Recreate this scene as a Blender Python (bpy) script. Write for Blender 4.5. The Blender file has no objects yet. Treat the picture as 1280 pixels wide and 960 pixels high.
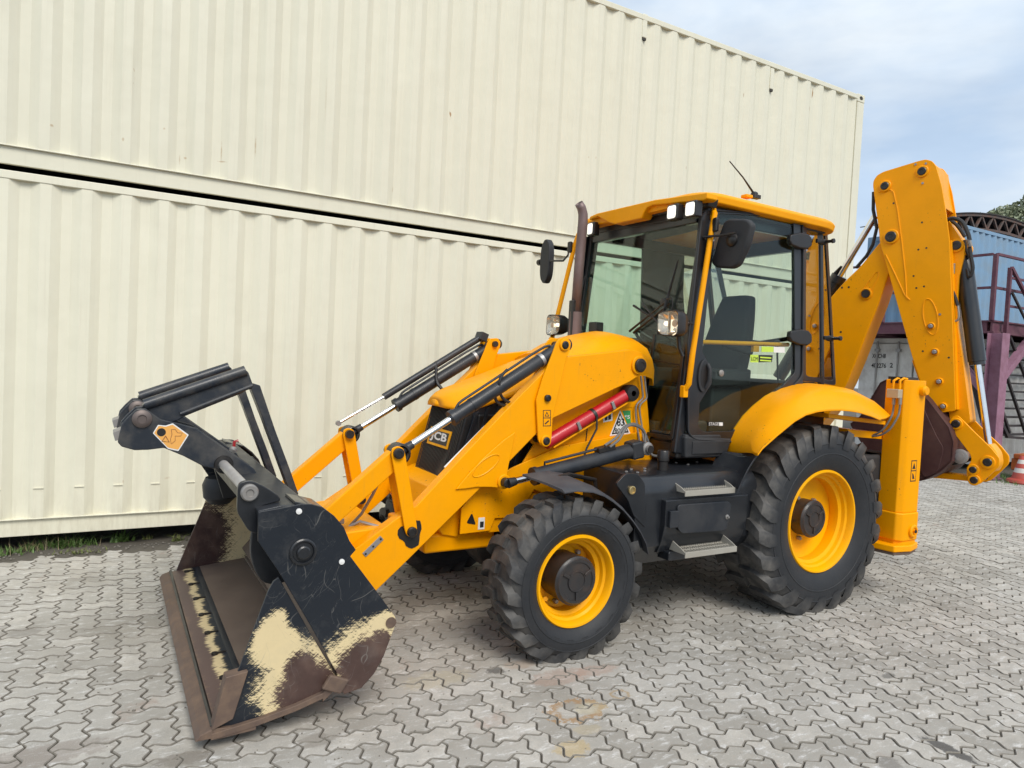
import bpy, bmesh, math, random
from math import sin, cos, pi, radians, sqrt, atan2, hypot
from mathutils import Vector, Matrix
random.seed(7)
SC = bpy.context.scene
COL = SC.collection
# ---------------------------------------------------------------- camera
CX, CY, CZ, YAW, PIT, ROL, FPX = 4.5894, 4.3120, 1.7442, -2.0980, -0.0356, 0.0500, 872.19
_f = Vector((cos(PIT)*cos(YAW), cos(PIT)*sin(YAW), sin(PIT)))
_r = Vector((sin(YAW), -cos(YAW), 0.0))
_u = _r.cross(_f)
_r2 = cos(ROL)*_r + sin(ROL)*_u
_u2 = -sin(ROL)*_r + cos(ROL)*_u
CAMP = Vector((CX, CY, CZ))
cam_d = bpy.data.cameras.new('camera')
cam = bpy.data.objects.new('camera', cam_d)
COL.objects.link(cam)
M = Matrix(((_r2.x, _u2.x, -_f.x), (_r2.y, _u2.y, -_f.y), (_r2.z, _u2.z, -_f.z)))
cam.matrix_world = Matrix.Translation(CAMP) @ M.to_4x4()
cam_d.sensor_width = 36.0
cam_d.lens = FPX/1280*36
cam_d.clip_end = 2000
cam_d.clip_start = 0.05
SC.camera = cam
# ---------------------------------------------------------------- light
SUN_EL, SUN_AZ = 48.0, 84.0      # elevation, azimuth of the sun counted from +x to +y
w = bpy.data.worlds.new('World'); SC.world = w; w.use_nodes = True
nt = w.node_tree; nt.nodes.clear()
wo = nt.nodes.new('ShaderNodeOutputWorld'); bg = nt.nodes.new('ShaderNodeBackground')
sky = nt.nodes.new('ShaderNodeTexSky'); sky.sky_type = 'NISHITA'; sky.sun_disc = False
sky.sun_elevation = radians(SUN_EL); sky.sun_rotation = radians(90-SUN_AZ)
sky.air_density = 1.0; sky.dust_density = 1.0; sky.ozone_density = 1.5
tc = nt.nodes.new('ShaderNodeTexCoord')
mp = nt.nodes.new('ShaderNodeMapping'); mp.inputs['Scale'].default_value = (1.0, 1.0, 2.6)
nz = nt.nodes.new('ShaderNodeTexNoise'); nz.inputs['Scale'].default_value = 2.1
nz.inputs['Detail'].default_value = 7; nz.inputs['Roughness'].default_value = 0.52
nz.inputs['Distortion'].default_value = 0.35
cr = nt.nodes.new('ShaderNodeValToRGB')
cr.color_ramp.elements[0].position = 0.33; cr.color_ramp.elements[0].color = (0.60, 0.60, 0.60, 1)
cr.color_ramp.elements[1].position = 0.62; cr.color_ramp.elements[1].color = (1, 1, 1, 1)
nz2 = nt.nodes.new('ShaderNodeTexNoise'); nz2.inputs['Scale'].default_value = 3.4; nz2.inputs['Detail'].default_value = 5
cr2 = nt.nodes.new('ShaderNodeValToRGB')
cr2.color_ramp.elements[0].position = 0.35; cr2.color_ramp.elements[0].color = (5.0, 6.3, 8.0, 1)
cr2.color_ramp.elements[1].position = 0.68; cr2.color_ramp.elements[1].color = (8.2, 8.7, 9.0, 1)
mx = nt.nodes.new('ShaderNodeMix'); mx.data_type = 'RGBA'
nt.links.new(tc.outputs['Generated'], mp.inputs['Vector'])
nt.links.new(mp.outputs[0], nz.inputs['Vector']); nt.links.new(mp.outputs[0], nz2.inputs['Vector'])
nt.links.new(nz.outputs['Fac'], cr.inputs['Fac']); nt.links.new(nz2.outputs['Fac'], cr2.inputs['Fac'])
nt.links.new(cr.outputs['Color'], mx.inputs['Factor'])
nt.links.new(sky.outputs['Color'], mx.inputs['A']); nt.links.new(cr2.outputs['Color'], mx.inputs['B'])
nt.links.new(mx.outputs['Result'], bg.inputs['Color'])
bg.inputs['Strength'].default_value = 0.10
nt.links.new(bg.outputs[0], wo.inputs['Surface'])
sd = bpy.data.lights.new('sun', 'SUN'); sd.energy = 2.35; sd.angle = radians(30); sd.color = (1.0, 0.945, 0.86)
so = bpy.data.objects.new('sun', sd); COL.objects.link(so)
_sd = Vector((cos(radians(SUN_EL))*cos(radians(SUN_AZ)), cos(radians(SUN_EL))*sin(radians(SUN_AZ)), sin(radians(SUN_EL))))
so.rotation_euler = _sd.to_track_quat('Z', 'Y').to_euler()
so.location = (3, 6, 12)
SC.view_settings.view_transform = 'Standard'; SC.view_settings.look = 'None'
SC.view_settings.exposure = 0.24; SC.view_settings.gamma = 1.0; SC.view_settings.use_curve_mapping = False
SC.render.engine = 'CYCLES'

# ---------------------------------------------------------------- pixel -> place
HOE = [False]
HO = Vector((-1.47, 0, 0)); HA = radians(13); HN = Vector((cos(HA), sin(HA), 0)); HB = Vector((-sin(HA), cos(HA), 0))
def place(v):
    """the digging arm is folded across the rear of the machine: its own frame -> the place"""
    return HO+HB*v[0]+HN*v[1]+Vector((0, 0, v[2])) if HOE[0] else Vector(v)
def T(px, py, **k):
    """the point of the place that lies on the plane x=, y= or z= and is seen at px, py of the photograph"""
    d = _f + _r2*((px-640)/FPX) + _u2*((480-py)/FPX)
    a, v = list(k.items())[0]
    if HOE[0]:
        t = ((HO+HN*v-CAMP).dot(HN))/d.dot(HN); q = CAMP+d*t-HO
        return Vector((q.dot(HB), v, q.z))
    i = 'xyz'.index(a)
    return CAMP + d*((v-CAMP[i])/d[i])
def XZ(pts, y):
    o = []
    for p in pts:
        q = T(p[0], p[1], y=y); o.append((q.x, q.z))
    return o
def YZ(pts, x):
    o = []
    for p in pts:
        q = T(p[0], p[1], x=x); o.append((q.y, q.z))
    return o

# ---------------------------------------------------------------- mesh builder
class MB:
    def __init__(s): s.v = []; s.f = []; s.mi = []; s.m = 0
    def add(s, vs, fs):
        n = len(s.v); s.v += [tuple(v) for v in vs]
        for f in fs: s.f.append([n+i for i in f]); s.mi.append(s.m)
        return s
    def box(s, x0, x1, y0, y1, z0, z1):
        v = [(x, y, z) for x in (x0, x1) for y in (y0, y1) for z in (z0, z1)]
        return s.add(v, [(0,1,3,2),(4,6,7,5),(0,4,5,1),(2,3,7,6),(0,2,6,4),(1,5,7,3)])
    def obox(s, c, ax, ay, az):
        """oriented box: centre and three half-axis vectors"""
        c = Vector(c); ax = Vector(ax); ay = Vector(ay); az = Vector(az)
        v = [c+i*ax+j*ay+k*az for i in (-1,1) for j in (-1,1) for k in (-1,1)]
        return s.add(v, [(0,1,3,2),(4,6,7,5),(0,4,5,1),(2,3,7,6),(0,2,6,4),(1,5,7,3)])
    def ext(s, pts, off):
        """prism of a 3d polygon along off"""
        pts = [Vector(p) for p in pts]; off = Vector(off); n = len(pts)
        v = pts+[p+off for p in pts]
        f = [list(range(n))[::-1], list(range(n, 2*n))]
        f += [(i, (i+1) % n, n+(i+1) % n, n+i) for i in range(n)]
        return s.add(v, f)
    def py(s, xz, y0, y1): return s.ext([(a, y0, b) for a, b in xz], (0, y1-y0, 0))
    def px(s, yz, x0, x1): return s.ext([(x0, a, b) for a, b in yz], (x1-x0, 0, 0))
    def pz(s, xy, z0, z1): return s.ext([(a, b, z0) for a, b in xy], (0, 0, z1-z0))
    def loft(s, rings, cap=True, closed=True):
        n = len(rings[0]); v = [p for r in rings for p in r]; f = []
        for k in range(len(rings)-1):
            for i in range(n if closed else n-1):
                j = (i+1) % n
                f.append((k*n+i, k*n+j, (k+1)*n+j, (k+1)*n+i))
        if cap and closed:
            f.append(list(range(n))[::-1]); f.append([(len(rings)-1)*n+i for i in range(n)])
        return s.add(v, f)
    def tube(s, path, r, n=10, cap=True):
        P = [Vector(p) for p in path]; rings = []
        rr = r if isinstance(r, (list, tuple)) else [r]*len(P)
        up = None
        for i, p in enumerate(P):
            t = (P[min(i+1, len(P)-1)]-P[max(i-1, 0)]).normalized()
            if up is None:
                up = Vector((0, 0, 1)) if abs(t.z) < .9 else Vector((1, 0, 0))
            a = t.cross(up).normalized(); b = a.cross(t).normalized(); up = b
            rings.append([p+(a*cos(2*pi*k/n)+b*sin(2*pi*k/n))*rr[i] for k in range(n)])
        return s.loft(rings, cap)
    def cyl(s, a, b, r, n=24): return s.tube([a, b], r, n)
    def lathe(s, prof, c, ax='y', n=48):
        """prof = [(radius, offset along axis)]"""
        c = Vector(c); e = {'x': (Vector((1,0,0)), Vector((0,1,0)), Vector((0,0,1))), 'y': (Vector((0,1,0)), Vector((0,0,1)), Vector((1,0,0))), 'z': (Vector((0,0,1)), Vector((1,0,0)), Vector((0,1,0)))}
        A, B, D = e[ax]
        rings = [[c+A*t+(B*cos(2*pi*k/n)+D*sin(2*pi*k/n))*r for k in range(n)] for r, t in prof]
        return s.loft(rings, cap=False)
    def sweep(s, prof, path, cap=True):
        """prof(list of 2d) swept: path gives (point, axis a, axis b)"""
        rings = [[Vector(p)+Vector(a)*u+Vector(b)*v for u, v in prof] for p, a, b in path]
        return s.loft(rings, cap)

WL = {}
def part(name, mb, mat, parent=None, bevel=0.0, ang=32, seg=2, label=None, kind=None, cat=None, group=None, flip=True):
    """link the builder's shape as ONE object whose origin is its centre"""
    me = bpy.data.meshes.new(name)
    vs = [place(v) for v in mb.v]
    lo = Vector([min(v[i] for v in vs) for i in range(3)]); hi = Vector([max(v[i] for v in vs) for i in range(3)])
    c = (lo+hi)/2
    if cat: c.z = lo.z
    me.from_pydata([v-c for v in vs], [], mb.f)
    mats = mat if isinstance(mat, (list, tuple)) else [mat]
    for m in mats: me.materials.append(m)
    if len(mats) > 1:
        me.polygons.foreach_set('material_index', mb.mi)
    bm = bmesh.new(); bm.from_mesh(me)
    if flip: bmesh.ops.recalc_face_normals(bm, faces=bm.faces)
    bm.to_mesh(me); bm.free()
    me.shade_smooth(); me.set_sharp_from_angle(angle=radians(ang))
    o = bpy.data.objects.new(name, me); COL.objects.link(o)
    if parent is not None:
        o.parent = parent; o.location = c-WL[parent.name]
    else: o.location = c
    WL[o.name] = c
    if bevel:
        b = o.modifiers.new('bevel', 'BEVEL'); b.width = bevel; b.segments = seg; b.limit_method = 'ANGLE'
        b.angle_limit = radians(38); b.harden_normals = True
    if label: o['label'] = label
    if kind: o['kind'] = kind
    if cat: o['category'] = cat
    if group: o['group'] = group
    return o
def thing(name, label, cat, loc, group=None):
    o = bpy.data.objects.new(name, None); COL.objects.link(o); o.location = loc
    o.empty_display_size = 0.2
    o['label'] = label; o['category'] = cat
    if group: o['group'] = group
    WL[o.name] = Vector(loc)
    return o
def node(name, parent, loc):
    o = bpy.data.objects.new(name, None); COL.objects.link(o); o.parent = parent
    o.location = Vector(loc)-WL[parent.name]; WL[o.name] = Vector(loc); o.empty_display_size = 0.1
    return o
def label_all(o, **k):
    for a, b in k.items(): o[a] = b

# ---------------------------------------------------------------- materials
def newmat(name):
    m = bpy.data.materials.new(name); m.use_nodes = True
    n = m.node_tree; b = n.nodes['Principled BSDF']
    return m, n, b
def nn(n, t, **k):
    x = n.nodes.new(t)
    for a, b in k.items(): setattr(x, a, b)
    return x
def L(n, a, b): n.links.new(a, b)
def noise(n, scale, detail=4, rough=.5, vec=None, dist=0):
    x = nn(n, 'ShaderNodeTexNoise'); x.inputs['Scale'].default_value = scale
    x.inputs['Detail'].default_value = detail; x.inputs['Roughness'].default_value = rough
    x.inputs['Distortion'].default_value = dist
    if vec is None:
        g = nn(n, 'ShaderNodeNewGeometry'); vec = g.outputs['Position']
    L(n, vec, x.inputs['Vector']); return x.outputs['Fac']
def stretched(n, sx, sy, sz):
    g = nn(n, 'ShaderNodeNewGeometry'); m = nn(n, 'ShaderNodeMapping')
    m.inputs['Scale'].default_value = (sx, sy, sz); L(n, g.outputs['Position'], m.inputs['Vector'])
    return m.outputs[0]
def ramp(n, fac, *st):
    r = nn(n, 'ShaderNodeValToRGB'); e = r.color_ramp.elements
    while len(e) < len(st): e.new(.5)
    for i, (p, c) in enumerate(st):
        e[i].position = p
        e[i].color = (c, c, c, 1) if isinstance(c, (int, float)) else (*c, 1)
    L(n, fac, r.inputs['Fac']); return r.outputs['Color']
def mixc(n, fac, a, b, mode='MIX'):
    m = nn(n, 'ShaderNodeMix', data_type='RGBA', blend_type=mode)
    for s, v in (('Factor', fac), ('A', a), ('B', b)):
        if isinstance(v, (int, float)): m.inputs[s].default_value = v if s == 'Factor' else (v, v, v, 1)
        elif isinstance(v, tuple): m.inputs[s].default_value = (*v, 1)
        else: L(n, v, m.inputs[s])
    return m.outputs['Result']
def mth(n, op, a, b=None, c=None):
    m = nn(n, 'ShaderNodeMath', operation=op)
    for i, v in enumerate((a, b, c)):
        if v is None: continue
        if isinstance(v, (int, float)): m.inputs[i].default_value = v
        else: L(n, v, m.inputs[i])
    return m.outputs[0]
def bump(n, b, h, strength=.2, dist=.002):
    x = nn(n, 'ShaderNodeBump'); x.inputs['Strength'].default_value = strength; x.inputs['Distance'].default_value = dist
    L(n, h, x.inputs['Height']); L(n, x.outputs[0], b.inputs['Normal'])
def paint(name, col, rough=.35, coat=.3, dirt=(.25,.22,.18), amt=.25, metal=0.0, dscale=5, bmp=.05):
    m, n, b = newmat(name)
    d = noise(n, dscale, 8, .62); fine = noise(n, 60, 4, .6)
    f = ramp(n, d, (.42, 0.0), (.75, amt))
    c = mixc(n, f, col, dirt)
    c = mixc(n, ramp(n, fine, (.3, 0.0), (.8, .10)), c, tuple(min(1, x*.75) for x in col))
    if col[0] > .9:
        chip = mth(n, 'MULTIPLY', ramp(n, noise(n, 55, 3, .6), (.665, 0.0), (.70, 1.0)), ramp(n, noise(n, 2.6, 3), (.53, 0.0), (.62, .85)))
        c = mixc(n, chip, c, (.07, .045, .03))
        run = ramp(n, noise(n, 1, 5, .7, stretched(n, 30, 30, 2.2)), (.60, 0.0), (.76, .16)); c = mixc(n, run, c, (.40, .22, .06))
    L(n, c, b.inputs['Base Color'])
    L(n, ramp(n, d, (.3, rough), (.8, min(1, rough+.3))), b.inputs['Roughness'])
    b.inputs['Coat Weight'].default_value = coat; b.inputs['Coat Roughness'].default_value = .15
    b.inputs['Metallic'].default_value = metal
    if col[0] > .9: b.inputs['Specular IOR Level'].default_value = .16
    bump(n, b, fine, bmp, .001)
    return m
def plain(name, col, rough=.5, metal=0.0, emit=None, es=1):
    m, n, b = newmat(name)
    f = noise(n, 35, 5, .6)
    L(n, mixc(n, ramp(n, f, (.35, 0.0), (.75, .3)), col, tuple(x*.7 for x in col)), b.inputs['Base Color'])
    b.inputs['Roughness'].default_value = rough; b.inputs['Metallic'].default_value = metal
    if emit:
        b.inputs['Emission Color'].default_value = (*emit, 1); b.inputs['Emission Strength'].default_value = es
    return m
YEL = paint('yellow_paint', (.97, .385, .0), .28, .05, (.42, .19, .01), .14)
YEL2 = paint('yellow_wheel_paint', (.97, .44, .0), .32, .05, (.30, .17, .03), .25)
BLK = paint('black_paint', (.012, .015, .021), .42, .15, (.09, .085, .08), .35)
BLKG = paint('black_gloss_frame', (.010, .012, .016), .28, .4, (.05, .05, .05), .2)
PLA = paint('dark_plastic', (.022, .024, .028), .55, .0, (.08, .075, .07), .35)
GRL = paint('grille_plastic', (.018, .017, .017), .5, .1, (.06, .05, .045), .4)
FEN = paint('grey_mudguard_plastic', (.045, .047, .055), .55, .0, (.16, .15, .14), .4)
RED = paint('red_paint', (.50, .006, .014), .3, .4, (.2, .05, .05), .15)
CHR = plain('chrome', (.85, .85, .86), .12, 1.0)
STL = paint('bare_steel', (.38, .37, .36), .4, 0, (.2, .15, .1), .4, metal=.7)
ZNC = paint('galvanised_step', (.40, .38, .33), .55, 0, (.25, .2, .15), .4, metal=.25)
RST = paint('rusty_steel', (.135, .092, .072), .58, 0, (.30, .20, .13), .55, metal=.25, dscale=12)
GRS = paint('grease_black', (.012, .011, .011), .35, .2, (.05, .03, .02), .3)
EXH = paint('exhaust_steel', (.20, .145, .14), .5, 0, (.12, .07, .06), .5, metal=.35)
MAR = paint('maroon_bucket_paint', (.055, .018, .018), .55, .0, (.16, .09, .07), .45)
HUB = paint('hub_paint', (.022, .021, .022), .4, .2, (.12, .06, .03), .4, dscale=9)
WHT = plain('white_print', (.8, .8, .78), .5)
INK = plain('black_print', (.02, .02, .02), .5)
ORG = plain('orange_sticker', (.85, .42, .10), .45)
GRN = plain('green_print', (.05, .35, .10), .5)
LIM = plain('lime_sticker', (.55, .75, .08), .5)
AMB = plain('amber_lens', (.7, .2, .02), .2)
SEAT = plain('seat_fabric', (.018, .018, .02), .8)
INT = plain('cab_trim', (.05, .05, .052), .7)
LAMP = plain('work_lamp_lens', (.9, .88, .8), .1, 0, (1, .95, .86), .62)
REFL = plain('lamp_reflector', (.85, .82, .76), .08, .9)
def glassmat(name, tint, refl=1.0):
    m = bpy.data.materials.new(name); m.use_nodes = True; n = m.node_tree; n.nodes.clear()
    o = nn(n, 'ShaderNodeOutputMaterial'); t = nn(n, 'ShaderNodeBsdfTransparent'); g = nn(n, 'ShaderNodeBsdfGlossy')
    t.inputs[0].default_value = (*tint, 1); g.inputs['Roughness'].default_value = .015
    fr = nn(n, 'ShaderNodeFresnel'); gb = nn(n, 'ShaderNodeNewGeometry')
    L(n, mth(n, 'SUBTRACT', 1.52, mth(n, 'MULTIPLY', gb.outputs['Backfacing'], .862)), fr.inputs[0])
    fac = mth(n, 'MULTIPLY', fr.outputs[0], refl)
    x = nn(n, 'ShaderNodeMixShader'); L(n, fac, x.inputs[0]); L(n, t.outputs[0], x.inputs[1]); L(n, g.outputs[0], x.inputs[2])
    L(n, x.outputs[0], o.inputs['Surface']); return m
GLS = glassmat('green_tint_glass', (.84, .93, .885), .8)
GLD = glassmat('door_glass', (.82, .90, .87), .7)
GLR = glassmat('clear_glass', (.94, .95, .93), .6)
GLQ = glassmat('reflective_quarter_glass', (.86, .85, .78), 5.0)
def rubber():
    m, n, b = newmat('tyre_rubber')
    d = noise(n, 7, 8, .65); e = noise(n, 45, 5, .6)
    at = nn(n, 'ShaderNodeAttribute'); at.attribute_name = 'tread'
    dust = mth(n, 'MULTIPLY', ramp(n, d, (.36, .15), (.68, 1.0)), mth(n, 'ADD', mth(n, 'MULTIPLY', at.outputs['Fac'], .85), .05))
    c = mixc(n, dust, (.012, .014, .018), (.19, .175, .155))
    c = mixc(n, ramp(n, e, (.4, 0.0), (.8, .22)), c, (.035, .036, .038))
    L(n, c, b.inputs['Base Color']); b.inputs['Roughness'].default_value = .62
    bump(n, b, e, .35, .003); return m
RUB = rubber()
def wear(name, creams, browns, base=(.010, .014, .021), core=(.085, .048, .040), cream=(.70, .57, .33), streak=.35):
    """bucket plate: paint scraped to cream primer and bare brown steel; blobs = (cx, cz, rx, rz, rot)"""
    m, n, b = newmat(name)
    g = nn(n, 'ShaderNodeNewGeometry'); sp = nn(n, 'ShaderNodeSeparateXYZ'); L(n, g.outputs['Position'], sp.inputs[0])
    def field(blobs):
        best = None
        for cx, cz, rx, rz, rot in blobs:
            a = mth(n, 'SUBTRACT', sp.outputs[0], cx); c = mth(n, 'SUBTRACT', sp.outputs[2], cz); cr_, sr = cos(rot), sin(rot)
            u = mth(n, 'DIVIDE', mth(n, 'ADD', mth(n, 'MULTIPLY', a, cr_), mth(n, 'MULTIPLY', c, sr)), rx)
            v = mth(n, 'DIVIDE', mth(n, 'SUBTRACT', mth(n, 'MULTIPLY', c, cr_), mth(n, 'MULTIPLY', a, sr)), rz)
            d = mth(n, 'SQRT', mth(n, 'ADD', mth(n, 'MULTIPLY', u, u), mth(n, 'MULTIPLY', v, v)))
            best = d if best is None else mth(n, 'SMOOTH_MIN', best, d, .25)
        return best
    def rotst(ang, sx, sz):
        mp = nn(n, 'ShaderNodeMapping'); mp.vector_type = 'POINT'; mp.inputs['Rotation'].default_value = (0, ang, 0)
        L(n, g.outputs['Position'], mp.inputs['Vector']); m2 = nn(n, 'ShaderNodeMapping'); m2.inputs['Scale'].default_value = (sx, 20, sz)
        L(n, mp.outputs[0], m2.inputs['Vector']); return m2.outputs[0]
    n1 = mth(n, 'SUBTRACT', noise(n, 8, 6, .62), .5)
    n2 = mth(n, 'SUBTRACT', noise(n, 1, 6, .8, rotst(.9, 130, 14)), .5); n3 = mth(n, 'SUBTRACT', noise(n, 1, 6, .8, rotst(2.3, 120, 12)), .5)
    n4 = mth(n, 'SUBTRACT', noise(n, 1, 5, .8, rotst(1.6, 150, 10)), .5)
    st = mth(n, 'ADD', mth(n, 'ADD', mth(n, 'MULTIPLY', n2, streak*2.4), mth(n, 'MULTIPLY', n3, streak*2.0)), mth(n, 'MULTIPLY', n4, streak*2.0))
    wob = mth(n, 'ADD', st, mth(n, 'MULTIPLY', n1, .55))
    dc = mth(n, 'ADD', field(creams), wob); db = mth(n, 'ADD', field(browns), mth(n, 'MULTIPLY', wob, 1.15))
    brown = mixc(n, noise(n, 22, 5), core, tuple(x*.6 for x in core)); brown = mixc(n, ramp(n, noise(n, 6, 5), (.52, 0.0), (.7, .4)), brown, (.20, .13, .10))
    crm = mixc(n, ramp(n, n1, (.0, 0.0), (.25, .5)), cream, tuple(x*.82 for x in cream))
    c = mixc(n, ramp(n, dc, (.88, 1.0), (1.04, 0.0)), base, crm)
    c = mixc(n, ramp(n, db, (.86, 1.0), (1.04, 0.0)), c, brown)
    wv = nn(n, 'ShaderNodeTexVoronoi', feature='DISTANCE_TO_EDGE'); wv.inputs['Scale'].default_value = 3.2
    dn = nn(n, 'ShaderNodeTexNoise'); dn.inputs['Scale'].default_value = 2.2; L(n, g.outputs['Position'], dn.inputs['Vector'])
    vs_ = nn(n, 'ShaderNodeVectorMath', operation='SCALE'); vs_.inputs['Scale'].default_value = .55; L(n, dn.outputs['Color'], vs_.inputs[0])
    vm = nn(n, 'ShaderNodeVectorMath', operation='ADD'); L(n, g.outputs['Position'], vm.inputs[0]); L(n, vs_.outputs[0], vm.inputs[1])
    L(n, vm.outputs[0], wv.inputs['Vector'])
    sc = mth(n, 'MULTIPLY', ramp(n, wv.outputs['Distance'], (0.0, .5), (.008, 0.0)), ramp(n, noise(n, 7, 4), (.50, 0.0), (.60, 1.0)))
    for rot, sx, scl in ((.5, 1.0, 9.0), (1.9, 1.0, 7.5), (1.2, 1.0, 11.0)):
        m3 = nn(n, 'ShaderNodeMapping'); m3.inputs['Rotation'].default_value = (0, rot, 0); m3.inputs['Scale'].default_value = (1.0, 1.0, .22); L(n, vm.outputs[0], m3.inputs['Vector'])
        w3 = nn(n, 'ShaderNodeTexVoronoi', feature='DISTANCE_TO_EDGE'); w3.inputs['Scale'].default_value = scl; L(n, m3.outputs[0], w3.inputs['Vector'])
        sc = mth(n, 'MAXIMUM', sc, mth(n, 'MULTIPLY', ramp(n, w3.outputs['Distance'], (0.0, .42), (.007, 0.0)), ramp(n, noise(n, 9+rot, 4), (.52, 0.0), (.62, 1.0))))
    reg = ramp(n, noise(n, 4.5, 4), (.44, 0.0), (.60, 1.0)); sc2 = mth(n, 'MULTIPLY', ramp(n, n2, (.115, 0.0), (.19, .55)), reg); sc3 = mth(n, 'MULTIPLY', ramp(n, n3, (.125, 0.0), (.20, .5)), ramp(n, noise(n, 5.5, 4), (.46, 0.0), (.62, 1.0)))
    smear = mth(n, 'MULTIPLY', ramp(n, noise(n, 3.5, 6, .7), (.52, 0.0), (.72, .16)), 1.0)
    c = mixc(n, mth(n, 'MAXIMUM', mth(n, 'MAXIMUM', sc, sc2), mth(n, 'MAXIMUM', sc3, smear)), c, (.26, .25, .23))
    L(n, c, b.inputs['Base Color']); b.inputs['Roughness'].default_value = .42
    bump(n, b, st, .12, .001); return m
# print: flat lettering built as mesh
def text(name, s, mat, parent, origin, xdir, ydir, size, kind=None, width=None, bold=0.0, depth=.0008):
    cu = bpy.data.curves.new(name, 'FONT'); cu.body = s; cu.size = 1.0; cu.offset = bold; cu.resolution_u = 3
    cu.align_x = 'LEFT'; cu.align_y = 'BOTTOM'
    to = bpy.data.objects.new('tmp', cu); COL.objects.link(to)
    bpy.context.view_layer.update()
    me = bpy.data.meshes.new_from_object(to.evaluated_get(bpy.context.evaluated_depsgraph_get()))
    bpy.data.objects.remove(to)
    vs = [v.co.copy() for v in me.vertices]; fs = [list(p.vertices) for p in me.polygons]
    bpy.data.meshes.remove(me)
    if not vs: return None
    x0 = min(v.x for v in vs); x1 = max(v.x for v in vs); y0 = min(v.y for v in vs); y1 = max(v.y for v in vs)
    X = Vector(xdir).normalized(); Y = Vector(ydir).normalized(); N = X.cross(Y).normalized()
    k = size/(y1-y0); kx = k if width is None else width/(x1-x0)
    O = Vector(origin)
    mb = MB(); mb.add([O+X*((v.x-x0)*kx)+Y*((v.y-y0)*k)+N*depth for v in vs], fs)
    return part(name, mb, mat, parent, flip=False)
# ================================================================ GROUND
def groundmat():
    m, n, b = newmat('joint_sand_and_soil')
    f = noise(n, 30, 8, .7); g = noise(n, 3, 5)
    c = mixc(n, f, (.07, .062, .050), (.15, .135, .11)); c = mixc(n, ramp(n, g, (.4, 0.0), (.7, .5)), c, (.07, .06, .045))
    L(n, c, b.inputs['Base Color']); b.inputs['Roughness'].default_value = .95; bump(n, b, f, .6, .01); return m
SOIL = groundmat()
def pavermat():
    m, n, b = newmat('concrete_paver')
    at = nn(n, 'ShaderNodeAttribute'); at.attribute_name = 'tint'
    oi = nn(n, 'ShaderNodeObjectInfo')
    rnd = mth(n, 'FRACT', mth(n, 'ADD', at.outputs['Fac'], oi.outputs['Random']))
    big = noise(n, 1.1, 5, .6); mid = noise(n, 9, 8, .7); fine = noise(n, 160, 4, .7); spk = noise(n, 420, 2, .6)
    c = mixc(n, rnd, (.262, .238, .200), (.54, .503, .443))
    c = mixc(n, ramp(n, mid, (.38, .65), (.60, 0.0)), c, (.30, .28, .245))
    c = mixc(n, ramp(n, big, (.35, 0.0), (.62, .40)), c, (.62, .60, .56))
    lime = noise(n, 1, 8, .8, stretched(n, 9, 24, 9))
    c = mixc(n, ramp(n, lime, (.53, 0.0), (.66, .8)), c, (.80, .79, .77))
    ro = noise(n, 2.2, 6, .65, stretched(n, 1.3, 1, 1)); c = mixc(n, ramp(n, ro, (.63, 0.0), (.72, .45)), c, (.36, .22, .16))
    # the oil, rust and clay marks that lie on these stones
    g = nn(n, 'ShaderNodeNewGeometry'); sp = nn(n, 'ShaderNodeSeparateXYZ'); L(n, g.outputs['Position'], sp.inputs[0])
    dn = mth(n, 'SUBTRACT', noise(n, 17, 9, .78), .5)
    def blot(c, x, y, rx, ry, col, amt, edge=.25, ring=False, wob=2.2):
        u = mth(n, 'DIVIDE', mth(n, 'SUBTRACT', sp.outputs[0], x), rx); v = mth(n, 'DIVIDE', mth(n, 'SUBTRACT', sp.outputs[1], y), ry)
        d = mth(n, 'ADD', mth(n, 'SQRT', mth(n, 'ADD', mth(n, 'MULTIPLY', u, u), mth(n, 'MULTIPLY', v, v))), mth(n, 'MULTIPLY', dn, wob))
        st = ((.55, 0.0), (.85, amt), (1.0, amt), (1.0+edge, 0.0)) if ring else ((1.0-edge, amt), (1.0+edge*.4, 0.0))
        return mixc(n, ramp(n, d, *st), c, col)
    for px, py, rx, ry, col, amt, ring in ((1184, 936, .045, .15, (.045, .042, .04), .9, False), (720, 888, .16, .11, (.36, .20, .07), .85, True), (738, 885, .10, .07, (.55, .47, .28), .40, False),
            (716, 936, .10, .07, (.5, .36, .14), .6, False), (735, 912, .08, .05, (.48, .38, .20), .35, False), (775, 868, .06, .05, (.38, .24, .09), .7, True), (700, 846, .20, .10, (.40, .24, .17), .45, False),
            (744, 838, .16, .07, (.42, .25, .18), .42, False), (620, 838, .06, .05, (.05, .045, .04), .75, False), (1112, 955, .07, .06, (.13, .12, .11), .6, False), (30, 790, .10, .08, (.2, .18, .16), .55, False),
            (545, 850, .22, .10, (.5, .42, .25), .35, False), (230, 948, .12, .06, (.18, .15, .12), .6, False), (50, 945, .3, .1, (.24, .19, .16), .5, False), (650, 830, .12, .06, (.45, .33, .24), .5, False),
            (395, 925, .10, .06, (.2, .17, .14), .5, False), (1110, 845, .06, .03, (.05, .05, .05), .6, False), (1065, 738, .3, .12, (.16, .15, .14), .45, False), (560, 790, .5, .25, (.22, .20, .18), .45, False)):
        p = T(px, py, z=0); c = blot(c, p.x, p.y, rx, ry, col, amt, ring=ring)
    c = mixc(n, ramp(n, fine, (.3, .35), (.7, 0.0)), c, (.2, .19, .17))
    c = mixc(n, ramp(n, spk, (.62, 0.0), (.75, .5)), c, (.62, .61, .6))
    L(n, c, b.inputs['Base Color']); b.inputs['Roughness'].default_value = .85
    bump(n, b, mth(n, 'ADD', fine, mth(n, 'MULTIPLY', mid, 1.5)), .5, .004)
    return m
PAV = pavermat()
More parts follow.
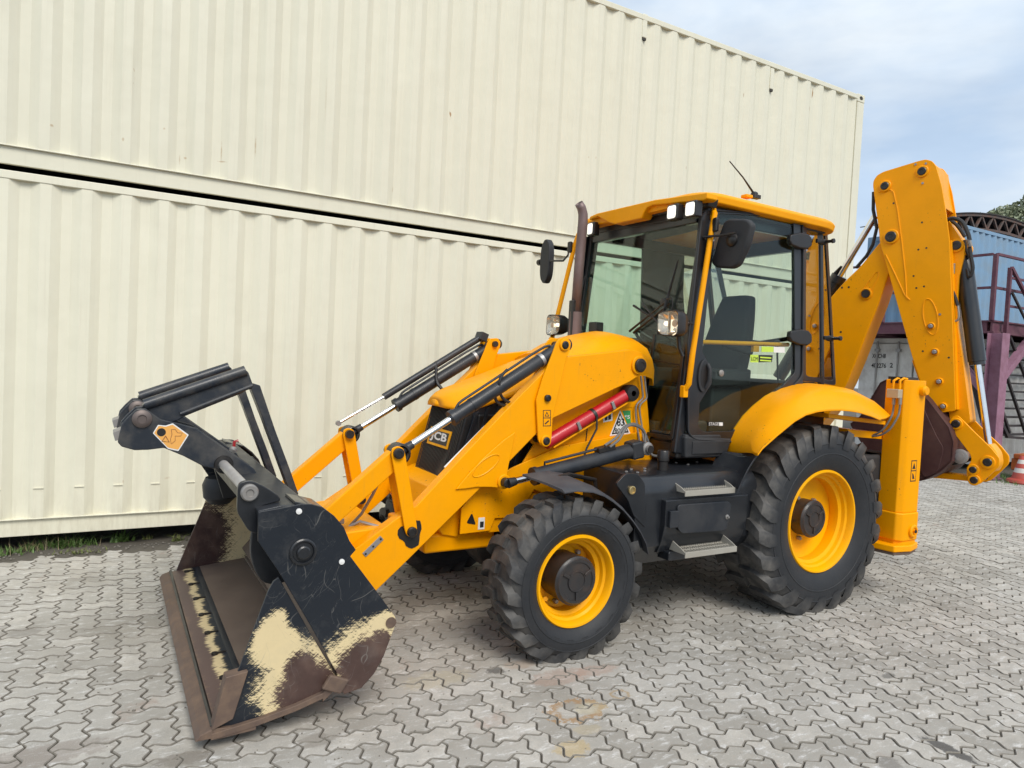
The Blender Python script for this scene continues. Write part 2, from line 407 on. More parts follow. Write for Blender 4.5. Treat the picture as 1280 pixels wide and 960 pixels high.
EDGE = paint('soiled_paver_edge', (.23, .21, .18), .9, 0, (.11, .10, .08), .6, dscale=20)
gm = MB(); gm.add([(-90, -90, -.0085), (90, -90, -.0085), (90, 90, -.0085), (-90, 90, -.0085)], [(0, 1, 2, 3)])
ground = part('ground', gm, SOIL, kind='structure')
pave = node('paved_yard', ground, (0, 0, 0)) if False else ground
W = 0.1170; GA = radians(-1.2); GCA, GSA = cos(GA), sin(GA); G0 = T(145, 925, z=0)
AMPL = .0150
TT = ((0.0, 0.0), (.22, 1.0), (.32, .88), (.68, -.88), (.78, -1.0))
TF = ((0.0, 0.0), (.27, 1.0), (.73, -1.0))
def edge_pts(ax, ay, bx, by, wav):
    """points from a to b (a included) on the wavy lattice edge; the wave belongs to the edge, not to its direction"""
    o = []; fwd = (bx > ax or by > ay)
    hor = ay == by
    tt = wav if fwd else [(0.0, 0.0)]+[(1-t, s) for t, s in reversed(wav[1:])]
    lo = min(ax, bx), min(ay, by)
    for t, s in tt:
        if not fwd: x = ax+(bx-ax)*t; y = ay+(by-ay)*t; 
        else: x = ax+(bx-ax)*t; y = ay+(by-ay)*t
        if hor: y += s*AMPL/W
        else: x -= s*AMPL/W
        o.append((x, y))
    return o
def outline(nx, ny, wav):
    P = []
    for i in range(nx): P += edge_pts(i, 0, i+1, 0, wav)
    for j in range(ny): P += edge_pts(nx, j, nx, j+1, wav)
    for i in range(nx, 0, -1): P += edge_pts(i, ny, i-1, ny, wav)
    for j in range(ny, 0, -1): P += edge_pts(0, j, 0, j-1, wav)
    return P
def stone_geo(nx, ny, wav, inset=.0026, chamf=.0042, zt=0.0):
    P = [(x*W, y*W) for x, y in outline(nx, ny, wav)]
    cx, cy = nx*W/2, ny*W/2; n = len(P)
    def shr(d):
        o = []
        for i in range(n):
            a = P[i-1]; b = P[(i+1) % n]; tx, ty = b[0]-a[0], b[1]-a[1]; l = hypot(tx, ty)
            o.append((P[i][0]-ty/l*d-cx, P[i][1]+tx/l*d-cy))
        return o
    top = [(x, y, zt) for x, y in shr(inset+chamf)]; low = [(x, y, zt-.0045) for x, y in shr(inset)]; bot = [(x, y, zt-.024) for x, y in shr(inset)]
    v = top+low+bot; f = [list(range(n))]
    for k in (0, 1):
        f += [(k*n+i, (k+1)*n+i, (k+1)*n+(i+1) % n, k*n+(i+1) % n) for i in range(n)]
    return v, f
def stones():
    out = []
    rs = random.Random(3)
    I0, I1, J0, J1 = -200, 62, -100, 66
    for i in range(I0, I1):
        for j in range(J0, J1):
            k = (i-j) % 4
            if k == 0: nx, ny = 2, 1
            elif k == 3: nx, ny = 1, 2
            else: continue
            out.append((i, j, nx, ny))
    res = []
    for i, j, nx, ny in out:
        if rs.random() < .055:
            res += [(i, j, 1, 1), (i+1, j, 1, 1)] if nx == 2 else [(i, j, 1, 1), (i, j+1, 1, 1)]
        else: res.append((i, j, nx, ny))
    return res
def wpos(u, v): return (G0.x+(u*GCA-v*GSA)*W, G0.y+(u*GSA+v*GCA)*W)
def seen(x, y):
    d = Vector((x, y, 0))-CAMP; z = d.dot(_f)
    if z < .4: return None
    return 640+FPX*d.dot(_r2)/z, 480-FPX*d.dot(_u2)/z, z
near, rest = [], []
for st in stones():
    i, j, nx, ny = st; x, y = wpos(i+nx/2, j+ny/2)
    if y < -2.16 and x > -5.3: continue
    if y < -2.05 and x < -8.6: continue
    if y < -6: continue
    s = seen(x, y)
    if s is None or not (-160 < s[0] < 1440 and 560 < s[1] < 1120): continue
    infr = -15 < s[0] < 1295 and s[1] < 972 and not (250 < s[0] < 470 and 700 < s[1] < 900) and not (620 < s[0] < 780 and s[1] < 810)
    (near if infr else rest).append((s[2], st, x, y))
near.sort(key=lambda a: a[0]); big = near[:300]; rest += near[300:]
stone_me = {}
for (nx, ny) in ((2, 1), (1, 2), (1, 1)):
    v, f = stone_geo(nx, ny, TT)
    me = bpy.data.meshes.new('paver'); me.from_pydata(v, [], f); me.materials.append(PAV); me.materials.append(EDGE)
    for p in me.polygons: p.material_index = 0 if p.index == 0 else 1
    stone_me[(nx, ny)] = me
for z, (i, j, nx, ny), x, y in big:
    o = bpy.data.objects.new('paver', stone_me[(nx, ny)]); COL.objects.link(o); o.parent = ground
    o.location = Vector((x, y, random.gauss(0, .0012)))-WL['ground']
    o.rotation_euler = (random.gauss(0, .007), random.gauss(0, .007), GA+random.gauss(0, .006))
def rest_mesh():
    V, F, tint, MI = [], [], [], []
    geo = {}
    for key in ((2, 1), (1, 2), (1, 1)):
        geo[key, 0] = stone_geo(*key, TT); 
        v, f = stone_geo(*key, TF); n = len(v)//3; geo[key, 1] = (v[:2*n], f[:1+n])
    for z, (i, j, nx, ny), x, y in rest:
        v, f = geo[(nx, ny), 0 if z < 6 else 1]
        a = GA+random.gauss(0, .006); ca, sa = cos(a), sin(a); tx, ty = random.gauss(0, .007), random.gauss(0, .007); dz = random.gauss(0, .0012)
        n = len(V)
        V += [(x+p*ca-q*sa, y+p*sa+q*ca, r+dz+p*tx+q*ty) for p, q, r in v]
        F += [[n+k for k in ff] for ff in f]; t = random.random(); tint += [t]*len(f); MI += [0]+[1]*(len(f)-1)
    me = bpy.data.meshes.new('paver'); me.from_pydata(V, [], F); me.materials.append(PAV); me.materials.append(EDGE); me.polygons.foreach_set('material_index', MI)
    at = me.attributes.new('tint', 'FLOAT', 'FACE'); at.data.foreach_set('value', tint)
    o = bpy.data.objects.new('paver', me); COL.objects.link(o); o.parent = ground; o.location = -WL['ground']; o['kind'] = 'stuff'
    print('pavers', len(big), len(rest), 'faces', len(F))
rest_mesh()

# ================================================================ CREAM CONTAINERS
def creammat(name, rust=0.0, k=1.0):
    m, n, b = newmat(name)
    g = noise(n, 1, 6, .6, stretched(n, 3.0, 3.0, .35)); d = noise(n, 2.5, 6, .65); e = noise(n, 90, 3)
    c = mixc(n, g, (.735*k, .71*k, .565*k), (.82*k, .795*k, .65*k))
    c = mixc(n, ramp(n, d, (.45, 0.0), (.75, .22)), c, (.62, .59, .46))
    st = noise(n, 1, 4, .6, stretched(n, 26, 26, .9))
    c = mixc(n, ramp(n, st, (.55, 0.0), (.72, .22)), c, (.56, .52, .40))
    if rust:
        s = noise(n, 1, 3, .5, stretched(n, 10, 10, 3.2)); c = mixc(n, ramp(n, s, (.755, 0.0), (.775, .85)), c, (.33, .17, .05))
    g2 = nn(n, 'ShaderNodeNewGeometry'); sp = nn(n, 'ShaderNodeSeparateXYZ'); L(n, g2.outputs['Position'], sp.inputs[0])
    wn = mth(n, 'SUBTRACT', noise(n, 40, 5, .7), .5)
    for px, py, rx, rz, amt in ((233, 194, .014, .012, .6), (279, 186, .006, .10, .55), (280, 199, .045, .008, .6), (322, 180, .006, .10, .6), (226, 196, .006, .05, .4), (154, 171, .01, .02, .5), (64, 153, .015, .012, .6), (206, 158, .012, .012, .5),
            (748, 196, .01, .02, .35), (740, 195, .006, .012, .4), (495, 235, .01, .03, .3), (154, 604, .008, .02, .3), (210, 600, .03, .012, .25), (540, 470, .008, .06, .2), (905, 150, .006, .12, .25), (620, 90, .005, .2, .2), (410, 120, .006, .25, .18)):
        p = T(px, py, y=-2.28); u = mth(n, 'DIVIDE', mth(n, 'SUBTRACT', sp.outputs[0], p.x), rx); v = mth(n, 'DIVIDE', mth(n, 'SUBTRACT', sp.outputs[2], p.z), rz)
        dd = mth(n, 'ADD', mth(n, 'SQRT', mth(n, 'ADD', mth(n, 'MULTIPLY', u, u), mth(n, 'MULTIPLY', v, v))), mth(n, 'MULTIPLY', wn, 1.6))
        c = mixc(n, ramp(n, dd, (.3, amt), (1.3, 0.0)), c, (.40, .24, .09))
    low = mth(n, 'MULTIPLY', ramp(n, mth(n, 'MULTIPLY', sp.outputs[2], .5), (.07, .5), (.32, 0.0)), ramp(n, noise(n, 1, 5, .7, stretched(n, 16, 16, 3)), (.42, 0.0), (.65, 1.0)))
    c = mixc(n, low, c, (.50, .46, .34))
    L(n, c, b.inputs['Base Color']); b.inputs['Roughness'].default_value = .48
    b.inputs['Coat Weight'].default_value = .12
    h = noise(n, 1, 3, .5, stretched(n, 5, 5, 1.2)); h2 = noise(n, 1.3, 4, .55); bump(n, b, mth(n, 'ADD', mth(n, 'MULTIPLY', e, .03), mth(n, 'ADD', h, mth(n, 'MULTIPLY', h2, 2.2))), .45, .014)
    return m
CRM = creammat('cream_container_paint', 0)
CRM2 = creammat('cream_container_paint_rust_spotted', 1, .94)
DARKV = plain('shadowed_steel', (.05, .045, .04), .8)
CTH = -0.0068; CEX, CEY = -5.099, -2.2915
def CC(u, d, z):
    """container point: u metres left of its right end, d metres behind its face"""
    return (CEX+u*cos(CTH)+d*sin(CTH), CEY+u*sin(CTH)-d*cos(CTH), z)
def cbox(mb, u0, u1, d0, d1, z0, z1):
    v = [CC(u, d, z) for u in (u0, u1) for d in (d0, d1) for z in (z0, z1)]
    return mb.add(v, [(0,1,3,2),(4,6,7,5),(0,4,5,1),(2,3,7,6),(0,2,6,4),(1,5,7,3)])
def corr(length, u_start, phase, pitch=.278):
    """corrugated section: list of (u, depth)"""
    pts = []; k = math.ceil((u_start-phase)/pitch)-1
    u = phase+k*pitch
    while u < u_start+length+pitch:
        for du, d in ((0, .036), (.070, .036), (.138, 0.0), (.210, 0.0)):
            pts.append((u+du, d))
        u += pitch
    return [(a, d) for a, d in pts if u_start < a < u_start+length]
def container(name, label, zb, phase, mat, vents=(), ledges=False):
    LEN, H, Wd = 12.192, 2.896, 2.438
    t = thing(name, label, 'container', CC(LEN/2, Wd/2, zb), 'cream shipping containers stacked behind the loader')
    # corrugated side: corrugation recesses start at phase and run to the right
    sec = [(.16, .036)]+corr(LEN-.34, .17, phase)+[(LEN-.16, .036)]
    mb = MB(); z0, z1 = zb+.155, zb+H-.074
    A = [CC(u, d+.002, z0) for u, d in sec]; B = [CC(u, d+.002, z1) for u, d in sec]; n = len(sec)
    mb.add(A+B, [(i, i+1, n+i+1, n+i) for i in range(n-1)])
    part('side_panel', mb, mat, t, ang=20)
    mb = MB(); A = [CC(u, Wd-d-.002, z0) for u, d in sec]; B = [CC(u, Wd-d-.002, z1) for u, d in sec]
    mb.add(A+B, [(i, i+1, n+i+1, n+i) for i in range(n-1)]); part('side_panel', mb, mat, t, ang=20)
    for dd in (0, Wd):
        s = 1 if dd == 0 else -1
        mb = MB(); cbox(mb, .17, LEN-.17, dd-.004*s, dd+.06*s, zb+H-.080, zb+H-.016); part('top_rail', mb, mat, t, bevel=.006)
        mb = MB(); cbox(mb, .17, LEN-.17, dd+.022*s, dd+.060*s, zb+.016, zb+.150); cbox(mb, .17, LEN-.17, dd-.003*s, dd+.060*s, zb+.150, zb+.1585)
        part('bottom_rail', mb, mat, t, bevel=.003)
    for u0 in (0, LEN-.16):
        for d0 in (0, Wd-.16):
            mb = MB(); cbox(mb, u0, u0+.16, d0, d0+.16, zb+.118, zb+H-.118); part('corner_post', mb, mat, t, bevel=.008)
            for zz in (zb, zb+H-.118):
                mb = MB(); a0 = u0-.004 if u0 == 0 else u0-.014; b0 = d0-.004 if d0 == 0 else d0-.002
                cbox(mb, a0, a0+.178, b0, b0+.166, zz, zz+.118)
                o = part('corner_casting', mb, mat, t, bevel=.012)
                mb = MB()
                for da, db in ((.0895, -.002),):
                    y_ = b0-.001 if d0 == 0 else b0+.1665
                    pts = [(a0+.089+.040*cos(q), zz+.059+.028*sin(q)) for q in [2*pi*k/16 for k in range(16)]]
                    mb.add([CC(p, y_, z) for p, z in pts], [list(range(16))])
                x_ = a0-.001 if u0 == 0 else a0+.1785
                pts = [(b0+.083+.036*cos(q), zz+.059+.028*sin(q)) for q in [2*pi*k/16 for k in range(16)]]
                mb.add([CC(x_, p, z) for p, z in pts], [list(range(16))])
                part('casting_hole', mb, DARKV, o, flip=False)
    mb = MB(); cbox(mb, .02, LEN-.02, .062, Wd-.062, zb+H-.03, zb+H-.012); part('roof_panel', mb, mat, t)
    mb = MB(); cbox(mb, .02, LEN-.02, .065, Wd-.065, zb+.10, zb+.15); part('floor', mb, DARKV, t)
    for u0 in (.05, LEN-.09):
        mb = MB(); cbox(mb, u0, u0+.04, .165, Wd-.165, zb+.02, zb+H-.02); part('end_wall', mb, mat, t)
    for px, py in vents:
        p = T(px, py, y=CEY); u = (p.x-CEX)
        mb = MB(); cbox(mb, u-.036, u+.036, -.002, .034, p.z-.15, p.z+.13)
        o = part('vent_cover', mb, mat, t, bevel=.01)
        mb = MB(); cbox(mb, u-.03, u+.03, .004, .03, p.z-.175, p.z-.152); part('vent_opening', mb, DARKV, o)
    if ledges:
        k = 0; mb = MB()
        while k < 60:
            u = phase+.174-k*.278+3*.278
            if u < .3: break
            if u < LEN-.3:
                cbox(mb, u-.034, u+.034, -.007, .004, zb+.398, zb+.404)
            k += 1
        o = part('pressed_ledge', mb, mat, t); o['kind'] = 'stuff'
    return t
ZL = .124; ZU = .124+2.896+.020
container('shipping_container', 'lower cream corrugated shipping container standing on the paving behind the loader', ZL, 10.377-.138, CRM, ledges=True)
container('shipping_container', 'upper cream corrugated shipping container stacked on another, its top edge against the sky', ZU, 4.839-.138, CRM2, vents=((808.5, 30), (966.5, 97)))
# timber bearers under the lower container
for u in (.5, 6.0, 11.5):
    mb = MB(); cbox(mb, u-.1, u+.1, .10, 2.3, -.02, .122)
    part('timber_bearer', mb, paint('old_timber', (.12, .09, .06), .8, 0, (.05, .04, .03), .5), label='dark timber bearer in the gap under the lower cream container, ' + {.5: 'at its right end', 6.0: 'at its middle', 11.5: 'at its left end'}[u], cat='timber', group='timber bearers under the container')
# soil strip and weeds along the foot of the container
mb = MB(); rs = random.Random(5); nx_, ny_ = 160, 7
vs = []
for i in range(nx_+1):
    for j in range(ny_+1):
        u = 12.5-i*(12.9/nx_); v = j/ny_
        x, y, _ = CC(u, 0, 0); yy = y-.5+v*(.655+.03*sin(u*7)+.015*sin(u*23))
        vs.append((x, yy, -.012+ .022*sin(v*pi)*(.5+.5*sin(u*5+v*3))+rs.uniform(0, .012)*(1-abs(2*v-1))))
mb.add(vs, [(i*(ny_+1)+j, (i+1)*(ny_+1)+j, (i+1)*(ny_+1)+j+1, i*(ny_+1)+j+1) for i in range(nx_) for j in range(ny_)])
part('soil_strip', mb, SOIL, kind='structure')
def leafmat(name, a, b_):
    m, n, b = newmat(name); L(n, mixc(n, noise(n, 25, 3), a, b_), b.inputs['Base Color'])
    b.inputs['Roughness'].default_value = .6; b.inputs['Subsurface Weight'].default_value = 0; return m
WEED = leafmat('weed_leaf', (.07, .15, .03), (.16, .25, .07)); DRY = leafmat('dry_grass', (.24, .19, .10), (.34, .29, .17))
MOSS = leafmat('moss', (.10, .13, .03), (.17, .19, .06))
def blades(mb, x, y, z, n, h, spread, lean=.5, wd=.006, rs=random):
    for _ in range(n):
        a = rs.uniform(0, 2*pi); r = rs.uniform(0, spread); bx, by = x+r*cos(a)*1.6, y+r*sin(a)*.5
        hh = h*rs.uniform(.4, 1); q = rs.uniform(0, 2*pi); l = lean*hh*rs.uniform(.3, 1.4); w2 = wd*rs.uniform(.6, 1.3)
        dx, dy = cos(q), sin(q); sx, sy = -dy*w2, dx*w2
        p = []
        for t in (0, .5, 1):
            cx_, cy_, cz_ = bx+dx*l*t*t, by+dy*l*t*t, z+hh*(t-.25*t*t)
            k = (1-t*.95); p += [(cx_-sx*k, cy_-sy*k, cz_), (cx_+sx*k, cy_+sy*k, cz_)]
        mb.add(p, [(0, 1, 3, 2), (2, 3, 5, 4)])
rs = random.Random(11)
def tuft(px, py, n, h, sp, mat, label, dry=0, wd=.006, group='weeds at the foot of the container', name='grass_tuft', cat='weed', lean=.6):
    p = T(px, py+3, z=0); h *= 1.4; n = int(n*.8); lean *= 1.9; sp *= 1.25; mb = MB(); blades(mb, p.x, p.y, 0, n, h, sp, lean, wd, rs)
    if dry:
        mb.m = 1; blades(mb, p.x, p.y, 0, dry, h*1.3, sp*1.2, .5, .0025, rs)
    return part(name, mb, [mat, DRY] if dry else mat, cat=cat, label=label, group=group, flip=False)
tuft(12, 690, 90, .07, .10, WEED, 'low grass tuft at the left picture edge under the container', 12)
tuft(76, 682, 240, .10, .13, WEED, 'bushiest dark green weed under the lower container, left of the bucket', 30, .007)
tuft(152, 674, 50, .10, .05, WEED, 'small broad-leaved green weed in the gap below the container rail', 0, .014)
tuft(222, 673, 40, .06, .04, MOSS, 'small yellowish green weed nearest the bucket at the container foot', 8)
tuft(36, 686, 25, .11, .09, DRY, 'dry straw-coloured weed stalks between two green tufts under the container', 20, .003)
tuft(100, 688, 90, .03, .12, MOSS, 'flat mossy patch just right of the bushiest weed', 6)
tuft(184, 671, 30, .05, .03, MOSS, 'tiny sparse weed halfway between the broad-leaved weed and the bucket', 5)
mb = MB()
for _ in range(420):
    u = rs.uniform(6, 12.3); x, y, _z = CC(u, 0, 0); y += rs.uniform(-.04, .15); r = rs.uniform(.003, .008)
    mb.obox((x, y, r*.5), (r, rs.uniform(-.3, .3)*r, 0), (0, r*.8, 0), (0, 0, r*.6))
part('loose_grit', mb, EDGE, kind='stuff')

mb = MB(); rs = random.Random(21)
for _ in range(1500):
    if _ % 3: x, y = rs.uniform(-3, 4.8), rs.uniform(-2.0, 3.2)
    else:
        cx_, cy_ = rs.choice([(2.2, 1.1), (0, 1.2), (3.7, 1.3), (4.2, .2), (-1, 1.3), (3.2, -.8), (1.2, -.5)]); x, y = rs.gauss(cx_, .35), rs.gauss(cy_, .25)
    r = rs.uniform(.0015, .0045)*(1.8 if rs.random() < .04 else 1); a = rs.uniform(0, 3)
    mb.obox((x, y, r*.4), (r*cos(a), r*sin(a), 0), (-r*.7*sin(a), r*.7*cos(a), 0), (0, 0, r*.5))
part('loose_grit', mb, EDGE, kind='stuff')
# ================================================================ BACKGROUND YARD
BUR = paint('burgundy_steel', (.115, .035, .058), .55, 0, (.20, .12, .12), .55, dscale=8)
BUR2 = paint('purple_weathered_steel', (.30, .15, .215), .6, 0, (.13, .05, .06), .55, dscale=6)
STB = paint('black_stair_steel', (.025, .022, .024), .6, 0, (.1, .07, .06), .4)
BLU = paint('blue_container_paint', (.13, .27, .46), .5, .1, (.10, .13, .16), .6, dscale=3)
BLU2 = paint('pale_blue_container_paint', (.19, .33, .49), .5, .1, (.24, .27, .28), .6, dscale=3)
GRYW = paint('dirty_white_container_paint', (.80, .79, .76), .6, 0, (.38, .34, .30), .6, dscale=4)
CONC = paint('weathered_board', (.50, .49, .45), .8, 0, (.20, .19, .17), .7, dscale=3)
TRS = paint('rusty_truss_steel', (.085, .07, .065), .7, 0, (.20, .09, .06), .8, dscale=9)
def corr_panel(mb, p0, p1, z0, z1, nrm, pitch=.278, dep=.036):
    p0 = Vector((*p0, 0)); p1 = Vector((*p1, 0)); l = (p1-p0).length; t = (p1-p0)/l; N = Vector((*nrm, 0)); s = []
    u = 0
    while u < l:
        for du, d in ((0, 0), (.072, 0), (.14, dep), (.21, dep)):
            if u+du < l: s.append((u+du, d))
        u += pitch
    s.append((l, 0)); A = [p0+t*a-N*d+Vector((0, 0, z0)) for a, d in s]; B = [a+Vector((0, 0, z1-z0)) for a in A]; n = len(s)
    mb.add(A+B, [(i, i+1, n+i+1, n+i) for i in range(n-1)])
def far_container(x0, x1, y0, y1, z0, h, mat, label, face='y', extra=None):
    """x0<x1, y0<y1; corrugated on the +y and +x sides"""
    t = thing('shipping_container', label, 'container', ((x0+x1)/2, (y0+y1)/2, z0), 'containers in the far yard')
    mb = MB(); corr_panel(mb, (x0+.15, y1-.005), (x1-.15, y1-.005), z0+.16, z0+h-.07, (0, 1)); part('side_panel', mb, mat, t, ang=20)
    if face == 'x':
        mb = MB(); corr_panel(mb, (x1-.005, y0+.15), (x1-.005, y1-.15), z0+.16, z0+h-.11, (1, 0)); part('end_panel', mb, mat, t, ang=20)
    mb = MB(); mb.box(x0+.05, x1-.05, y0+.05, y1-.05, z0+.1, z0+h-.05); part('inner_box', mb, mat, t)
    mb = MB(); mb.box(x0+.15, x1-.15, y1-.06, y1, z0+h-.08, z0+h); part('top_rail', mb, mat, t, bevel=.006)
    mb = MB(); mb.box(x0+.15, x1-.15, y1-.06, y1, z0, z0+.16); part('bottom_rail', mb, mat, t, bevel=.006)
    mb = MB(); mb.box(x1-.06, x1, y0+.15, y1-.15, z0+h-.11, z0+h); part('end_header', mb, mat, t, bevel=.006)
    mb = MB(); mb.box(x1-.06, x1, y0+.15, y1-.15, z0, z0+.16); part('end_sill', mb, mat, t, bevel=.006)
    for a in (x0, x1-.16):
        for b in (y0, y1-.16):
            mb = MB(); mb.box(a, a+.162, b, b+.162, z0, z0+h+.004); part('corner_post', mb, mat, t, bevel=.01)
    return t
PY = -2.36; PX = -9.43; PZ = 2.9       # platform corner and deck height
# blue containers on the deck
far_container(-24.9, -12.75, -7.14, -4.70, PZ+.02, 2.50, BLU2, 'pale blue corrugated container on the raised deck behind the railing', 'x')
# white container with doors under the deck
wc = far_container(-22.5, -10.35, -5.55, -3.05, .10, 2.52, GRYW, 'dirty white container with lettered end doors standing under the raised deck', 'n')
for yA, yB in ((-5.38, -4.32), (-4.28, -3.22)):
    mb = MB(); mb.box(-10.345, -10.31, yA, yB, .28, 2.50); part('door', mb, GRYW, wc, bevel=.01)
for yy in (-5.1, -4.62, -4.0, -3.52):
    mb = MB(); mb.cyl((-10.27, yy, .2), (-10.27, yy, 2.55), .019, 10)
    for z in (.35, 1.3, 2.35): mb.box(-10.31, -10.25, yy-.05, yy+.05, z-.03, z+.03)
    part('locking_bar', mb, STL, wc)
def yztext(s, px, py, X, h, w=None, mat=INK, parent=None, name='lettering'):
    p = T(px, py, x=X); return text(name, s, mat, parent, (X, p.y, p.z), (0, 1, 0), (0, 0, 1), h, width=w)
TXX = -10.305
a0 = T(1090, 447.5, x=TXX); a1 = T(1107, 447.5, x=TXX); b1 = T(1107.5, 459.5, x=TXX); c0 = T(1112, 459.5, x=TXX); c1 = T(1116, 459.5, x=TXX)
text('lettering', 'XCCH8', INK, wc, (TXX, a0.y, a0.z), (0, 1, 0), (0, 0, 1), .10, width=a1.y-a0.y, bold=.02)
a2 = T(1089, 459.5, x=TXX)
text('lettering', '402276', INK, wc, (TXX, a2.y, a2.z), (0, 1, 0), (0, 0, 1), .105, width=b1.y-a2.y, bold=.02)
text('lettering', '2', INK, wc, (TXX, c0.y, c0.z), (0, 1, 0), (0, 0, 1), .105, width=c1.y-c0.y, bold=.02)
mb = MB(); q0 = T(1094, 469, x=TXX); q1 = T(1102, 463, x=TXX); mb.box(TXX-.004, TXX+.004, q0.y, q1.y, q0.z, q1.z); part('data_plate', mb, WHT, wc)
# raised deck, posts and braces
deck = thing('raised_platform', 'burgundy steel platform on posts carrying the blue container, with braces', 'platform', (PX, PY, 0))
for (x0, x1, y0, y1, nm) in ((-24, PX, PY-.10, PY, 'edge_beam'), (PX-.10, PX, -7.2, PY-.101, 'edge_beam'), (-24, PX-.1, -4.9, -4.8, 'edge_beam')):
    mb = MB(); mb.box(x0, x1, y0, y1, PZ-.24, PZ-.20); mb.box(x0+.02, x1-.02, y0+.03, y1-.03, PZ-.20, PZ-.03); mb.box(x0, x1, y0, y1, PZ-.03, PZ)
    part(nm, mb, BUR, deck, bevel=.004)
for k in range(14):
    x = PX-.5-k*.9; mb = MB(); mb.box(x-.05, x+.05, -7.1, PY-.105, PZ-.17, PZ-.035); part('joist', mb, BUR, deck)
mb = MB(); mb.box(-24, PX-.11, -7.2, PY-.11, PZ-.03, PZ-.006); part('deck_plate', mb, STB, deck)
def hpost(x, y, s, mat, nm='post', z1=PZ-.245):
    mb = MB(); mb.box(x-s, x+s, y-s, y-s+.014, 0, z1); mb.box(x-s, x+s, y+s-.014, y+s, 0, z1); mb.box(x-.008, x+.008, y-s+.015, y+s-.015, 0, z1)
    mb.box(x-s-.03, x+s+.03, y-s-.03, y+s+.03, 0, .02); return part(nm, mb, mat, deck, bevel=.003)
hpost(PX+.0, PY+.09, .13, BUR2); hpost(PX, -6.6, .1, BUR2); hpost(-14.5, PY-.05, .12, BUR2); hpost(-19.5, PY-.05, .12, BUR2)
def bar(a, b, w_, mat, parent, nm, n=4, up=Vector((0, 0, 1))):
    a = Vector(a); b = Vector(b); t = (b-a).normalized(); s = t.cross(up)
    if s.length < .1: s = t.cross(Vector((1, 0, 0)))
    s.normalize(); u = s.cross(t)
    mb = MB(); mb.obox((a+b)/2, (b-a)/2, s*w_/2, u*w_/2); return part(nm, mb, mat, parent)
bar((PX-.1, PY+.06, 1.72), (PX-1.45, PY-.03, PZ-.26), .13, BUR2, deck, 'brace')
bar((PX-.05, PY-.02, 1.5), (PX-.05, PY-1.05, PZ-.26), .13, BUR2, deck, 'brace')
bar((PX, -6.5, 1.2), (PX, -5.2, PZ-.25), .12, BUR2, deck, 'brace')
# railings on the deck
rail = thing('railing', 'burgundy steel railing round the raised deck in front of the blue container', 'railing', (PX, PY, PZ))
for (x, y) in ((PX, PY-.05), (PX, -4.5), (PX, -6.9)):
    mb = MB(); mb.box(x-.035, x+.035, y-.035, y+.035, PZ, PZ+1.21); part('rail_post', mb, BUR, rail, bevel=.004)
for z in (PZ+1.21, PZ+.60):
    bar((PX, PY-.1, z), (PX, -7.0, z), .045, BUR, rail, 'rail'); bar((PX-.04, PY-.05, z), (-23.5, PY-.05, z), .045, BUR, rail, 'rail')
for k in range(1, 7):
    x = PX-k*2.1; mb = MB(); mb.box(x-.03, x+.03, PY-.08, PY-.02, PZ, PZ+1.21); part('rail_post', mb, BUR, rail)
# stair going down between the post and the white container
st = thing('steel_stair', 'black steel stair with open treads going down behind the burgundy post', 'stair', (-11, -2.7, 0))
for k in range(11):
    z = 2.42-k*.165; y = -3.0+k*.05; mb = MB(); mb.box(-12.9, -9.75, y-.02, y+.10, z-.016, z+.016); part('tread', mb, STB, st)
for x in (-9.72, -12.92): bar((x, -3.02, 2.62), (x, -2.40, .55), .10, STB, st, 'stringer')
for (a, b_) in (((1222, 420), (1262, 541)), ((1243, 424), (1283, 545)), ((1262, 420), (1300, 520))):
    bar(T(*a, y=-2.42), T(*b_, y=-2.42), .045, STB, st, 'handrail')
bar(T(1250, 526, y=-2.40), T(1259, 545, y=-2.40), .06, STB, st, 'handrail'); bar(T(1258, 546, y=-2.40), T(1330, 552, y=-2.40), .05, STB, st, 'handrail')
ps = T(1257, 331, x=-10.2)
# gate frame on the deck at the head of the stair
gt = thing('stair_gate_frame', 'burgundy tube frame with sloping bars standing on the deck corner', 'railing', (-10.6, PY+.05, PZ))
gA = (PX-.30, PY+.06)
mb = MB(); mb.box(gA[0]-.03, gA[0]+.03, gA[1]-.03, gA[1]+.03, PZ-.3, PZ+.98); part('rail_post', mb, BUR, gt)
for z in (PZ+.80, PZ+.28): bar((gA[0], gA[1], z), (gA[0]-2.5, gA[1], z), .04, BUR, gt, 'rail')
bar((gA[0], gA[1]+.02, PZ+.98), (gA[0]-2.3, gA[1]+.02, PZ-.75), .055, BUR, gt, 'handrail')
bar((gA[0], gA[1]+.06, PZ+.52), (gA[0]-2.0, gA[1]+.06, PZ-1.1), .035, STB, gt, 'handrail')
# arched roof truss on top of the blue container
tr = thing('arched_roof_truss', 'dark rusty arched roof truss sitting on top of the blue container', 'truss', (-18, -4.78, PZ+2.62))
def arch(t, off): # t 0..1 along the arch
    x = -11.7-t*7.4; return Vector((x, -4.78, 5.83-.040*(x+14.8)**2+off))
N_ = 44
mb = MB(); mb.sweep([(-.04, -.03), (.04, -.03), (.04, .03), (-.04, .03)], [(arch(k/N_, .0), (0, 1, 0), (0, 0, 1)) for k in range(N_+1)]); part('top_chord', mb, TRS, tr)
mb = MB(); mb.sweep([(-.04, -.03), (.04, -.03), (.04, .03), (-.04, .03)], [(arch(k/N_, -.34), (0, 1, 0), (0, 0, 1)) for k in range(N_+1)]); part('bottom_chord', mb, TRS, tr)
for k in range(14):
    a = arch(k/14, -.34); b = arch((k+.5)/14, 0); c_ = arch((k+1)/14, -.34)
    bar(a, b, .05, TRS, tr, 'diagonal'); bar(b, c_, .05, TRS, tr, 'diagonal')
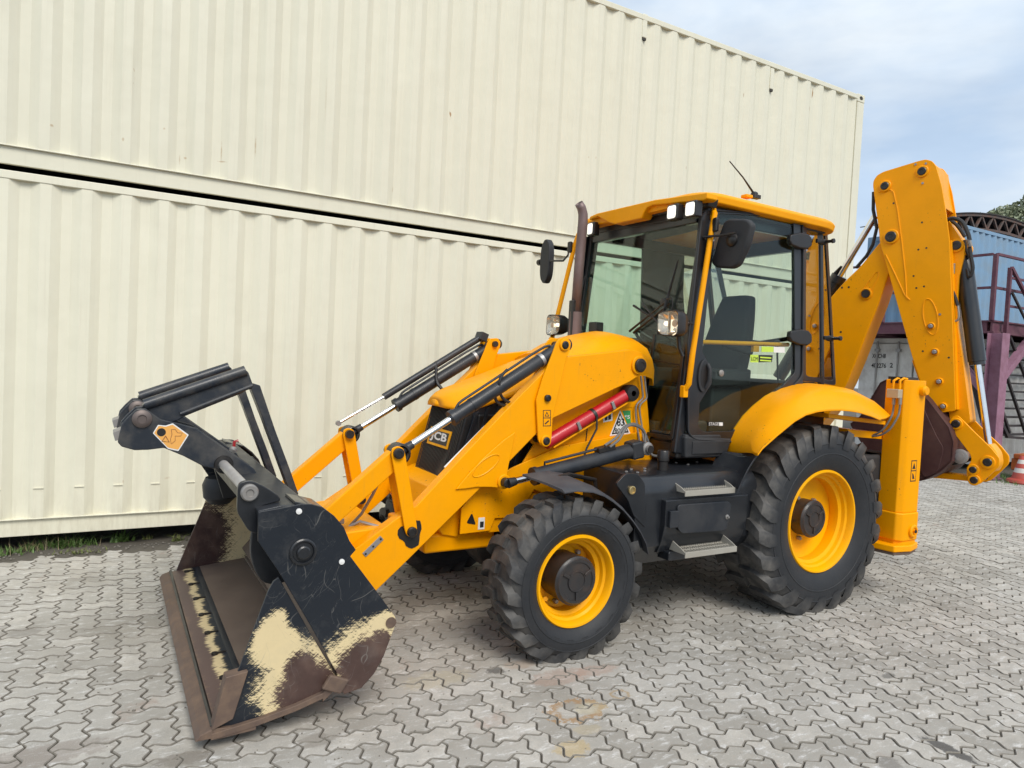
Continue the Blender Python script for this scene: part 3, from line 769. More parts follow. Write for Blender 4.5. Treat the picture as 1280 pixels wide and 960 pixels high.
mb = MB(); mb.sweep([(-1.9, -.012), (0.06, -.012), (0.06, .012), (-1.9, .012)], [(arch(k/N_, .045), (0, 1, 0), (0, 0, 1)) for k in range(N_+1)]); part('roof_sheet', mb, STB, tr)
mb = MB()
mb.sweep([(-.9, -.4), (-.86, -.4), (-.86, .05), (-.9, .05)], [(arch(k/N_, -.0), (0, 1, 0), (0, 0, 1)) for k in range(N_+1)]); part('rear_sheet', mb, TRS, tr)
# traffic cone
CW = plain('cone_white', (.60, .57, .54), .5); CO = paint('cone_red_orange', (.42, .06, .04), .45, .1, (.3, .1, .08), .4)
cp = T(1275, 604, z=0); cn = thing('traffic_cone', 'red and white striped traffic cone by the grass at the right picture edge', 'cone', (cp.x, cp.y, 0))
mb = MB(); mb.lathe([(.0, .0), (.20, .0), (.215, .02), (.20, .06), (.15, .085), (.13, .09)], (cp.x, cp.y, 0), 'z', 28); part('base', mb, CO, cn)
for i, (z0, z1) in enumerate(((.09, .19), (.19, .27), (.27, .35), (.35, .42), (.42, .49))):
    r = lambda z: .135-.105*(z-.09)/.4
    mb = MB(); prof = [(r(z0), z0), (r(z1), z1)]
    if i == 4: prof.append((0, z1+.003))
    mb.lathe(prof, (cp.x, cp.y, 0), 'z', 28); part('stripe', mb, (CO, CW, CO, CW, CO)[i], cn)
# orange pallet truck-like machine behind the post, dark red block
pm = T(1251, 592, z=0)
om = thing('orange_machine', 'low orange machine with a black housing half hidden behind the burgundy post', 'machine', (-10.0, -1.9, 0))
mb = MB(); mb.box(-10.6, -9.95, -2.15, -1.75, .16, .38); mb.box(-10.5, -9.9, -2.1, -1.8, .38, .47); part('body', mb, paint('orange_machine_paint', (.55, .13, .02), .5, .1, (.1, .05, .03), .6), om, bevel=.02)
mb = MB(); mb.box(-10.45, -9.85, -1.74, -1.40, .14, .42); part('housing', mb, PLA, om, bevel=.03)
for y in (-2.0, -1.55):
    mb = MB(); mb.lathe([(.0, -.04), (.10, -.04), (.11, 0), (.10, .04), (0, .04)], (-10.2, y, .11), 'y', 20); part('wheel', mb, RUB, om)
mb = MB(); mb.box(-12.4, -11.0, -1.9, -1.1, .0, .55); part('steel_block', mb, BUR, label='dark red steel block on the ground beyond the traffic cone', cat='block', bevel=.01)
# grass patch round the post foot
mb = MB()
for _ in range(60): blades(mb, rs.uniform(-10.6, -9.1), rs.uniform(-2.4, -1.5), 0, 14, .10, .18, .6, .006, rs)
part('grass', mb, WEED, kind='stuff', flip=False)
# trees beyond
BARK = paint('bark', (.10, .08, .06), .9, 0, (.05, .04, .03), .5)
def tree(x, y, h, r, mat1, mat2, label, seed, n=5200, crown_z=.45, ls=.11):
    rr = random.Random(seed); t = thing('tree', label, 'tree', (x, y, 0), 'trees beyond the far yard')
    mb = MB(); mb.tube([(x, y, 0), (x+.1, y, h*.25), (x-.05, y+.1, h*.5), (x, y, h*.8)], [.24, .19, .14, .05], 10)
    tips = []
    for k in range(11):
        a = rr.uniform(0, 2*pi); z0 = h*rr.uniform(.3, .6); l = r*rr.uniform(.6, 1)
        p1 = (x+cos(a)*l*.5, y+sin(a)*l*.5, z0+l*.35); p2 = (x+cos(a)*l, y+sin(a)*l, z0+l*.8)
        mb.tube([(x, y, z0), p1, p2], [.09, .06, .02], 7); tips.append(p2)
    part('trunk', mb, BARK, t)
    cl = []
    for k in range(48):
        a = rr.uniform(0, 2*pi); q = rr.uniform(-.9, 1); s = sqrt(max(0, 1-q*q))*rr.uniform(.55, 1)
        cl.append((x+cos(a)*r*s, y+sin(a)*r*s, h*(1-crown_z/2)-.0+q*h*crown_z*.5*rr.uniform(.8, 1.05), r*rr.uniform(.16, .34)))
    mb = MB()
    for _ in range(n):
        c = rr.choice(cl); a = rr.uniform(0, 2*pi); q = rr.uniform(-1, 1); s = sqrt(1-q*q); k = c[3]*rr.uniform(.5, 1)**.5
        p = Vector((c[0]+cos(a)*s*k, c[1]+sin(a)*s*k, c[2]+q*k*.8))
        d = Vector((rr.gauss(0, 1), rr.gauss(0, 1), rr.gauss(0, .6))).normalized(); e = d.cross(Vector((rr.gauss(0, 1), rr.gauss(0, 1), rr.gauss(0, 1)))).normalized()
        l = ls*rr.uniform(.6, 1.4); mb.m = 0 if rr.random() < .65 else 1
        mb.add([p-d*l, p+e*l*.45, p+d*l, p-e*l*.45], [(0, 1, 2, 3)])
    part('crown', mb, [mat1, mat2], t, flip=False)
LG1 = leafmat('grey_green_leaf', (.19, .225, .13), (.31, .35, .23)); LG2 = leafmat('olive_leaf', (.22, .24, .14), (.36, .37, .25)); LY = leafmat('yellow_green_leaf', (.20, .20, .03), (.30, .27, .05))
tree(-36.2, -15.2, 11.0, 2.0, LG1, LG2, 'grey-green tree standing behind the arched truss', 1, 12000, .45, .11)
tree(-37.0, -13.6, 11.5, 2.3, LG1, LG2, 'taller grey-green tree at the right picture edge beyond the truss', 2, 12000, .45, .11)
tree(-34.2, -11.6, 9.3, 1.2, LY, LG2, 'yellow-green tree top in front of the taller tree at the right edge', 3, 6000, .4, .08)
# ================================================================ BACKHOE LOADER
LD = thing('backhoe_loader', 'yellow backhoe loader with black front bucket, cab and raised rear digging arm', 'backhoe loader', (1.0, 0, 0))
def P_(name, mb, mat, bevel=0.0, parent=None, **k): return part(name, mb, mat, parent or LD, bevel, **k)
def mir(mb):
    o = MB(); o.v = [(x, -y, z) for x, y, z in mb.v]; o.f = [list(f)[::-1] for f in mb.f]; o.mi = list(mb.mi); return o
def both(name, mb, mat, bevel=0.0, **k): return P_(name, mb, mat, bevel, **k), P_(name, mir(mb), mat, bevel, **k)
def circ(cx, cz, r, n=20): return [(cx+r*cos(2*pi*k/n), cz+r*sin(2*pi*k/n)) for k in range(n)]
def rp(pts, r, n=4):
    """round the corners of a 2d polygon"""
    o = []; N = len(pts)
    for i in range(N):
        p = Vector((*pts[i][:2], 0)); a = Vector((*pts[i-1][:2], 0)); b = Vector((*pts[(i+1) % N][:2], 0))
        rr = pts[i][2] if len(pts[i]) > 2 else r
        da = (a-p); db = (b-p); l = min(rr, da.length*.45, db.length*.45)
        if rr <= 0: o.append((p.x, p.y)); continue
        A = p+da.normalized()*l; B = p+db.normalized()*l
        for k in range(n+1):
            t = k/n; q = A*(1-t)**2+p*2*t*(1-t)+B*t*t; o.append((q.x, q.y))
    return o
def pin(x, z, y, r, out=1, parent=None, boss=None, t=.02):
    """pin head with a boss ring; y is the face it stands on"""
    if boss:
        mb = MB(); mb.lathe([(boss, 0), (boss, .012*out), (boss-.004, .016*out), (r, .016*out)], (x, y, z), 'y', 28); P_('boss', mb, YEL, parent=parent)
    mb = MB(); mb.lathe([(r, 0), (r, t*out), (r-.005, (t+.005)*out), (r*.5, (t+.006)*out), (r*.45, (t+.002)*out), (0, (t+.002)*out)], (x, y, z), 'y', 24)
    return P_('pin', mb, GRS, parent=parent)
# ---------------------------------------------------------------- wheels
def wheel(name, x, z, side, yo, R, Wd, rr, nl, lugh, hubr, hub_y, seed):
    """yo = distance of the rim lip from the machine's centre"""
    s = side; wn = node(name, LD, (x, s*(yo-Wd/2), z)); rs = random.Random(seed)
    mb = MB(); Rc = R-lugh; h = Wd/2; c = (x, 0, z); yc = yo-h+.018
    prof = [(rr-.01, h-.045), (rr+.012, h-.028), (rr+.03, h-.012), (rr+(Rc-rr)*.35, h+.012), (rr+(Rc-rr)*.42, h+.0135), (rr+(Rc-rr)*.425, h+.017), (rr+(Rc-rr)*.45, h+.017), (rr+(Rc-rr)*.455, h+.0138), (rr+(Rc-rr)*.6, h+.014), (rr+(Rc-rr)*.67, h+.0115), (rr+(Rc-rr)*.675, h+.015), (rr+(Rc-rr)*.69, h+.015), (rr+(Rc-rr)*.70, h+.010), (rr+(Rc-rr)*.82, h-.004), (Rc-.012, h-.035), (Rc+.002, h-.075), (Rc+.004, 0)]
    prof += [(a, -b) for a, b in prof[-2::-1]]
    mb.lathe([(a, b) for a, b in prof], (x, yc, z), 'y', 96)
    ncar = len(mb.f)
    # lugs
    def lug(ang, sd):
        st = [(-.02, .03, 0), (.30, .035, 0), (.62, .02, 0), (.84, -.025, 0), (.97, -.075, .006), (1.05, -.125, .055), (1.075, -.15, .085)]
        rings = []
        for t, ph, drop in st:
            yy = yc+sd*t*h; a = ang+ph*(22/nl); r0 = Rc-.02-drop*1.3; r1 = R-drop-(0.004 if t > .9 else 0)
            hw = (.034 if t < .9 else .030)*R/R; wa = (Wd*.112)/R; wt = wa*.78
            rings.append([(x+cos(a+q)*rad, yy+(.012*sd if rad > r0+.01 and t > .9 else 0)*0, z+sin(a+q)*rad) for q, rad in ((-wa, r0), (-wt, r1), (wt, r1), (wa, r0))])
        mb.loft(rings)
    for k in range(nl):
        a = 2*pi*k/nl
        lug(a+rs.gauss(0, .004), 1); lug(a+pi/nl+rs.gauss(0, .004), -1)
    m2 = mb if s > 0 else mir(mb)
    o = part('tyre', m2, RUB, wn, bevel=.006, ang=35, seg=1)
    me = o.data; at = me.attributes.new('tread', 'FLOAT', 'POINT'); cc = WL[o.name]
    vals = []
    for v in me.vertices:
        p = v.co+cc; r = hypot(p.x-x, p.z-z); vals.append(max(0.0, min(1.0, (r-(rr+(Rc-rr)*.66))/((Rc-rr)*.34+.001)))*(1.0 if r < R-.012 else .55))
    at.data.foreach_set('value', vals)
    # rim
    Y = lambda d: s*(yo-d)
    prof = [(rr+.004, .028), (rr+.012, .010), (rr+.006, .0), (rr-.006, .0), (rr-.014, .012), (rr-.020, .05), (rr-.034, .06), (rr-.040, .085), (rr-.062, .098), (rr-.066, .16), (rr-.060, .175)]
    d0 = .175
    disc = hub_y+.0
    prof += [(rr-.085, .20), (hubr+.055, disc+.055), (hubr+.01, disc+.05), (0, disc+.05)] if disc+.055 > .2 else [(rr-.09, .185), (hubr+.05, .195), (hubr, .195), (0, .195)]
    mb = MB(); mb.lathe([(a, -b*s) for a, b in prof], (x, s*yo, z), 'y', 72); o = part('rim', mb, YEL2, wn, ang=40)
    mb = MB(); mb.lathe([(rr-.02, -s*.10), (rr-.02, -s*(Wd-.03)), (rr+.01, -s*(Wd-.02)), (rr-.05, -s*(Wd-.05)), (rr-.05, -s*.2)], (x, s*yo, z), 'y', 48); part('rim_barrel', mb, YEL2, wn)
    # hub
    hy = hub_y
    prof = [(hubr, .24), (hubr, hy+.03), (hubr+.004, hy+.028), (hubr+.004, hy+.016), (hubr-.004, hy+.012), (hubr-.012, hy), (hubr*.80, hy), (hubr*.78, hy+.006), (hubr*.45, hy+.006), (hubr*.43, hy-.002), (hubr*.40, hy-.002), (hubr*.38, hy+.004), (0, hy+.004)]
    mb = MB(); mb.lathe([(a, -b*s) for a, b in prof], (x, s*yo, z), 'y', 40); part('hub', mb, HUB, wn)
    mb = MB()
    for k in range(3):
        a = 2*pi*k/3+.5; p = (x+cos(a)*hubr*.62, Y(hy+.001), z+sin(a)*hubr*.62)
        mb.obox(p, (cos(a)*hubr*.17, 0, sin(a)*hubr*.17), (0, .006, 0), (-sin(a)*.008, 0, cos(a)*.008))
    part('hub_rib', mb, HUB, wn, bevel=.002)
    for k in range(5):
        a = 2*pi*k/5+1.1; r_ = hubr+.028
        mb = MB(); mb.lathe([(.016, 0), (.016, .022*s), (.012, .028*s), (0, .028*s)], (x+cos(a)*r_, Y(.19 if disc+.055 <= .2 else disc+.055), z+sin(a)*r_), 'y', 8)
        part('wheel_nut', mb, STL, wn)
    if s > 0:
        a = -2.2; p = (x+cos(a)*(rr-.075)*(-1), Y(.16), z+sin(a)*(rr-.085)); mb = MB(); mb.cyl(p, (p[0]+.02, p[1]+.03, p[2]+.02), .014, 10); part('valve_guard', mb, YEL2, wn)
    return wn
for s in (1, -1):
    wheel('front_wheel', 2.17, .459, s, 1.035, .490, .33, .2654, 20, .030, .142, .004, 3+s)
    wheel('rear_wheel', 0.0, .664, s, 1.0815, .712, .46, .3715, 22, .032, .137, .075, 9+s)
mb = MB(); mb.cyl((2.17, -.76, .459), (2.17, .76, .459), .085, 20); mb.lathe([(.1, -.16), (.19, -.12), (.2, 0), (.19, .12), (.1, .16)], (2.17, 0, .459), 'y', 24); mb.box(2.09, 2.25, -.35, .35, .46, .58); P_('front_axle', mb, GRS, .01)
mb = MB(); mb.cyl((0, -.78, .664), (0, .78, .664), .13, 24); mb.lathe([(.14, -.3), (.25, -.2), (.27, 0), (.25, .2), (.14, .3)], (0, 0, .664), 'y', 24); P_('rear_axle', mb, GRS, .01)
# ---------------------------------------------------------------- chassis and engine bay
mb = MB()
low = XZ([(577, 636), (600, 609), (640, 585), (700, 558), (800, 540), (820, 590), (818, 608), (700, 625), (668, 612), (650, 640), (640.6, 647), (618.8, 648), (612.5, 663.6), (575, 668)], .43)
mb.py(low, .415, .43); P_('side_plate', mb, YEL, .004)
P_('side_plate', mir(mb), YEL, .004)
mb = MB(); mb.box(.2, 2.5, .30, .41, .62, .86); P_('chassis_rail', mb, YEL, .006); P_('chassis_rail', mir(mb), YEL, .006)
# rear panel of the engine bay that carries the stickers
mb = MB(); pn = XZ([(690, 520), (806, 462), (818, 608), (650, 640), (640, 600)], .40); mb.py(pn, .385, .40); P_('bay_panel', mb, YEL, .004); P_('bay_panel', mir(mb), YEL, .004)
a, b = T(716, 525, y=.402), T(722, 600, y=.402)
for (p0, p1) in (((738, 500), (727, 600)), ((722, 604), (722, 620))):
    a, b = T(*p0, y=.402), T(*p1, y=.402); mb = MB(); mb.obox((a+b)/2, (b-a)/2, (.003, 0, 0), (0, .0022, 0)); P_('panel_seam', mb, GRS)
mb = MB(); mb.box(1.15, 2.50, -.30, .30, .62, 1.38); P_('engine_block', mb, GRS, .02)
nose = MB(); nose.py(XZ([(553, 669), (573, 672), (577, 636), (573, 600), (545, 612), (535, 640)], .36), -.36, .36); P_('nose_frame', nose, YEL, .01)
mb = MB(); mb.box(2.35, 2.85, -.34, .34, .50, .62); P_('nose_underside', mb, YEL, .02)
# drain hole and small plates on the side plate
mb = MB(); mb.py(rp(XZ([(583, 654), (595, 656), (590, 641)], .4325), .015), .430, .4325); P_('access_hole', mb, GRS)
mb = MB(); a = T(597.5, 662, y=.433); mb.box(a.x-.045, a.x, .4301, .4335, a.z, a.z+.075); P_('small_label', mb, WHT)
mb = MB(); mb.box(a.x-.038, a.x-.012, .4336, .4345, a.z+.012, a.z+.05); P_('small_label_print', mb, INK)
# ---------------------------------------------------------------- bonnet and grille
def bring(x, hw, zs, zt, n=10):
    """bonnet cross-section: side foot, rounded shoulder, crown"""
    pts = [(x, hw, zs)]
    for k in range(n+1):
        t = k/n; y = hw*(1-t)*1.0; e = (1-(y/hw)**3.2); pts.append((x, y, zs+.02+(zt-zs-.02)*e))
    return pts+[(px_, -py_, pz_) for px_, py_, pz_ in pts[-2::-1]]
secs = [(2.675, .07, 1.405, 1.450), (2.66, .15, 1.40, 1.475), (2.61, .235, 1.395, 1.505), (2.54, .292, 1.395, 1.535), (2.42, .315, 1.44, 1.575), (2.25, .33, 1.50, 1.64), (2.0, .345, 1.62, 1.735), (1.80, .36, 1.68, 1.80), (1.70, .37, 1.70, 1.835)]
mb = MB(); R_ = [bring(*s_) for s_ in secs]; mb.loft(R_, cap=False, closed=False); mb.add(R_[0], [list(range(len(R_[0])))])
hood = P_('bonnet', mb, YEL, ang=50)
so_ = hood.modifiers.new('thick', 'SOLIDIFY'); so_.thickness = .02; so_.offset = -1
secs = [(1.84, .400, 1.72, 1.80), (1.70, .405, 1.74, 1.885), (1.55, .405, 1.76, 1.945), (1.36, .405, 1.79, 1.985), (1.30, .405, 1.79, 1.98), (1.20, .405, 1.79, 1.962), (1.125, .40, 1.77, 1.935), (1.10, .39, 1.72, 1.88)]
mb = MB()
def hring(x, hw, zs, zt):
    q = [(hw, zs-(.35 if x > 1.25 else .12)), (hw, zs), (hw-.012, zs+.03), (hw-.07, zs+(zt-zs)*.62), (hw-.17, zs+(zt-zs)*.90), (hw-.30, zt), (.0, zt+.006)]
    return [(x, a_, b_) for a_, b_ in q]+[(x, -a_, b_) for a_, b_ in q[-2::-1]]
R_ = [hring(*s_) for s_ in secs]; mb.loft(R_, cap=False, closed=False)
mb.add(R_[0], [list(range(len(R_[0])))]); mb.add(R_[-1], [list(range(len(R_[-1])))])
P_('rear_bonnet', mb, YEL, .008, ang=28)
# moulded ribs of the rear bonnet
# grille: front mask
X0, X1_ = 2.56, 2.70
fr = [(X0, .285, 1.425), (X0, -.285, 1.425), (X1_-.02, -.255, .88), (X1_+.02, -.10, .835), (X1_+.02, .10, .835), (X1_-.02, .255, .88)]
mb = MB(); mb.ext(fr, (-.10, 0, 0)); gr = P_('grille', mb, GRL, .012)
for k in range(26):
    y0 = -.262+k*.021; zt_ = 1.405; zb_ = .90 if abs(y0) < .2 else .93
    xf = lambda z: X0+(1.425-z)/(1.425-.85)*(X1_-X0)
    mb = MB(); mb.ext([(xf(zt_)+.002, y0-.0035, zt_), (xf(zt_)+.002, y0+.0035, zt_), (xf(zb_)+.002, y0+.0035, zb_), (xf(zb_)+.002, y0-.0035, zb_)], (.005, 0, 0)); P_('grille_bar', mb, GRL, parent=gr)
mb = MB(); mb.py([(2.52, 1.41), (2.05, 1.60), (1.75, 1.66), (1.75, 1.05), (2.60, .92)], .275, .292); sg = P_('side_grille', mb, BLK, .004)
for k in range(9):
    x0 = 2.52-k*.085; mb = MB(); mb.ext([(x0, .292, 1.38+.035*k), (x0-.03, .292, 1.395+.035*k), (x0+.10, .292, .98), (x0+.13, .292, .965)], (0, .012, 0)); P_('side_grille_bar', mb, BLK, .002, parent=sg)
P_('side_grille', mir(mb), BLK)
# badge on the grille
nrm = Vector((1, 0, (X1_-X0)/(1.425-.85))).normalized(); upv = Vector((-nrm.z, 0, nrm.x))
bc = [T(538.5, 533, x=2.62), T(564, 538.5, x=2.62), T(559, 559, x=2.645), T(534, 554, x=2.645)]
yc_ = (bc[0].y+bc[1].y)/2; zc_ = (bc[0].z+bc[3].z)/2; wB = abs(bc[1].y-bc[0].y); hB = abs(bc[0].z-bc[3].z)*1.0
def onface(y, z, d=0.0):
    x = X0+(1.425-z)/(1.425-.85)*(X1_-X0)+.008; return Vector((x, y, z))+nrm*d
def badge(y0, y1, z0, z1, d0, d1, mat, nm, parent=None, cut=0.0):
    mb = MB(); mb.ext([onface(y0, z0, d0), onface(y1, z0, d0), onface(y1, z1, d0), onface(y0, z1, d0)], nrm*(d1-d0)); return P_(nm, mb, mat, parent=parent or gr)
print('badge', yc_, zc_, wB, hB)
y0, y1, z0, z1 = yc_-wB/2, yc_+wB/2, zc_-hB/2, zc_+hB/2
badge(y0, y1, z0, z1, 0, .006, YEL2, 'badge'); badge(y0+wB*.07, y1-wB*.07, z0+hB*.14, z1-hB*.14, .006, .0075, INK, 'badge_field')
o_ = onface(y0+wB*.11, z0+hB*.20, .0085); text('badge_letters', 'JCB', WHT, gr, o_, (0, 1, 0), upv, hB*.62, width=wB*.78, bold=.035)
# ---------------------------------------------------------------- loader arms (near side traced on its plane, far side mirrored)
YO, YI = .515, .435
arm = XZ([(405, 748), (436, 700), (443, 687), (503, 643), (521, 632), (600, 547), (640, 505), (688, 456), (700, 446), (712, 446), (757, 441), (790, 437), (803, 441), (808, 455), (805, 466), (786, 478), (691, 523), (672, 541), (636, 578), (602, 609), (500, 710), (471, 738), (440, 768), (415, 770)], YO)
mb = MB(); mb.py(arm, YI, YO); a1_, a2_ = both('loader_arm', mb, YEL, .006)
def onarm(mb, nm, mat, bev=0.0, near=True, far=True, **k):
    r = []
    if near: r.append(part(nm, mb, mat, a1_, bev, **k))
    if far: r.append(part(nm, mir(mb), mat, a2_, bev, **k))
    return r
# outer gusset with its pressed oval
gus = XZ([(570, 612), (577, 603), (588, 590), (601, 576), (615, 563), (630, 550), (644, 540), (641, 560), (636, 582), (633.5, 596), (633, 606), (625, 610), (612, 609), (596, 609), (582, 611)], YO+.014)
mb = MB(); mb.py(gus, YO+.001, YO+.014); onarm(mb, 'gusset', YEL, .005)
ov = []; c0_, c1_ = (607.5, 584), (17, -11.5)
for k in range(25):
    a = 2*pi*k/24; u = cos(a); v = sin(a)
    ov.append((607.5+u*16+v*5, 582-u*13+v*5.5))
pts3 = [T(p[0], p[1], y=YO+.014) for p in ov]
mb = MB(); mb.tube(pts3, .0045, 6, cap=False); onarm(mb, 'pressed_oval', YEL)
# lift-ram pin on the gusset
q = T(629.5, 602, y=YO+.015)
pin(q.x, q.z, YO+.012, .030, parent=a1_, boss=.046, t=.06); LRP = Vector((q.x, YO+.07, q.z))
# strut plate that carries the tilt ram
YS0, YS1 = .525, .540
strut = rp(XZ([(696, 428), (700, 423), (710, 422.5), (714, 428), (713, 436), (707.7, 449), (691, 523), (689.5, 550), (687, 557), (677, 558), (673, 550), (670.5, 500), (678.5, 473), (691, 441.7)], YS1), .012, 2)
mb = MB(); mb.py(strut, YS0, YS1); both('strut_plate', mb, YEL, .004)
mb = MB(); mb.py(strut, YI-.028, YI-.014); both('strut_plate', mb, YEL, .004)
for px, py, r in ((705.2, 431.3, .026), (683.8, 497.5, .022), (681.7, 551, .026)):
    q = T(px, py, y=YS1); pin(q.x, q.z, YS1-.002, r, boss=r+.012 if r > .023 else None); 
    mb = MB(); mb.cyl((q.x, YI-.05, q.z), (q.x, YS1, q.z), r*.9, 16); P_('cross_pin', mb, GRS)
    mb = MB(); mb.cyl((q.x, -(YI-.05), q.z), (q.x, -YS1, q.z), r*.9, 16); P_('cross_pin', mb, GRS)
# pivot of the arm on the frame
q = T(800.4, 456.7, y=YO+.02); pin(q.x, q.z, YO, .048, boss=.066, t=.03, parent=a1_)
# upper seam line
# lever pairs
lev = XZ([(489.5, 569), (490, 561), (497, 557.5), (504, 560), (506.5, 566), (521, 655), (522, 665), (516, 672), (509, 670), (506, 662)], YS1)
lev = rp(lev, .012, 2)
mb = MB(); mb.py(lev, YS0, YS1); both('tilt_lever', mb, YEL, .004)
mb = MB(); mb.py(lev, YI-.028, YI-.012); both('tilt_lever', mb, YEL, .004)
for px, py, r in ((497.8, 566.6, .032), (514.6, 664.6, .030)):
    q = T(px, py, y=YS1); pin(q.x, q.z, YS1-.002, r); mb = MB(); mb.cyl((q.x, YI-.06, q.z), (q.x, YS1+.008, q.z), r*.92, 18); both('cross_pin', mb, GRS)
# worn paint ring round the lower pin
q = T(513.5, 665.5, y=YO+.002); mb = MB(); ring = []
for k in range(22):
    a = 2*pi*k/22; rr_ = .070+.014*sin(3*a+1)+random.uniform(-.006, .006); ring.append((q.x+rr_*cos(a), q.z+rr_*sin(a)*1.15-.008))
mb.py(ring, YO+.0005, YO+.003); P_('worn_patch', mb, GRS, parent=a1_)
# tilt links from the lever top to the bucket
lt = T(498, 566.6, y=.475); LK = Vector((3.60, .475, .935))
def beam(a, b, hy, hz):
    a = Vector(a); b = Vector(b); t = (b-a).normalized(); u = Vector((0, 1, 0)); v = t.cross(u)
    m = MB(); m.obox((a+b)/2, (b-a)/2, u*hy, v*hz); return m
TLA = Vector((lt.x, .475, lt.z))
a = TLA+Vector((.02, 0, -.02)); b_ = Vector((3.72, .475, .62))
mb = beam(a, b_, .036, .055); both('tilt_link', mb, YEL, .008)
mb = MB(); mb.lathe([(.05, -.045), (.062, -.04), (.062, .04), (.05, .045)], TLA, 'y', 24); both('link_eye', mb, GRS)
# tilt rams
def ram(p0, p1, rb, rrod, f, mat=BLK, name='tilt_ram', gland=1.18, pipe=True, rod0=0.0):
    """p0 rod eye, p1 barrel foot; f = share of the length where the rod shows"""
    p0 = Vector(p0); p1 = Vector(p1); d = p1-p0; n_ = d.normalized()
    g = p0+d*f
    mb = MB(); mb.tube([g, g+n_*.03, g+n_*.032, p1-n_*.06, p1-n_*.02], [rb*gland, rb*gland, rb, rb, rb*.8], 24)
    o = P_(name, mb, mat, ang=40)
    mb = MB(); mb.cyl(p0+n_*rod0, g+n_*.02, rrod, 18); part('rod', mb, CHR, o)
    if rod0: mb = MB(); mb.tube([p0, p0+n_*rod0], [rrod*1.5, rrod*1.15], 16); part('rod_eye', mb, mat, o)
    mb = MB(); mb.lathe([(rb*.4, -.04), (rb*.95, -.036), (rb*.95, .036), (rb*.4, .04)], p1, 'y', 20); part('foot_eye', mb, mat, o)
    return o, n_, g
RF = T(705.2, 431, y=.475)
for s in (1, -1):
    p0 = Vector((TLA.x, s*.475, TLA.z)); p1 = Vector((RF.x, s*.475, RF.z))
    o, n_, g = ram(p0, p1, .043, .021, .29, rod0=.10)
    upv2 = Vector((0, 1, 0)).cross(n_); upv2 = upv2 if upv2.z > 0 else -upv2
    # hydraulic pipe clamped along the top
    a = g+n_*.06+upv2*.052; b_ = p1-n_*.10+upv2*.058
    mb = MB(); mb.tube([a-upv2*.012, a+n_*.03+upv2*.004, a+n_*.06+upv2*.008, b_-n_*.15+upv2*.008, b_-n_*.04+upv2*.004, b_-upv2*.01], .0085, 8); part('pipe', mb, BLK, o)
    for t in (.18, .78):
        c_ = g+n_*((p1-g).length*t); mb = MB(); mb.tube([c_-n_*.012, c_+n_*.012], .0455, 20); part('clamp', mb, STL if t > .5 else BLK, o)
# levelling rod above the far tilt ram
mb = MB(); a = T(602, 421, y=-.475); b_ = T(480, 496, y=-.475); c_ = T(423, 529, y=-.475)
mb.tube([b_, a], .025, 18); lv = P_('levelling_cylinder', mb, BLK, ang=40)
mb = MB(); mb.cyl(c_, b_, .011, 12); part('rod', mb, CHR, lv); mb = MB(); mb.lathe([(.0, -.014), (.018, -.014), (.018, .014), (0, .014)], c_, 'y', 16); part('rod_end', mb, STL, lv)
mb = MB(); mb.obox(a, (.03, 0, .01), (0, .05, 0), (-.01, 0, .03)); part('end_block', mb, BLK, lv, bevel=.004)
# red safety strut stowed along the arm
a = T(686, 552, y=.50); b_ = T(786.5, 491, y=.50); 
sa = T(690, 549, y=.47); sb = T(783, 493.5, y=.47); n_ = (sb-sa).normalized(); vv = Vector((0, 1, 0)).cross(n_)
mb = MB(); mb.tube([sa-n_*.06, sb], .043, 24); ss = P_('safety_strut', mb, RED, ang=40)
mb = MB(); mb.obox((sa+sb)/2+vv*(.050 if vv.z < 0 else -.050), n_*((sb-sa).length/2+.02), (0, .02, 0), vv*.006); part('strut_channel', mb, YEL, ss, bevel=.003)
mb = MB(); e = sb+n_*.03; mb.lathe([(.02, -.045), (.056, -.04), (.060, .030), (.052, .045), (.02, .048)], e, 'y', 28); part('strut_pivot', mb, GRS, ss)
for t in (.30, .76):
    c_ = sa+(sb-sa)*t+Vector((0, .043, 0)); mb = MB(); mb.obox(c_, n_*.012, (0, .008, 0), vv*.028); part('clip', mb, STL, ss, bevel=.003)
c_ = sa+(sb-sa)*.53; mb = MB(); mb.tube([c_-n_*.012, c_+n_*.012], .046, 20); part('strap', mb, GRS, ss)
mb = MB(); p = c_+Vector((0, .05, 0)); q2 = T(724, 590, y=.52); mb.tube([p, p+Vector((0, .004, -.09)), (p+q2)/2+Vector((.01, 0, -.03)), q2], .007, 6); part('strap_tail', mb, GRS, ss)
# arm cross member between the arms and its pipes
cm = XZ([(446, 652), (486, 663), (470, 700), (432, 690)], .40); 
ctop = [T(438, 667, y=.40), T(453, 642, y=-.05)]
mb = MB(); mb.py([(3.46, .70), (3.13, .72), (3.12, .62), (3.44, .52)], -.43, .43); P_('cross_member', mb, YEL, .01)
mb = MB(); mb.tube([T(436, 659, y=.3), T(450, 652, y=.32), T(483, 661, y=.40)], .010, 8); P_('steel_pipe', mb, STL)
mb = MB(); mb.tube([T(436, 659, y=.28), T(452, 642, y=.30), T(466, 618, y=.36), T(477, 595, y=.40), T(486, 580, y=.43)], .009, 8); P_('steel_pipe', mb, STL)
mb = MB(); mb.box(3.36, 3.42, .26, .33, .73, .76); P_('pipe_coupling', mb, STL, .004)
mb = MB(); mb.tube([T(522, 548, y=-.30), T(505, 566, y=-.35), T(495, 575, y=-.40), T(470, 600, y=-.42)], .008, 6); P_('steel_pipe', mb, STL)
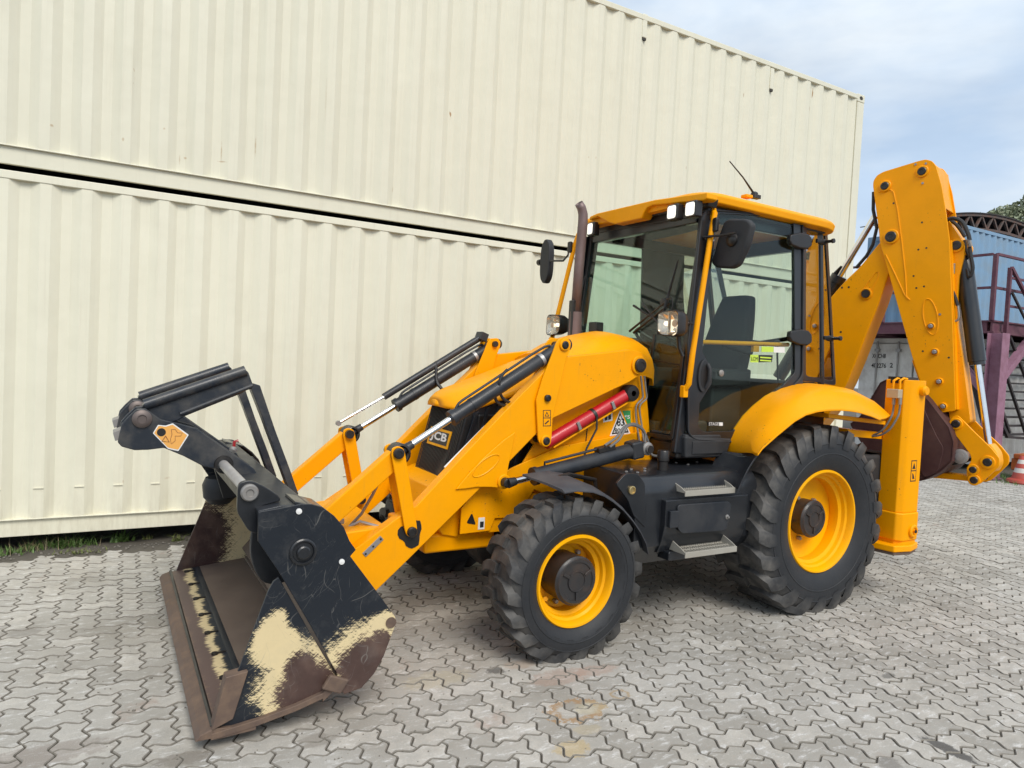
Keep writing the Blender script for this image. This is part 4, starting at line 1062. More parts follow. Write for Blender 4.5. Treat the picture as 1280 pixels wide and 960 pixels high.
# bright strip along the inner edge of the arm
a = T(604, 540, y=YI-.01); b_ = T(556, 589, y=YI-.01); mb = MB(); mb.tube([T(642, 505, y=YI-.012)+Vector((0, 0, .02)), a+Vector((0, 0, .02)), b_+Vector((0, 0, .02))], .011, 8); P_('steel_pipe', mb, WHT)
# wear strips (steel tags) on the arms
a, b_ = T(455, 694, y=YO+.002), T(477.5, 672, y=YO+.002); ta = (b_-a)
mb = MB(); mb.obox((a+b_)/2, ta/2, (0, .003, 0), Vector((0, 1, 0)).cross(ta.normalized())*.016); tg_ = P_('steel_tag', mb, STL, .002, parent=a1_)
for q in (a+ta*.08, a+ta*.5, b_-ta*.08):
    mb = MB(); mb.cyl(q, q+Vector((0, .006, 0)), .006, 8); P_('tag_rivet', mb, GRS, parent=a1_)
a, b_ = T(411, 634, y=-YI+.004), T(418, 629, y=-YI+.004); ta = (b_-a)
mb = MB(); mb.obox((a+b_)/2, ta/2, (0, .003, 0), Vector((0, 1, 0)).cross(ta.normalized())*.014); P_('steel_tag', mb, STL, .002, parent=a2_)
# ---------------------------------------------------------------- lift rams
LP1 = T(800, 560, y=LRP.y+.0)
o, n_, g = ram(LRP, LP1, .050, .022, .17, name='lift_ram', rod0=.055)
mb = MB(); u_ = Vector((0, 0, 1)); u_ = (u_-n_*u_.dot(n_)).normalized()
a = g+n_*.10+u_*.058; b_ = g+(LP1-g)*.70+u_*.070; mb.tube([a-u_*.01, a+u_*.012, b_, b_+n_*.05-u_*.01], .009, 8); part('pipe', mb, BLK, o)
mb = MB(); mb.obox(g+(LP1-g)*.66+u_*.06, n_*.07, (0, .03, 0), u_*.018); part('port_block', mb, GRS, o, bevel=.005)
mb = MB(); mb.obox(g+(LP1-g)*.94, n_*.05, (0, .055, 0), u_*.062); part('end_cap', mb, BLK, o, bevel=.018)
mb = MB(); mb.lathe([(.0, -.14), (.028, -.14), (.028, .02), (.046, .02), (.046, .05), (.03, .055), (.03, .075), (0, .075)], LP1+Vector((-.03, 0, 0)), 'y', 24); part('trunnion', mb, STL, o)
mb = MB(); mb.cyl(LP1+Vector((-.03, .07, 0)), LP1+Vector((-.03, .08, 0)), .026, 20); part('trunnion_cap', mb, GRS, o)
pm_ = [Vector((p.x, -p.y, p.z)) for p in (LRP, LP1)]; ram(pm_[0], pm_[1], .050, .022, .17, name='lift_ram', rod0=.055)
pin(LRP.x, LRP.z, -YO, .03, out=-1, boss=.046, t=.06)
# hoses
def hose(nm, pts, r, mat, n=8, sub=6):
    """smooth hose through points (Catmull-Rom)"""
    P = [Vector(p) for p in pts]; P = [P[0]*2-P[1]]+P+[P[-1]*2-P[-2]]; o = []
    for i in range(1, len(P)-2):
        for k in range(sub):
            t = k/sub; a, b, c, d = P[i-1], P[i], P[i+1], P[i+2]
            o.append(.5*((2*b)+(c-a)*t+(2*a-5*b+4*c-d)*t*t+(3*b-a-3*c+d)*t**3))
    o.append(P[-2]); mb = MB(); mb.tube(o, r, n); return P_(nm, mb, mat)
HOS = paint('hose_rubber', (.016, .016, .017), .5, .1, (.06, .06, .06), .3)
HOSG = paint('grey_hose', (.14, .14, .14), .5, .1, (.3, .28, .25), .3)
hose('hose', [T(594, 475, y=-.41), T(586, 483, y=-.38), T(597, 487, y=-.36), T(612, 476, y=-.34), T(640, 455, y=-.40)], .011, HOS)
hose('hose', [T(545, 452, y=-.47), T(546, 476, y=-.42), T(552, 486, y=-.38)], .012, HOS)
hose('hose', [T(634, 462, y=.50), T(627, 470, y=.505), T(624, 481, y=.505), T(628, 497, y=.48), T(642, 504, y=.46), T(656, 497, y=.45), T(668, 480, y=.44), T(682, 462, y=.44)], .010, HOS)
hose('hose', [T(618, 494, y=.47), T(622, 503, y=.46), T(634, 507, y=.45), T(650, 501, y=.44), T(664, 486, y=.43), T(680, 464, y=.42)], .010, HOS)
hose('hose', [T(640, 508, y=.43), T(655, 492, y=.41), T(668, 472, y=.41), T(684, 458, y=.42)], .011, CHR)
hose('hose', [T(756, 557, y=.62), T(770, 547, y=.60), T(780, 534, y=.55), T(792, 530, y=.52), T(803, 536, y=.50), T(810, 552, y=.50), T(812, 563, y=.52)], .009, HOSG)
hose('hose', [T(762, 559, y=.62), T(774, 549, y=.60), T(784, 533, y=.56), T(797, 533, y=.53), T(806, 542, y=.52), T(806, 558, y=.54)], .009, HOSG)
for k, dx in enumerate((0, 4.5)):
    hose('steel_pipe', [T(801+dx, 470, y=.44), T(803+dx, 488, y=.44), T(803+dx*1.1, 498, y=.44), T(795+dx, 508, y=.43), T(796+dx*1.3, 530, y=.43), T(800+dx*1.2, 556, y=.45)], .007, STL)
hose('steel_pipe', [T(812, 556, y=.50), T(813, 566, y=.52), T(820, 570, y=.52), T(832, 567, y=.50)], .009, STL)
# stickers and prints on the bay panel
def sticker(name, pts, y, mat, d=.0012, parent=None):
    mb = MB(); mb.py(XZ(pts, y), y, y+d); return P_(name, mb, mat, parent=parent)
yp = .4012
s1 = sticker('white_sticker', [(753.5, 516), (765.5, 512.5), (765.5, 525.5), (754, 528)], yp, WHT)
sticker('sticker_print', [(755.5, 519), (759, 518), (759.3, 525), (756, 526)], yp+.0013, INK, parent=s1); sticker('sticker_print', [(760, 518), (763.5, 517), (763.8, 524), (760.5, 525)], yp+.0013, INK, parent=s1)
tri = sticker('sound_power_triangle', [(775, 513), (762, 545), (788, 542)], yp, WHT)
sticker('triangle_border', [(775, 515.5), (764.5, 543), (786, 540.5)], yp+.0013, INK, .0005, parent=tri); sticker('triangle_field', [(775.2, 519), (766.8, 541), (784, 539)], yp+.0019, WHT, .0005, parent=tri)
a = T(771, 532.5, y=yp+.0025); b_ = T(780, 532, y=yp+.0025); text('sound_power_print', '83', INK, tri, a, (-1, 0, 0), (0, 0, 1), .055, width=abs(b_.x-a.x), bold=.02)
a = T(768, 540.5, y=yp+.0025); b_ = T(783, 538.5, y=yp+.0025); text('sound_power_print', '80dB', INK, tri, a, (-1, 0, 0), (0, 0, 1), .030, width=abs(b_.x-a.x), bold=.02)
gs = sticker('green_sticker', [(778, 513.5), (788, 513), (788.5, 530), (784, 530)], yp+.0001, GRN)
a = T(780.5, 523.5, y=yp+.0016); b_ = T(787, 523.5, y=yp+.0016); text('green_sticker_print', '*5', WHT, gs, a, (-1, 0, 0), (0, 0, 1), .028, width=abs(b_.x-a.x), bold=.02)
# warning label on the strut plate
yw = YS1+.0006
wl = sticker('warning_label', [(678.8, 512.5), (688.3, 512.5), (688.5, 532.5), (678.8, 532.8)], yw, INK)
sticker('label_field', [(679.6, 513.4), (687.6, 513.4), (687.7, 521.8), (679.6, 522)], yw+.0013, YEL, .0004, parent=wl); sticker('label_field', [(679.6, 523), (687.6, 523), (687.7, 531.7), (679.6, 532)], yw+.0013, YEL, .0004, parent=wl)
sticker('label_symbol', [(683.6, 514.5), (680.7, 520.6), (686.6, 520.6)], yw+.0018, INK, .0004, parent=wl); sticker('label_symbol', [(683.6, 516.6), (682.1, 519.7), (685.2, 519.7)], yw+.0023, YEL, .0004, parent=wl)
sticker('label_symbol', [(680.6, 529.6), (685.5, 525.2), (686.6, 526.4), (681.8, 530.6)], yw+.0018, INK, .0004, parent=wl)
# ---------------------------------------------------------------- tank, tool box, steps
tank = rp([(.10, .99), (.10, .50), (.47, .42), (.74, .42), (.74, .55), (1.00, .60), (1.00, 1.0), (.96, 1.03), (.47, 1.05)], 0.0)
mb = MB(); yz = rp([(.40, .46, 0), (.88, .46, 0), (.985, .60, 0), (.985, .97, .05), (.93, 1.045, .03), (.42, 1.06, .0)], .02, 4)
mb.px(yz, .62, 1.72); P_('side_tank', mb, BLKG, .006)
P_('side_tank', mir(mb), BLKG, .006)
# upright front plate with the hexagon bolt
pl = rp(XZ([(782, 592), (797, 592), (806, 604), (807, 660), (792, 645), (785, 625), (770, 605)], .99), .02, 3)
mb = MB(); mb.py(pl, .972, .992); P_('tank_bracket', mb, BLKG, .004)
q = T(789.5, 612.5, y=.995); mb = MB(); mb.lathe([(.026, 0), (.026, .012), (.02, .014), (.018, .006), (0, .006)], (q.x, .993, q.z), 'y', 24); o = P_('filler_bolt', mb, plain('brass', (.55, .42, .2), .35, .8))
# filler neck and bolts on the tank top
q = T(828, 590, y=.80); mb = MB(); mb.lathe([(.034, 0), (.034, .06), (.040, .064), (.040, .125), (.034, .135), (0, .137)], (q.x, q.y, 1.05), 'z', 24); P_('filler_cap', mb, GRS, .002)
for px, py in ((783, 589), (797, 590), (806, 588), (806, 585), (845, 578), (860, 580), (871, 577), (789, 586)):
    q = T(px, py, z=1.058); mb = MB(); mb.lathe([(.010, 0), (.010, .008), (0, .009)], (q.x, q.y, 1.052), 'z', 6); P_('bolt', mb, STL)
# tool box
tb = MB(); q0 = T(833, 626, y=1.03); xF, xR = q0.x, .80; zT = q0.z; 
yz = [(.72, zT+.015), (1.03, zT), (1.03, zT-.16), (1.005, .63), (.97, .55), (.72, .50)]
tb.px(yz, xR-.04, xF); P_('tool_box', tb, BLKG, .006)
dr = rp(XZ([(846.7, 631), (910, 626.5), (914, 631), (908, 660), (904, 663.5), (852, 667), (846.7, 661)], 1.04), .03, 4)
mb = MB(); mb.py(dr, 1.031, 1.046); td = P_('tool_box_door', mb, BLK, .005)
mb = MB(); a = T(837, 639, y=1.04); b_ = T(846, 659, y=1.04); mb.box(b_.x, a.x, 1.031, 1.052, b_.z, a.z); part('hinge', mb, BLK, td, bevel=.004)
q = T(908.5, 646, y=1.046); mb = MB(); mb.lathe([(.016, 0), (.016, .006), (.008, .008), (.007, .02), (0, .021)], (q.x, 1.046, q.z), 'y', 16); part('lock', mb, STL, td)
def step(pA, zz, yb0, yb1, nm='step'):
    """pA: x range; a grip tray with raised ends"""
    x0, x1 = pA; st = node(nm, LD, ((x0+x1)/2, (yb0+yb1)/2, zz))
    mb = MB(); nx, ny = 9, 4; n = 5
    w_ = .0045
    for j in range(ny+1):
        y = yb0+(yb1-yb0)*j/ny; mb.box(x0, x1, y-w_*.8, y+w_*.8, zz-.012, zz)
    for i in range(nx*2+1):
        x = x0+(x1-x0)*i/(nx*2); mb.box(x-w_*.5, x+w_*.5, yb0, yb1, zz-.010, zz-.001)
    part('tread_grid', mb, ZNC, st)
    for j in range(ny+1):
        y = yb0+(yb1-yb0)*j/ny; mb = MB()
        for i in range(26):
            x = x0+(x1-x0)*(i+.5)/26; mb.ext([(x-.004, y-.0015, zz), (x+.004, y-.0015, zz), (x, y-.0015, zz+.009)], (0, .003, 0))
        part('grip_teeth', mb, ZNC, st)
    for x, s in ((x0, -1), (x1, 1)):
        mb = MB(); mb.ext([(x, yb0-.01, zz-.014), (x, yb1+.012, zz-.014), (x, yb1+.012, zz-.002), (x, yb1-.03, zz+.02), (x, yb0+.10, zz+.058), (x, yb0+.03, zz+.058), (x, yb0-.01, zz+.03)], (.007*s, 0, 0)); part('end_plate', mb, ZNC, st, bevel=.002)
    mb = MB(); mb.box(x0-.007, x1+.007, yb1+.006, yb1+.013, zz-.034, zz+.002); part('front_strip', mb, ZNC, st, bevel=.002)
    mb = MB(); mb.box(x0-.007, x1+.007, yb0-.012, yb0-.006, zz-.02, zz+.002); part('back_strip', mb, ZNC, st, bevel=.002)
    return st
a = T(857.5, 614, y=1.06); b_ = T(918, 610, y=1.06); step((b_.x, a.x), (a.z+b_.z)/2, .80, 1.05)
a = T(857.5, 690.5, y=1.12); b_ = T(920, 684, y=1.12); step((b_.x, a.x), (a.z+b_.z)/2, .88, 1.11)
q = T(848, 690, y=1.0); mb = MB(); mb.box(q.x-.10, q.x+.10, .80, 1.02, .50, .56); P_('step_bracket', mb, BLKG, .01)
mb = MB(); mb.box(.85, .92, .80, 1.02, .50, .545); P_('step_bracket', mb, BLKG, .01)
mb = MB(); mb.box(.95, 1.72, .72, .82, .44, .60); P_('frame_foot', mb, BLKG, .02)
# ---------------------------------------------------------------- front mudguards
oc = XZ([(706, 613), (722, 610.5), (742, 612), (756, 617), (767, 624), (780, 635), (792, 649), (801, 662), (808, 676), (811, 690)], 1.03)
oi = XZ([(667, 593), (690, 588.5), (711, 588), (736, 596), (752, 606)], .70)
mb = MB(); rings = []
def fendx(a, z, rise=.05): return [(a, .70, z+rise), (a, .78, z+rise*.75), (a, .90, z+.025), (a, 1.01, z+.004), (a, 1.03, z-.012), (a, 1.03, z-.020), (a, 1.00, z-.012), (a, .90, z+.010), (a, .70, z+rise-.014)]
N = len(oc)
for i, (a, b_) in enumerate(oc): rings.append(fendx(a, b_, .055*(1-.9*i/(N-1)) ))
f0 = rings[0]; rings = [[(p[0]+.09*(1.03-p[1])/.33, p[1], p[2]-.012*(1.03-p[1])/.33) for p in f0]]+rings[1:]
mb.loft(rings); mud = MB(); mud.add(mb.v, mb.f)
o1, o2 = both('front_mudguard', mud, FEN, .003, ang=40)
for s, o in ((1, o1), (-1, o2)):
    mb = MB(); mb.tube([(1.72, s*.62, .72), (1.80, s*.66, .98), (2.05, s*.72, 1.035), (2.2, s*.8, 1.03)], .016, 8); part('stay', mb, GRS, o)
# ---------------------------------------------------------------- cab
YC = .70
CAB = node('cab_frame', LD, (.45, 0, 1.2))
def cpart(nm, mb, mat, bev=0.0, parent=None, **k): return part(nm, mb, mat, parent or CAB, bev, **k)
xw = lambda z: 1.135-(z-1.2)*.105      # windscreen plane
def thick(a, b, w, t, up=(0, 1, 0)):
    """bar from a to b, w across (along up), t deep"""
    a = Vector(a); b = Vector(b); n = (b-a).normalized(); u = Vector(up); u = (u-n*u.dot(n)).normalized(); v = n.cross(u)
    m = MB(); m.obox((a+b)/2, (b-a)/2, u*w/2, v*t/2); return m
for s in (1, -1):
    cpart('a_post', thick((xw(1.16)-.03, s*.675, 1.14), (xw(2.88)-.03, s*.665, 2.90), .05, .075), BLKG, .012)
bp = [T(1000, 275, y=.70), T(1000, 480, y=.72)]
for s in (1, -1):
    cpart('b_post', thick((-.12, s*.69, 1.56), (-.03, s*.675, 2.93), .06, .085), BLKG, .012)
    cpart('c_post', thick((-.585, s*.565, 1.60), (-.36, s*.62, 2.90), .045, .045), BLKG, .012)
# sill under windscreen and door
sill = XZ([(812, 548), (857, 547), (915, 548), (914, 556), (909, 567.5), (857, 573.5), (838, 569), (822, 560)], .735)
mb = MB(); mb.ext([T(857, 545, y=.735), T(916, 548, y=.735), T(909, 568, y=.735), T(857, 573.5, y=.735)], (0, -.2, 0)); cpart('sill', mb, PLA, .018)
mb = MB(); xs = 1.15
p4 = [T(811, 534, x=xs), T(857, 543, x=xs), T(857, 572, x=xs), T(822, 561, x=xs)]
mb.ext([T(858, 543, y=.73), T(858, 573.5, y=.73), T(824, 563, y=.44), T(811, 537, y=.44)], (-.35, 0, 0)); cpart('sill', mb, PLA, .018)
mb = MB(); a_, b2 = T(866, 553, y=.74), T(907, 563, y=.74); mb.box(b2.x, a_.x, .735, .742, b2.z-.02, a_.z+.005); cpart('sill_recess', mb, PLA, .008)
mb = MB(); mb.box(-.50, 1.12, -.69, .69, 1.10, 1.22); cpart('cab_floor', mb, GRS, .02)
mb = MB(); mb.box(.55, 1.10, -.42, .42, 1.22, 1.34); cpart('floor_mat', mb, INT, .02)
for s in (1, -1):
    mb = MB(); mb.py([(.60, 1.20), (-.52, 1.20), (-.52, 1.62), (.05, 1.60), (.35, 1.46)], s*.62, s*.66); cpart('inner_wall', mb, GRS, .01)
# windscreen
zt, zb_ = 2.86, 1.27
def wpt(y, z, d=0): return Vector((xw(z)+d, y, z))
mb = MB(); mb.ext([wpt(.645, zb_), wpt(.645, zt), wpt(-.645, zt), wpt(-.645, zb_)], (.006, 0, 0)); o = cpart('windscreen', mb, GLS, label='large green tinted windscreen')
o.data.materials[0] = GLS
# gaskets
for (y0, z0, y1, z1) in ((.655, 1.24, .655, 2.87), (-.655, 1.24, -.655, 2.87), (-.66, 2.865, .66, 2.865), (-.66, 1.245, .66, 1.245)):
    cpart('windscreen_seal', thick(wpt(y0, z0, .008), wpt(y1, z1, .008), .03, .016, (0, 1, 0) if y0 == y1 else (0, 0, 1)), GRS, .004)
# lower front dividing line seen beside the bonnet
a, b_ = T(812, 449, x=xw(1.80)), T(856, 457, x=xw(1.80)); cpart('windscreen_seal', thick(a+Vector((.01, 0, 0)), b_+Vector((.01, 0, 0)), .010, .006, (0, 0, 1)), GRS)
mb = MB(); mb.ext([wpt(.34, 1.22), wpt(.34, 1.98), wpt(.315, 1.98), wpt(.315, 1.22)], (.012, 0, 0)); cpart('windscreen_seal', mb, GRS)
# dashboard, steering wheel, seat, levers
mb = MB(); mb.box(.82, 1.02, -.50, .12, 1.34, 1.78); mb.box(.86, 1.02, -.55, .2, 1.78, 1.86); cpart('dashboard', mb, INT, .04)
sw = node('steering_wheel', LD, (.72, -.02, 1.92))
mb = MB(); c = Vector((.72, -.02, 1.95)); n_ = Vector((-.5, 0, .87)).normalized(); u = Vector((0, 1, 0)); v = n_.cross(u)
mb.tube([c+u*.19*cos(2*pi*k/32)+v*.19*sin(2*pi*k/32) for k in range(33)], .014, 8); part('wheel_rim', mb, GRS, sw)
mb = MB(); mb.tube([c, c-n_*.05, c-n_*.4], [.04, .03, .035], 12); part('steering_column', mb, GRS, sw)
for k in range(3):
    a = 2*pi*k/3; mb = MB(); mb.cyl(c-n_*.01, c+(u*cos(a)+v*sin(a))*.185, .012, 8); part('spoke', mb, GRS, sw)
seat = node('driver_seat', LD, (.12, 0, 1.5))
mb = MB(); mb.loft([[(.38-.04*abs(q), .25*q, z_) for q in (-1, -.6, 0, .6, 1)]+[(-.10, .25*q, z_+.02) for q in (1, .6, 0, -.6, -1)] for z_ in (1.60, 1.64, 1.72, 1.74)]); part('cushion', mb, SEAT, seat, bevel=.03)
mb = MB(); bk = []
for t in range(7):
    z_ = 1.70+t*.115; hw = .25-.010*t*t*.3; x_ = .00-.055*t*.55; bk.append([(x_+.07, -hw, z_), (x_+.10, -hw*.5, z_), (x_+.09, 0, z_), (x_+.10, hw*.5, z_), (x_+.07, hw, z_), (x_-.05, hw, z_), (x_-.05, -hw, z_)])
mb.loft(bk); part('backrest', mb, SEAT, seat, bevel=.03)
for s in (1, -1): mb = MB(); mb.obox((.16, s*.31, 1.93), (.17, 0, .03), (0, .03, 0), (-.005, 0, .03)); part('armrest', mb, SEAT, seat, bevel=.02)
mb = MB(); mb.box(-.05, .30, -.2, .2, 1.22, 1.60); part('pedestal', mb, INT, seat, bevel=.02)
for (x, y, z) in ((-.28, .34, 1.99), (-.28, -.1, 1.97), (.50, -.42, 1.9)):
    mb = MB(); mb.cyl((x-.05, y, 1.6), (x, y, z), .008, 8); lv = P_('control_lever', mb, GRS)
    mb = MB(); mb.lathe([(.0, -.035), (.02, -.03), (.026, -.005), (.02, .022), (0, .028)], (x, y, z), 'z', 14); part('lever_knob', mb, GRS, lv)
mb = MB(); mb.box(-.54, -.36, -.55, .58, 1.22, 1.68); cpart('rear_console', mb, INT, .03)
mb = MB(); mb.box(-.50, .85, -.63, -.36, 1.22, 1.74); cpart('side_console', mb, INT, .04)
mb = MB(); mb.box(.86, 1.04, .10, .56, 1.22, 1.60); cpart('pedal_housing', mb, GRS, .03)
qa, qb = T(800, 350, y=-.655), T(852, 350, y=-.655); mb = MB(); mb.py([(qa.x, 2.88), (qb.x, 2.88), (qb.x-.05, 1.7), (qa.x-.05, 1.7)], -.665, -.635); cpart('b_post_trim', mb, GRS, .008)
mb = MB(); mb.obox((.62, -.44, 1.86), (.10, 0, 0), (0, .07, 0), (0, 0, .12)); cpart('display_unit', mb, GRS, .02)
mb = MB(); mb.tube([(-.42, -.46, 2.05), (-.47, .0, 2.0), (-.42, .46, 2.05)], .02, 8); cpart('rear_bar', mb, GRS)
# far side inner post and window surrounds
for s in (1, -1):
    mb = MB(); mb.box(-.36, .98, s*.62-.02, s*.62+.02, 2.80, 2.90); cpart('roof_rail', mb, BLKG, .01)
mb = MB(); mb.box(.93, .99, -.62, .62, 2.78, 2.90); cpart('roof_rail', mb, BLKG, .01)
mb = MB(); mb.box(-.40, -.34, -.62, .62, 2.76, 2.90); cpart('roof_rail', mb, BLKG, .01)
mb = MB(); mb.box(-.37, .95, -.61, .61, 2.885, 2.905); cpart('roof_lining', mb, INT)
# near door
YD = .725
dframe = [(878, 262, 12), (1003, 270, 8), (1004, 330), (1003, 471, 8), (985, 489), (962, 505.5), (941, 526), (922, 549), (918, 552.5, 4), (868, 549, 6), (860.5, 541, 6), (860, 430)]
glass = [(897, 267, 4), (992, 271.5, 4), (993, 330), (994, 466, 5), (979, 482), (957, 498), (938, 514), (922, 535), (916, 539, 3), (880, 540, 4), (873, 534, 4), (874.5, 503), (886, 492), (890, 478), (889, 462), (882, 447), (878, 440), (884, 380)]
def pz_round(pts, r=3): return rp([(p[0], p[1], p[2] if len(p) > 2 else 2) for p in pts], r, 3)
DO = MB()
outp = XZ(pz_round(dframe), YD); inp = XZ(pz_round(glass), YD)
def ringplate(outp, inp, y0, y1):
    """plate with a hole: both outlines resampled by angle about the hole's centre"""
    cx = sum(p[0] for p in inp)/len(inp); cz = sum(p[1] for p in inp)/len(inp)
    def hit(poly, a):
        dx, dz = cos(a), sin(a); best = None
        for i in range(len(poly)):
            x1, z1 = poly[i-1]; x2, z2 = poly[i]; ex, ez = x2-x1, z2-z1; den = dx*ez-dz*ex
            if abs(den) < 1e-9: continue
            t = ((x1-cx)*ez-(z1-cz)*ex)/den; u_ = ((x1-cx)*dz-(z1-cz)*dx)/den
            if t > 0 and -1e-6 <= u_ <= 1+1e-6 and (best is None or t > best): best = t
        return (cx+dx*best, cz+dz*best)
    angs = sorted(set([atan2(p[1]-cz, p[0]-cx) for p in outp+inp])); 
    A = [hit(outp, a) for a in angs]; B = [hit(inp, a) for a in angs]; n = len(angs)
    v = [(p[0], y1, p[1]) for p in A]+[(p[0], y1, p[1]) for p in B]+[(p[0], y0, p[1]) for p in A]+[(p[0], y0, p[1]) for p in B]
    f = []
    for i in range(n):
        j = (i+1) % n
        f += [(i, j, n+j, n+i), (2*n+i, 3*n+i, 3*n+j, 2*n+j), (i, 2*n+i, 2*n+j, j), (n+i, n+j, 3*n+j, 3*n+i)]
    m = MB(); m.add(v, f); return m
for s in (1, -1):
    dm = ringplate(outp, inp, YD-.028, YD)
    d_ = P_('door', dm if s > 0 else mir(dm), BLKG, .003, ang=30)
    gm_ = MB(); gm_.py(inp, YD-.016, YD-.011); part('door_glass', gm_ if s > 0 else mir(gm_), GLD, d_)
    if s > 0:
        DN = d_
        sl = [T(p[0], p[1], y=YD+.006) for p in pz_round(dframe)]
        mb = MB(); mb.tube(sl+[sl[0]], .007, 6); part('door_seal', mb, PLA, d_)
        hc = T(879, 470, y=YD+.002)
        mb = MB(); mb.py([(hc.x+.055*cos(2*pi*k/28)+0, hc.z+.115*sin(2*pi*k/28)) for k in range(28)], YD-.004, YD+.014); part('handle_plate', mb, PLA, d_, bevel=.006)
        mb = MB(); mb.py([(hc.x+.030*cos(2*pi*k/24)+.004, hc.z+.085*sin(2*pi*k/24)) for k in range(24)], YD+.0141, YD+.0155); part('handle_recess', mb, GRS, d_)
        mb = MB(); mb.tube([(hc.x-.024, YD+.014, hc.z+.085), (hc.x-.028, YD+.034, hc.z+.05), (hc.x-.028, YD+.036, hc.z-.03), (hc.x-.018, YD+.014, hc.z-.085)], .014, 10); part('handle', mb, PLA, d_)
        q = T(902, 466.5, y=YD-.004); mb = MB(); mb.lathe([(.024, 0), (.024, .008), (.016, .012), (0, .012)], (q.x, YD-.011, q.z), 'y', 18); part('glass_fixing', mb, STL, d_)
        # inner yellow grab bar and its bracket
        a, b_ = T(876, 427.5, y=.665), T(985, 431, y=.665)
        mb = MB(); mb.tube([a, b_], .016, 12); m_ = T(944, 434, y=.66); mb.obox(m_, (.03, 0, 0), (0, .012, 0), (0, 0, .035)); part('inner_grab_bar', mb, YEL, d_)
        # stickers on the glass
        for pts, mat in (([(938, 443.5), (948, 443.5), (948, 453), (938, 453)], LIM), ([(948.3, 443.5), (966, 444), (965, 452.5), (948.3, 453)], INK), ([(952, 433), (967, 433.5), (967, 440), (952, 440)], LIM), ([(967.3, 433.5), (981, 434), (981, 441), (967.3, 440.5)], WHT)):
            mb = MB(); mb.py(XZ(pts, YD-.008), YD-.0095, YD-.008); st_ = part('door_sticker', mb, mat, d_)
        a = T(939, 450.5, y=YD-.006); b_ = T(947, 450.5, y=YD-.006); text('door_print', 'LCM', INK, d_, a, (-1, 0, 0), (0, 0, 1), .028, width=abs(b_.x-a.x))
        a = T(950, 450.5, y=YD-.006); b_ = T(964, 450.5, y=YD-.006)
        for dz in (0.0, .022):
            mb = MB(); mb.box(b_.x, a.x, YD-.0065, YD-.006, a.z-.004+dz, a.z+.006+dz); part('door_print', mb, LIM, d_)
        mb = MB(); mb.py(XZ([(885, 527.5), (904, 527.5), (904, 532.5), (885, 532.5)], YD-.0085), YD-.0098, YD-.0085); part('stage_label', mb, INK, d_)
        a = T(886, 531.8, y=YD-.006); b_ = T(898, 531.8, y=YD-.006); text('stage_print', 'STAGE', WHT, d_, a, (-1, 0, 0), (0, 0, 1), .022, width=abs(b_.x-a.x))
        mb = MB(); mb.py(XZ([(898.8, 528), (903.5, 528), (903.5, 532.2), (898.8, 532.2)], YD-.007), YD-.0082, YD-.007); part('stage_print', mb, WHT, d_)
# hinges
for py in (301.5, 422):
    pts = [(986, py), (987, py-8), (1000, py-10.5), (1009, py-9), (1013.5, py-4), (1013.5, py+6), (1008, py+10), (998, py+9), (988, py+5)]
    mb = MB(); mb.py(XZ(pts, YD+.03), YD+.002, YD+.045); P_('door_hinge', mb, GRS, .012, parent=DN)
for px, py, w_ in ((1027, 303, 9), (1036, 423, 7)):
    q = T(px, py, y=.72); mb = MB(); mb.lathe([(.018, -.02), (.024, .0), (.024, .03), (.014, .034), (.012, .09), (.018, .094), (.018, .11), (0, .112)], q, 'y', 14); P_('window_catch', mb, GRS)
    mb = MB(); mb.obox(q+Vector((.04, .02, 0)), (.05, 0, 0), (0, .012, 0), (0, 0, .016)); P_('window_catch', mb, GRS, .005)
# rear quarter windows
qo = [(1004.5, 268, 4), (1034, 281.5, 4), (1039, 370), (1045, 482, 4), (1020, 477.5), (1003, 476, 4), (1003.5, 370)]
qi = [(1008.5, 275, 3), (1031, 287.5, 4), (1036.5, 370), (1042, 476.5, 4), (1020, 472), (1007.5, 470, 4), (1007.5, 370)]
QS = .24                                     # the rear quarter narrows towards the back of the cab
def TQ(p):
    n_ = Vector((-QS, 1, 0)); d_ = T(p[0], p[1], y=0)-CAMP; o_ = Vector((-.03, .715, 0)); q_ = CAMP+d_*((o_-CAMP).dot(n_)/d_.dot(n_)); return (q_.x, q_.z)
def slant(m, s):
    o = MB(); o.v = [(x, s*(y-QS*(-.03-x)), z) for x, y, z in m.v]; o.f = m.f; o.mi = m.mi; return o
qoo, qii = [TQ(p) for p in pz_round(qo)], [TQ(p) for p in pz_round(qi)]
for s in (1, -1):
    o = P_('quarter_window_frame', slant(ringplate(qoo, qii, .695, .715), s), BLKG, .002)
    m_ = MB(); m_.py(qii, .702, .707); part('quarter_glass', slant(m_, s), GLQ, o)
# rear window
rw = lambda z: -.335-(2.9-z)*.175
mb = MB(); mb.ext([(rw(1.72), .60, 1.72), (rw(2.8), .59, 2.8), (rw(2.8), -.59, 2.8), (rw(1.72), -.60, 1.72)], (-.006, 0, 0)); P_('rear_window', mb, GLR)
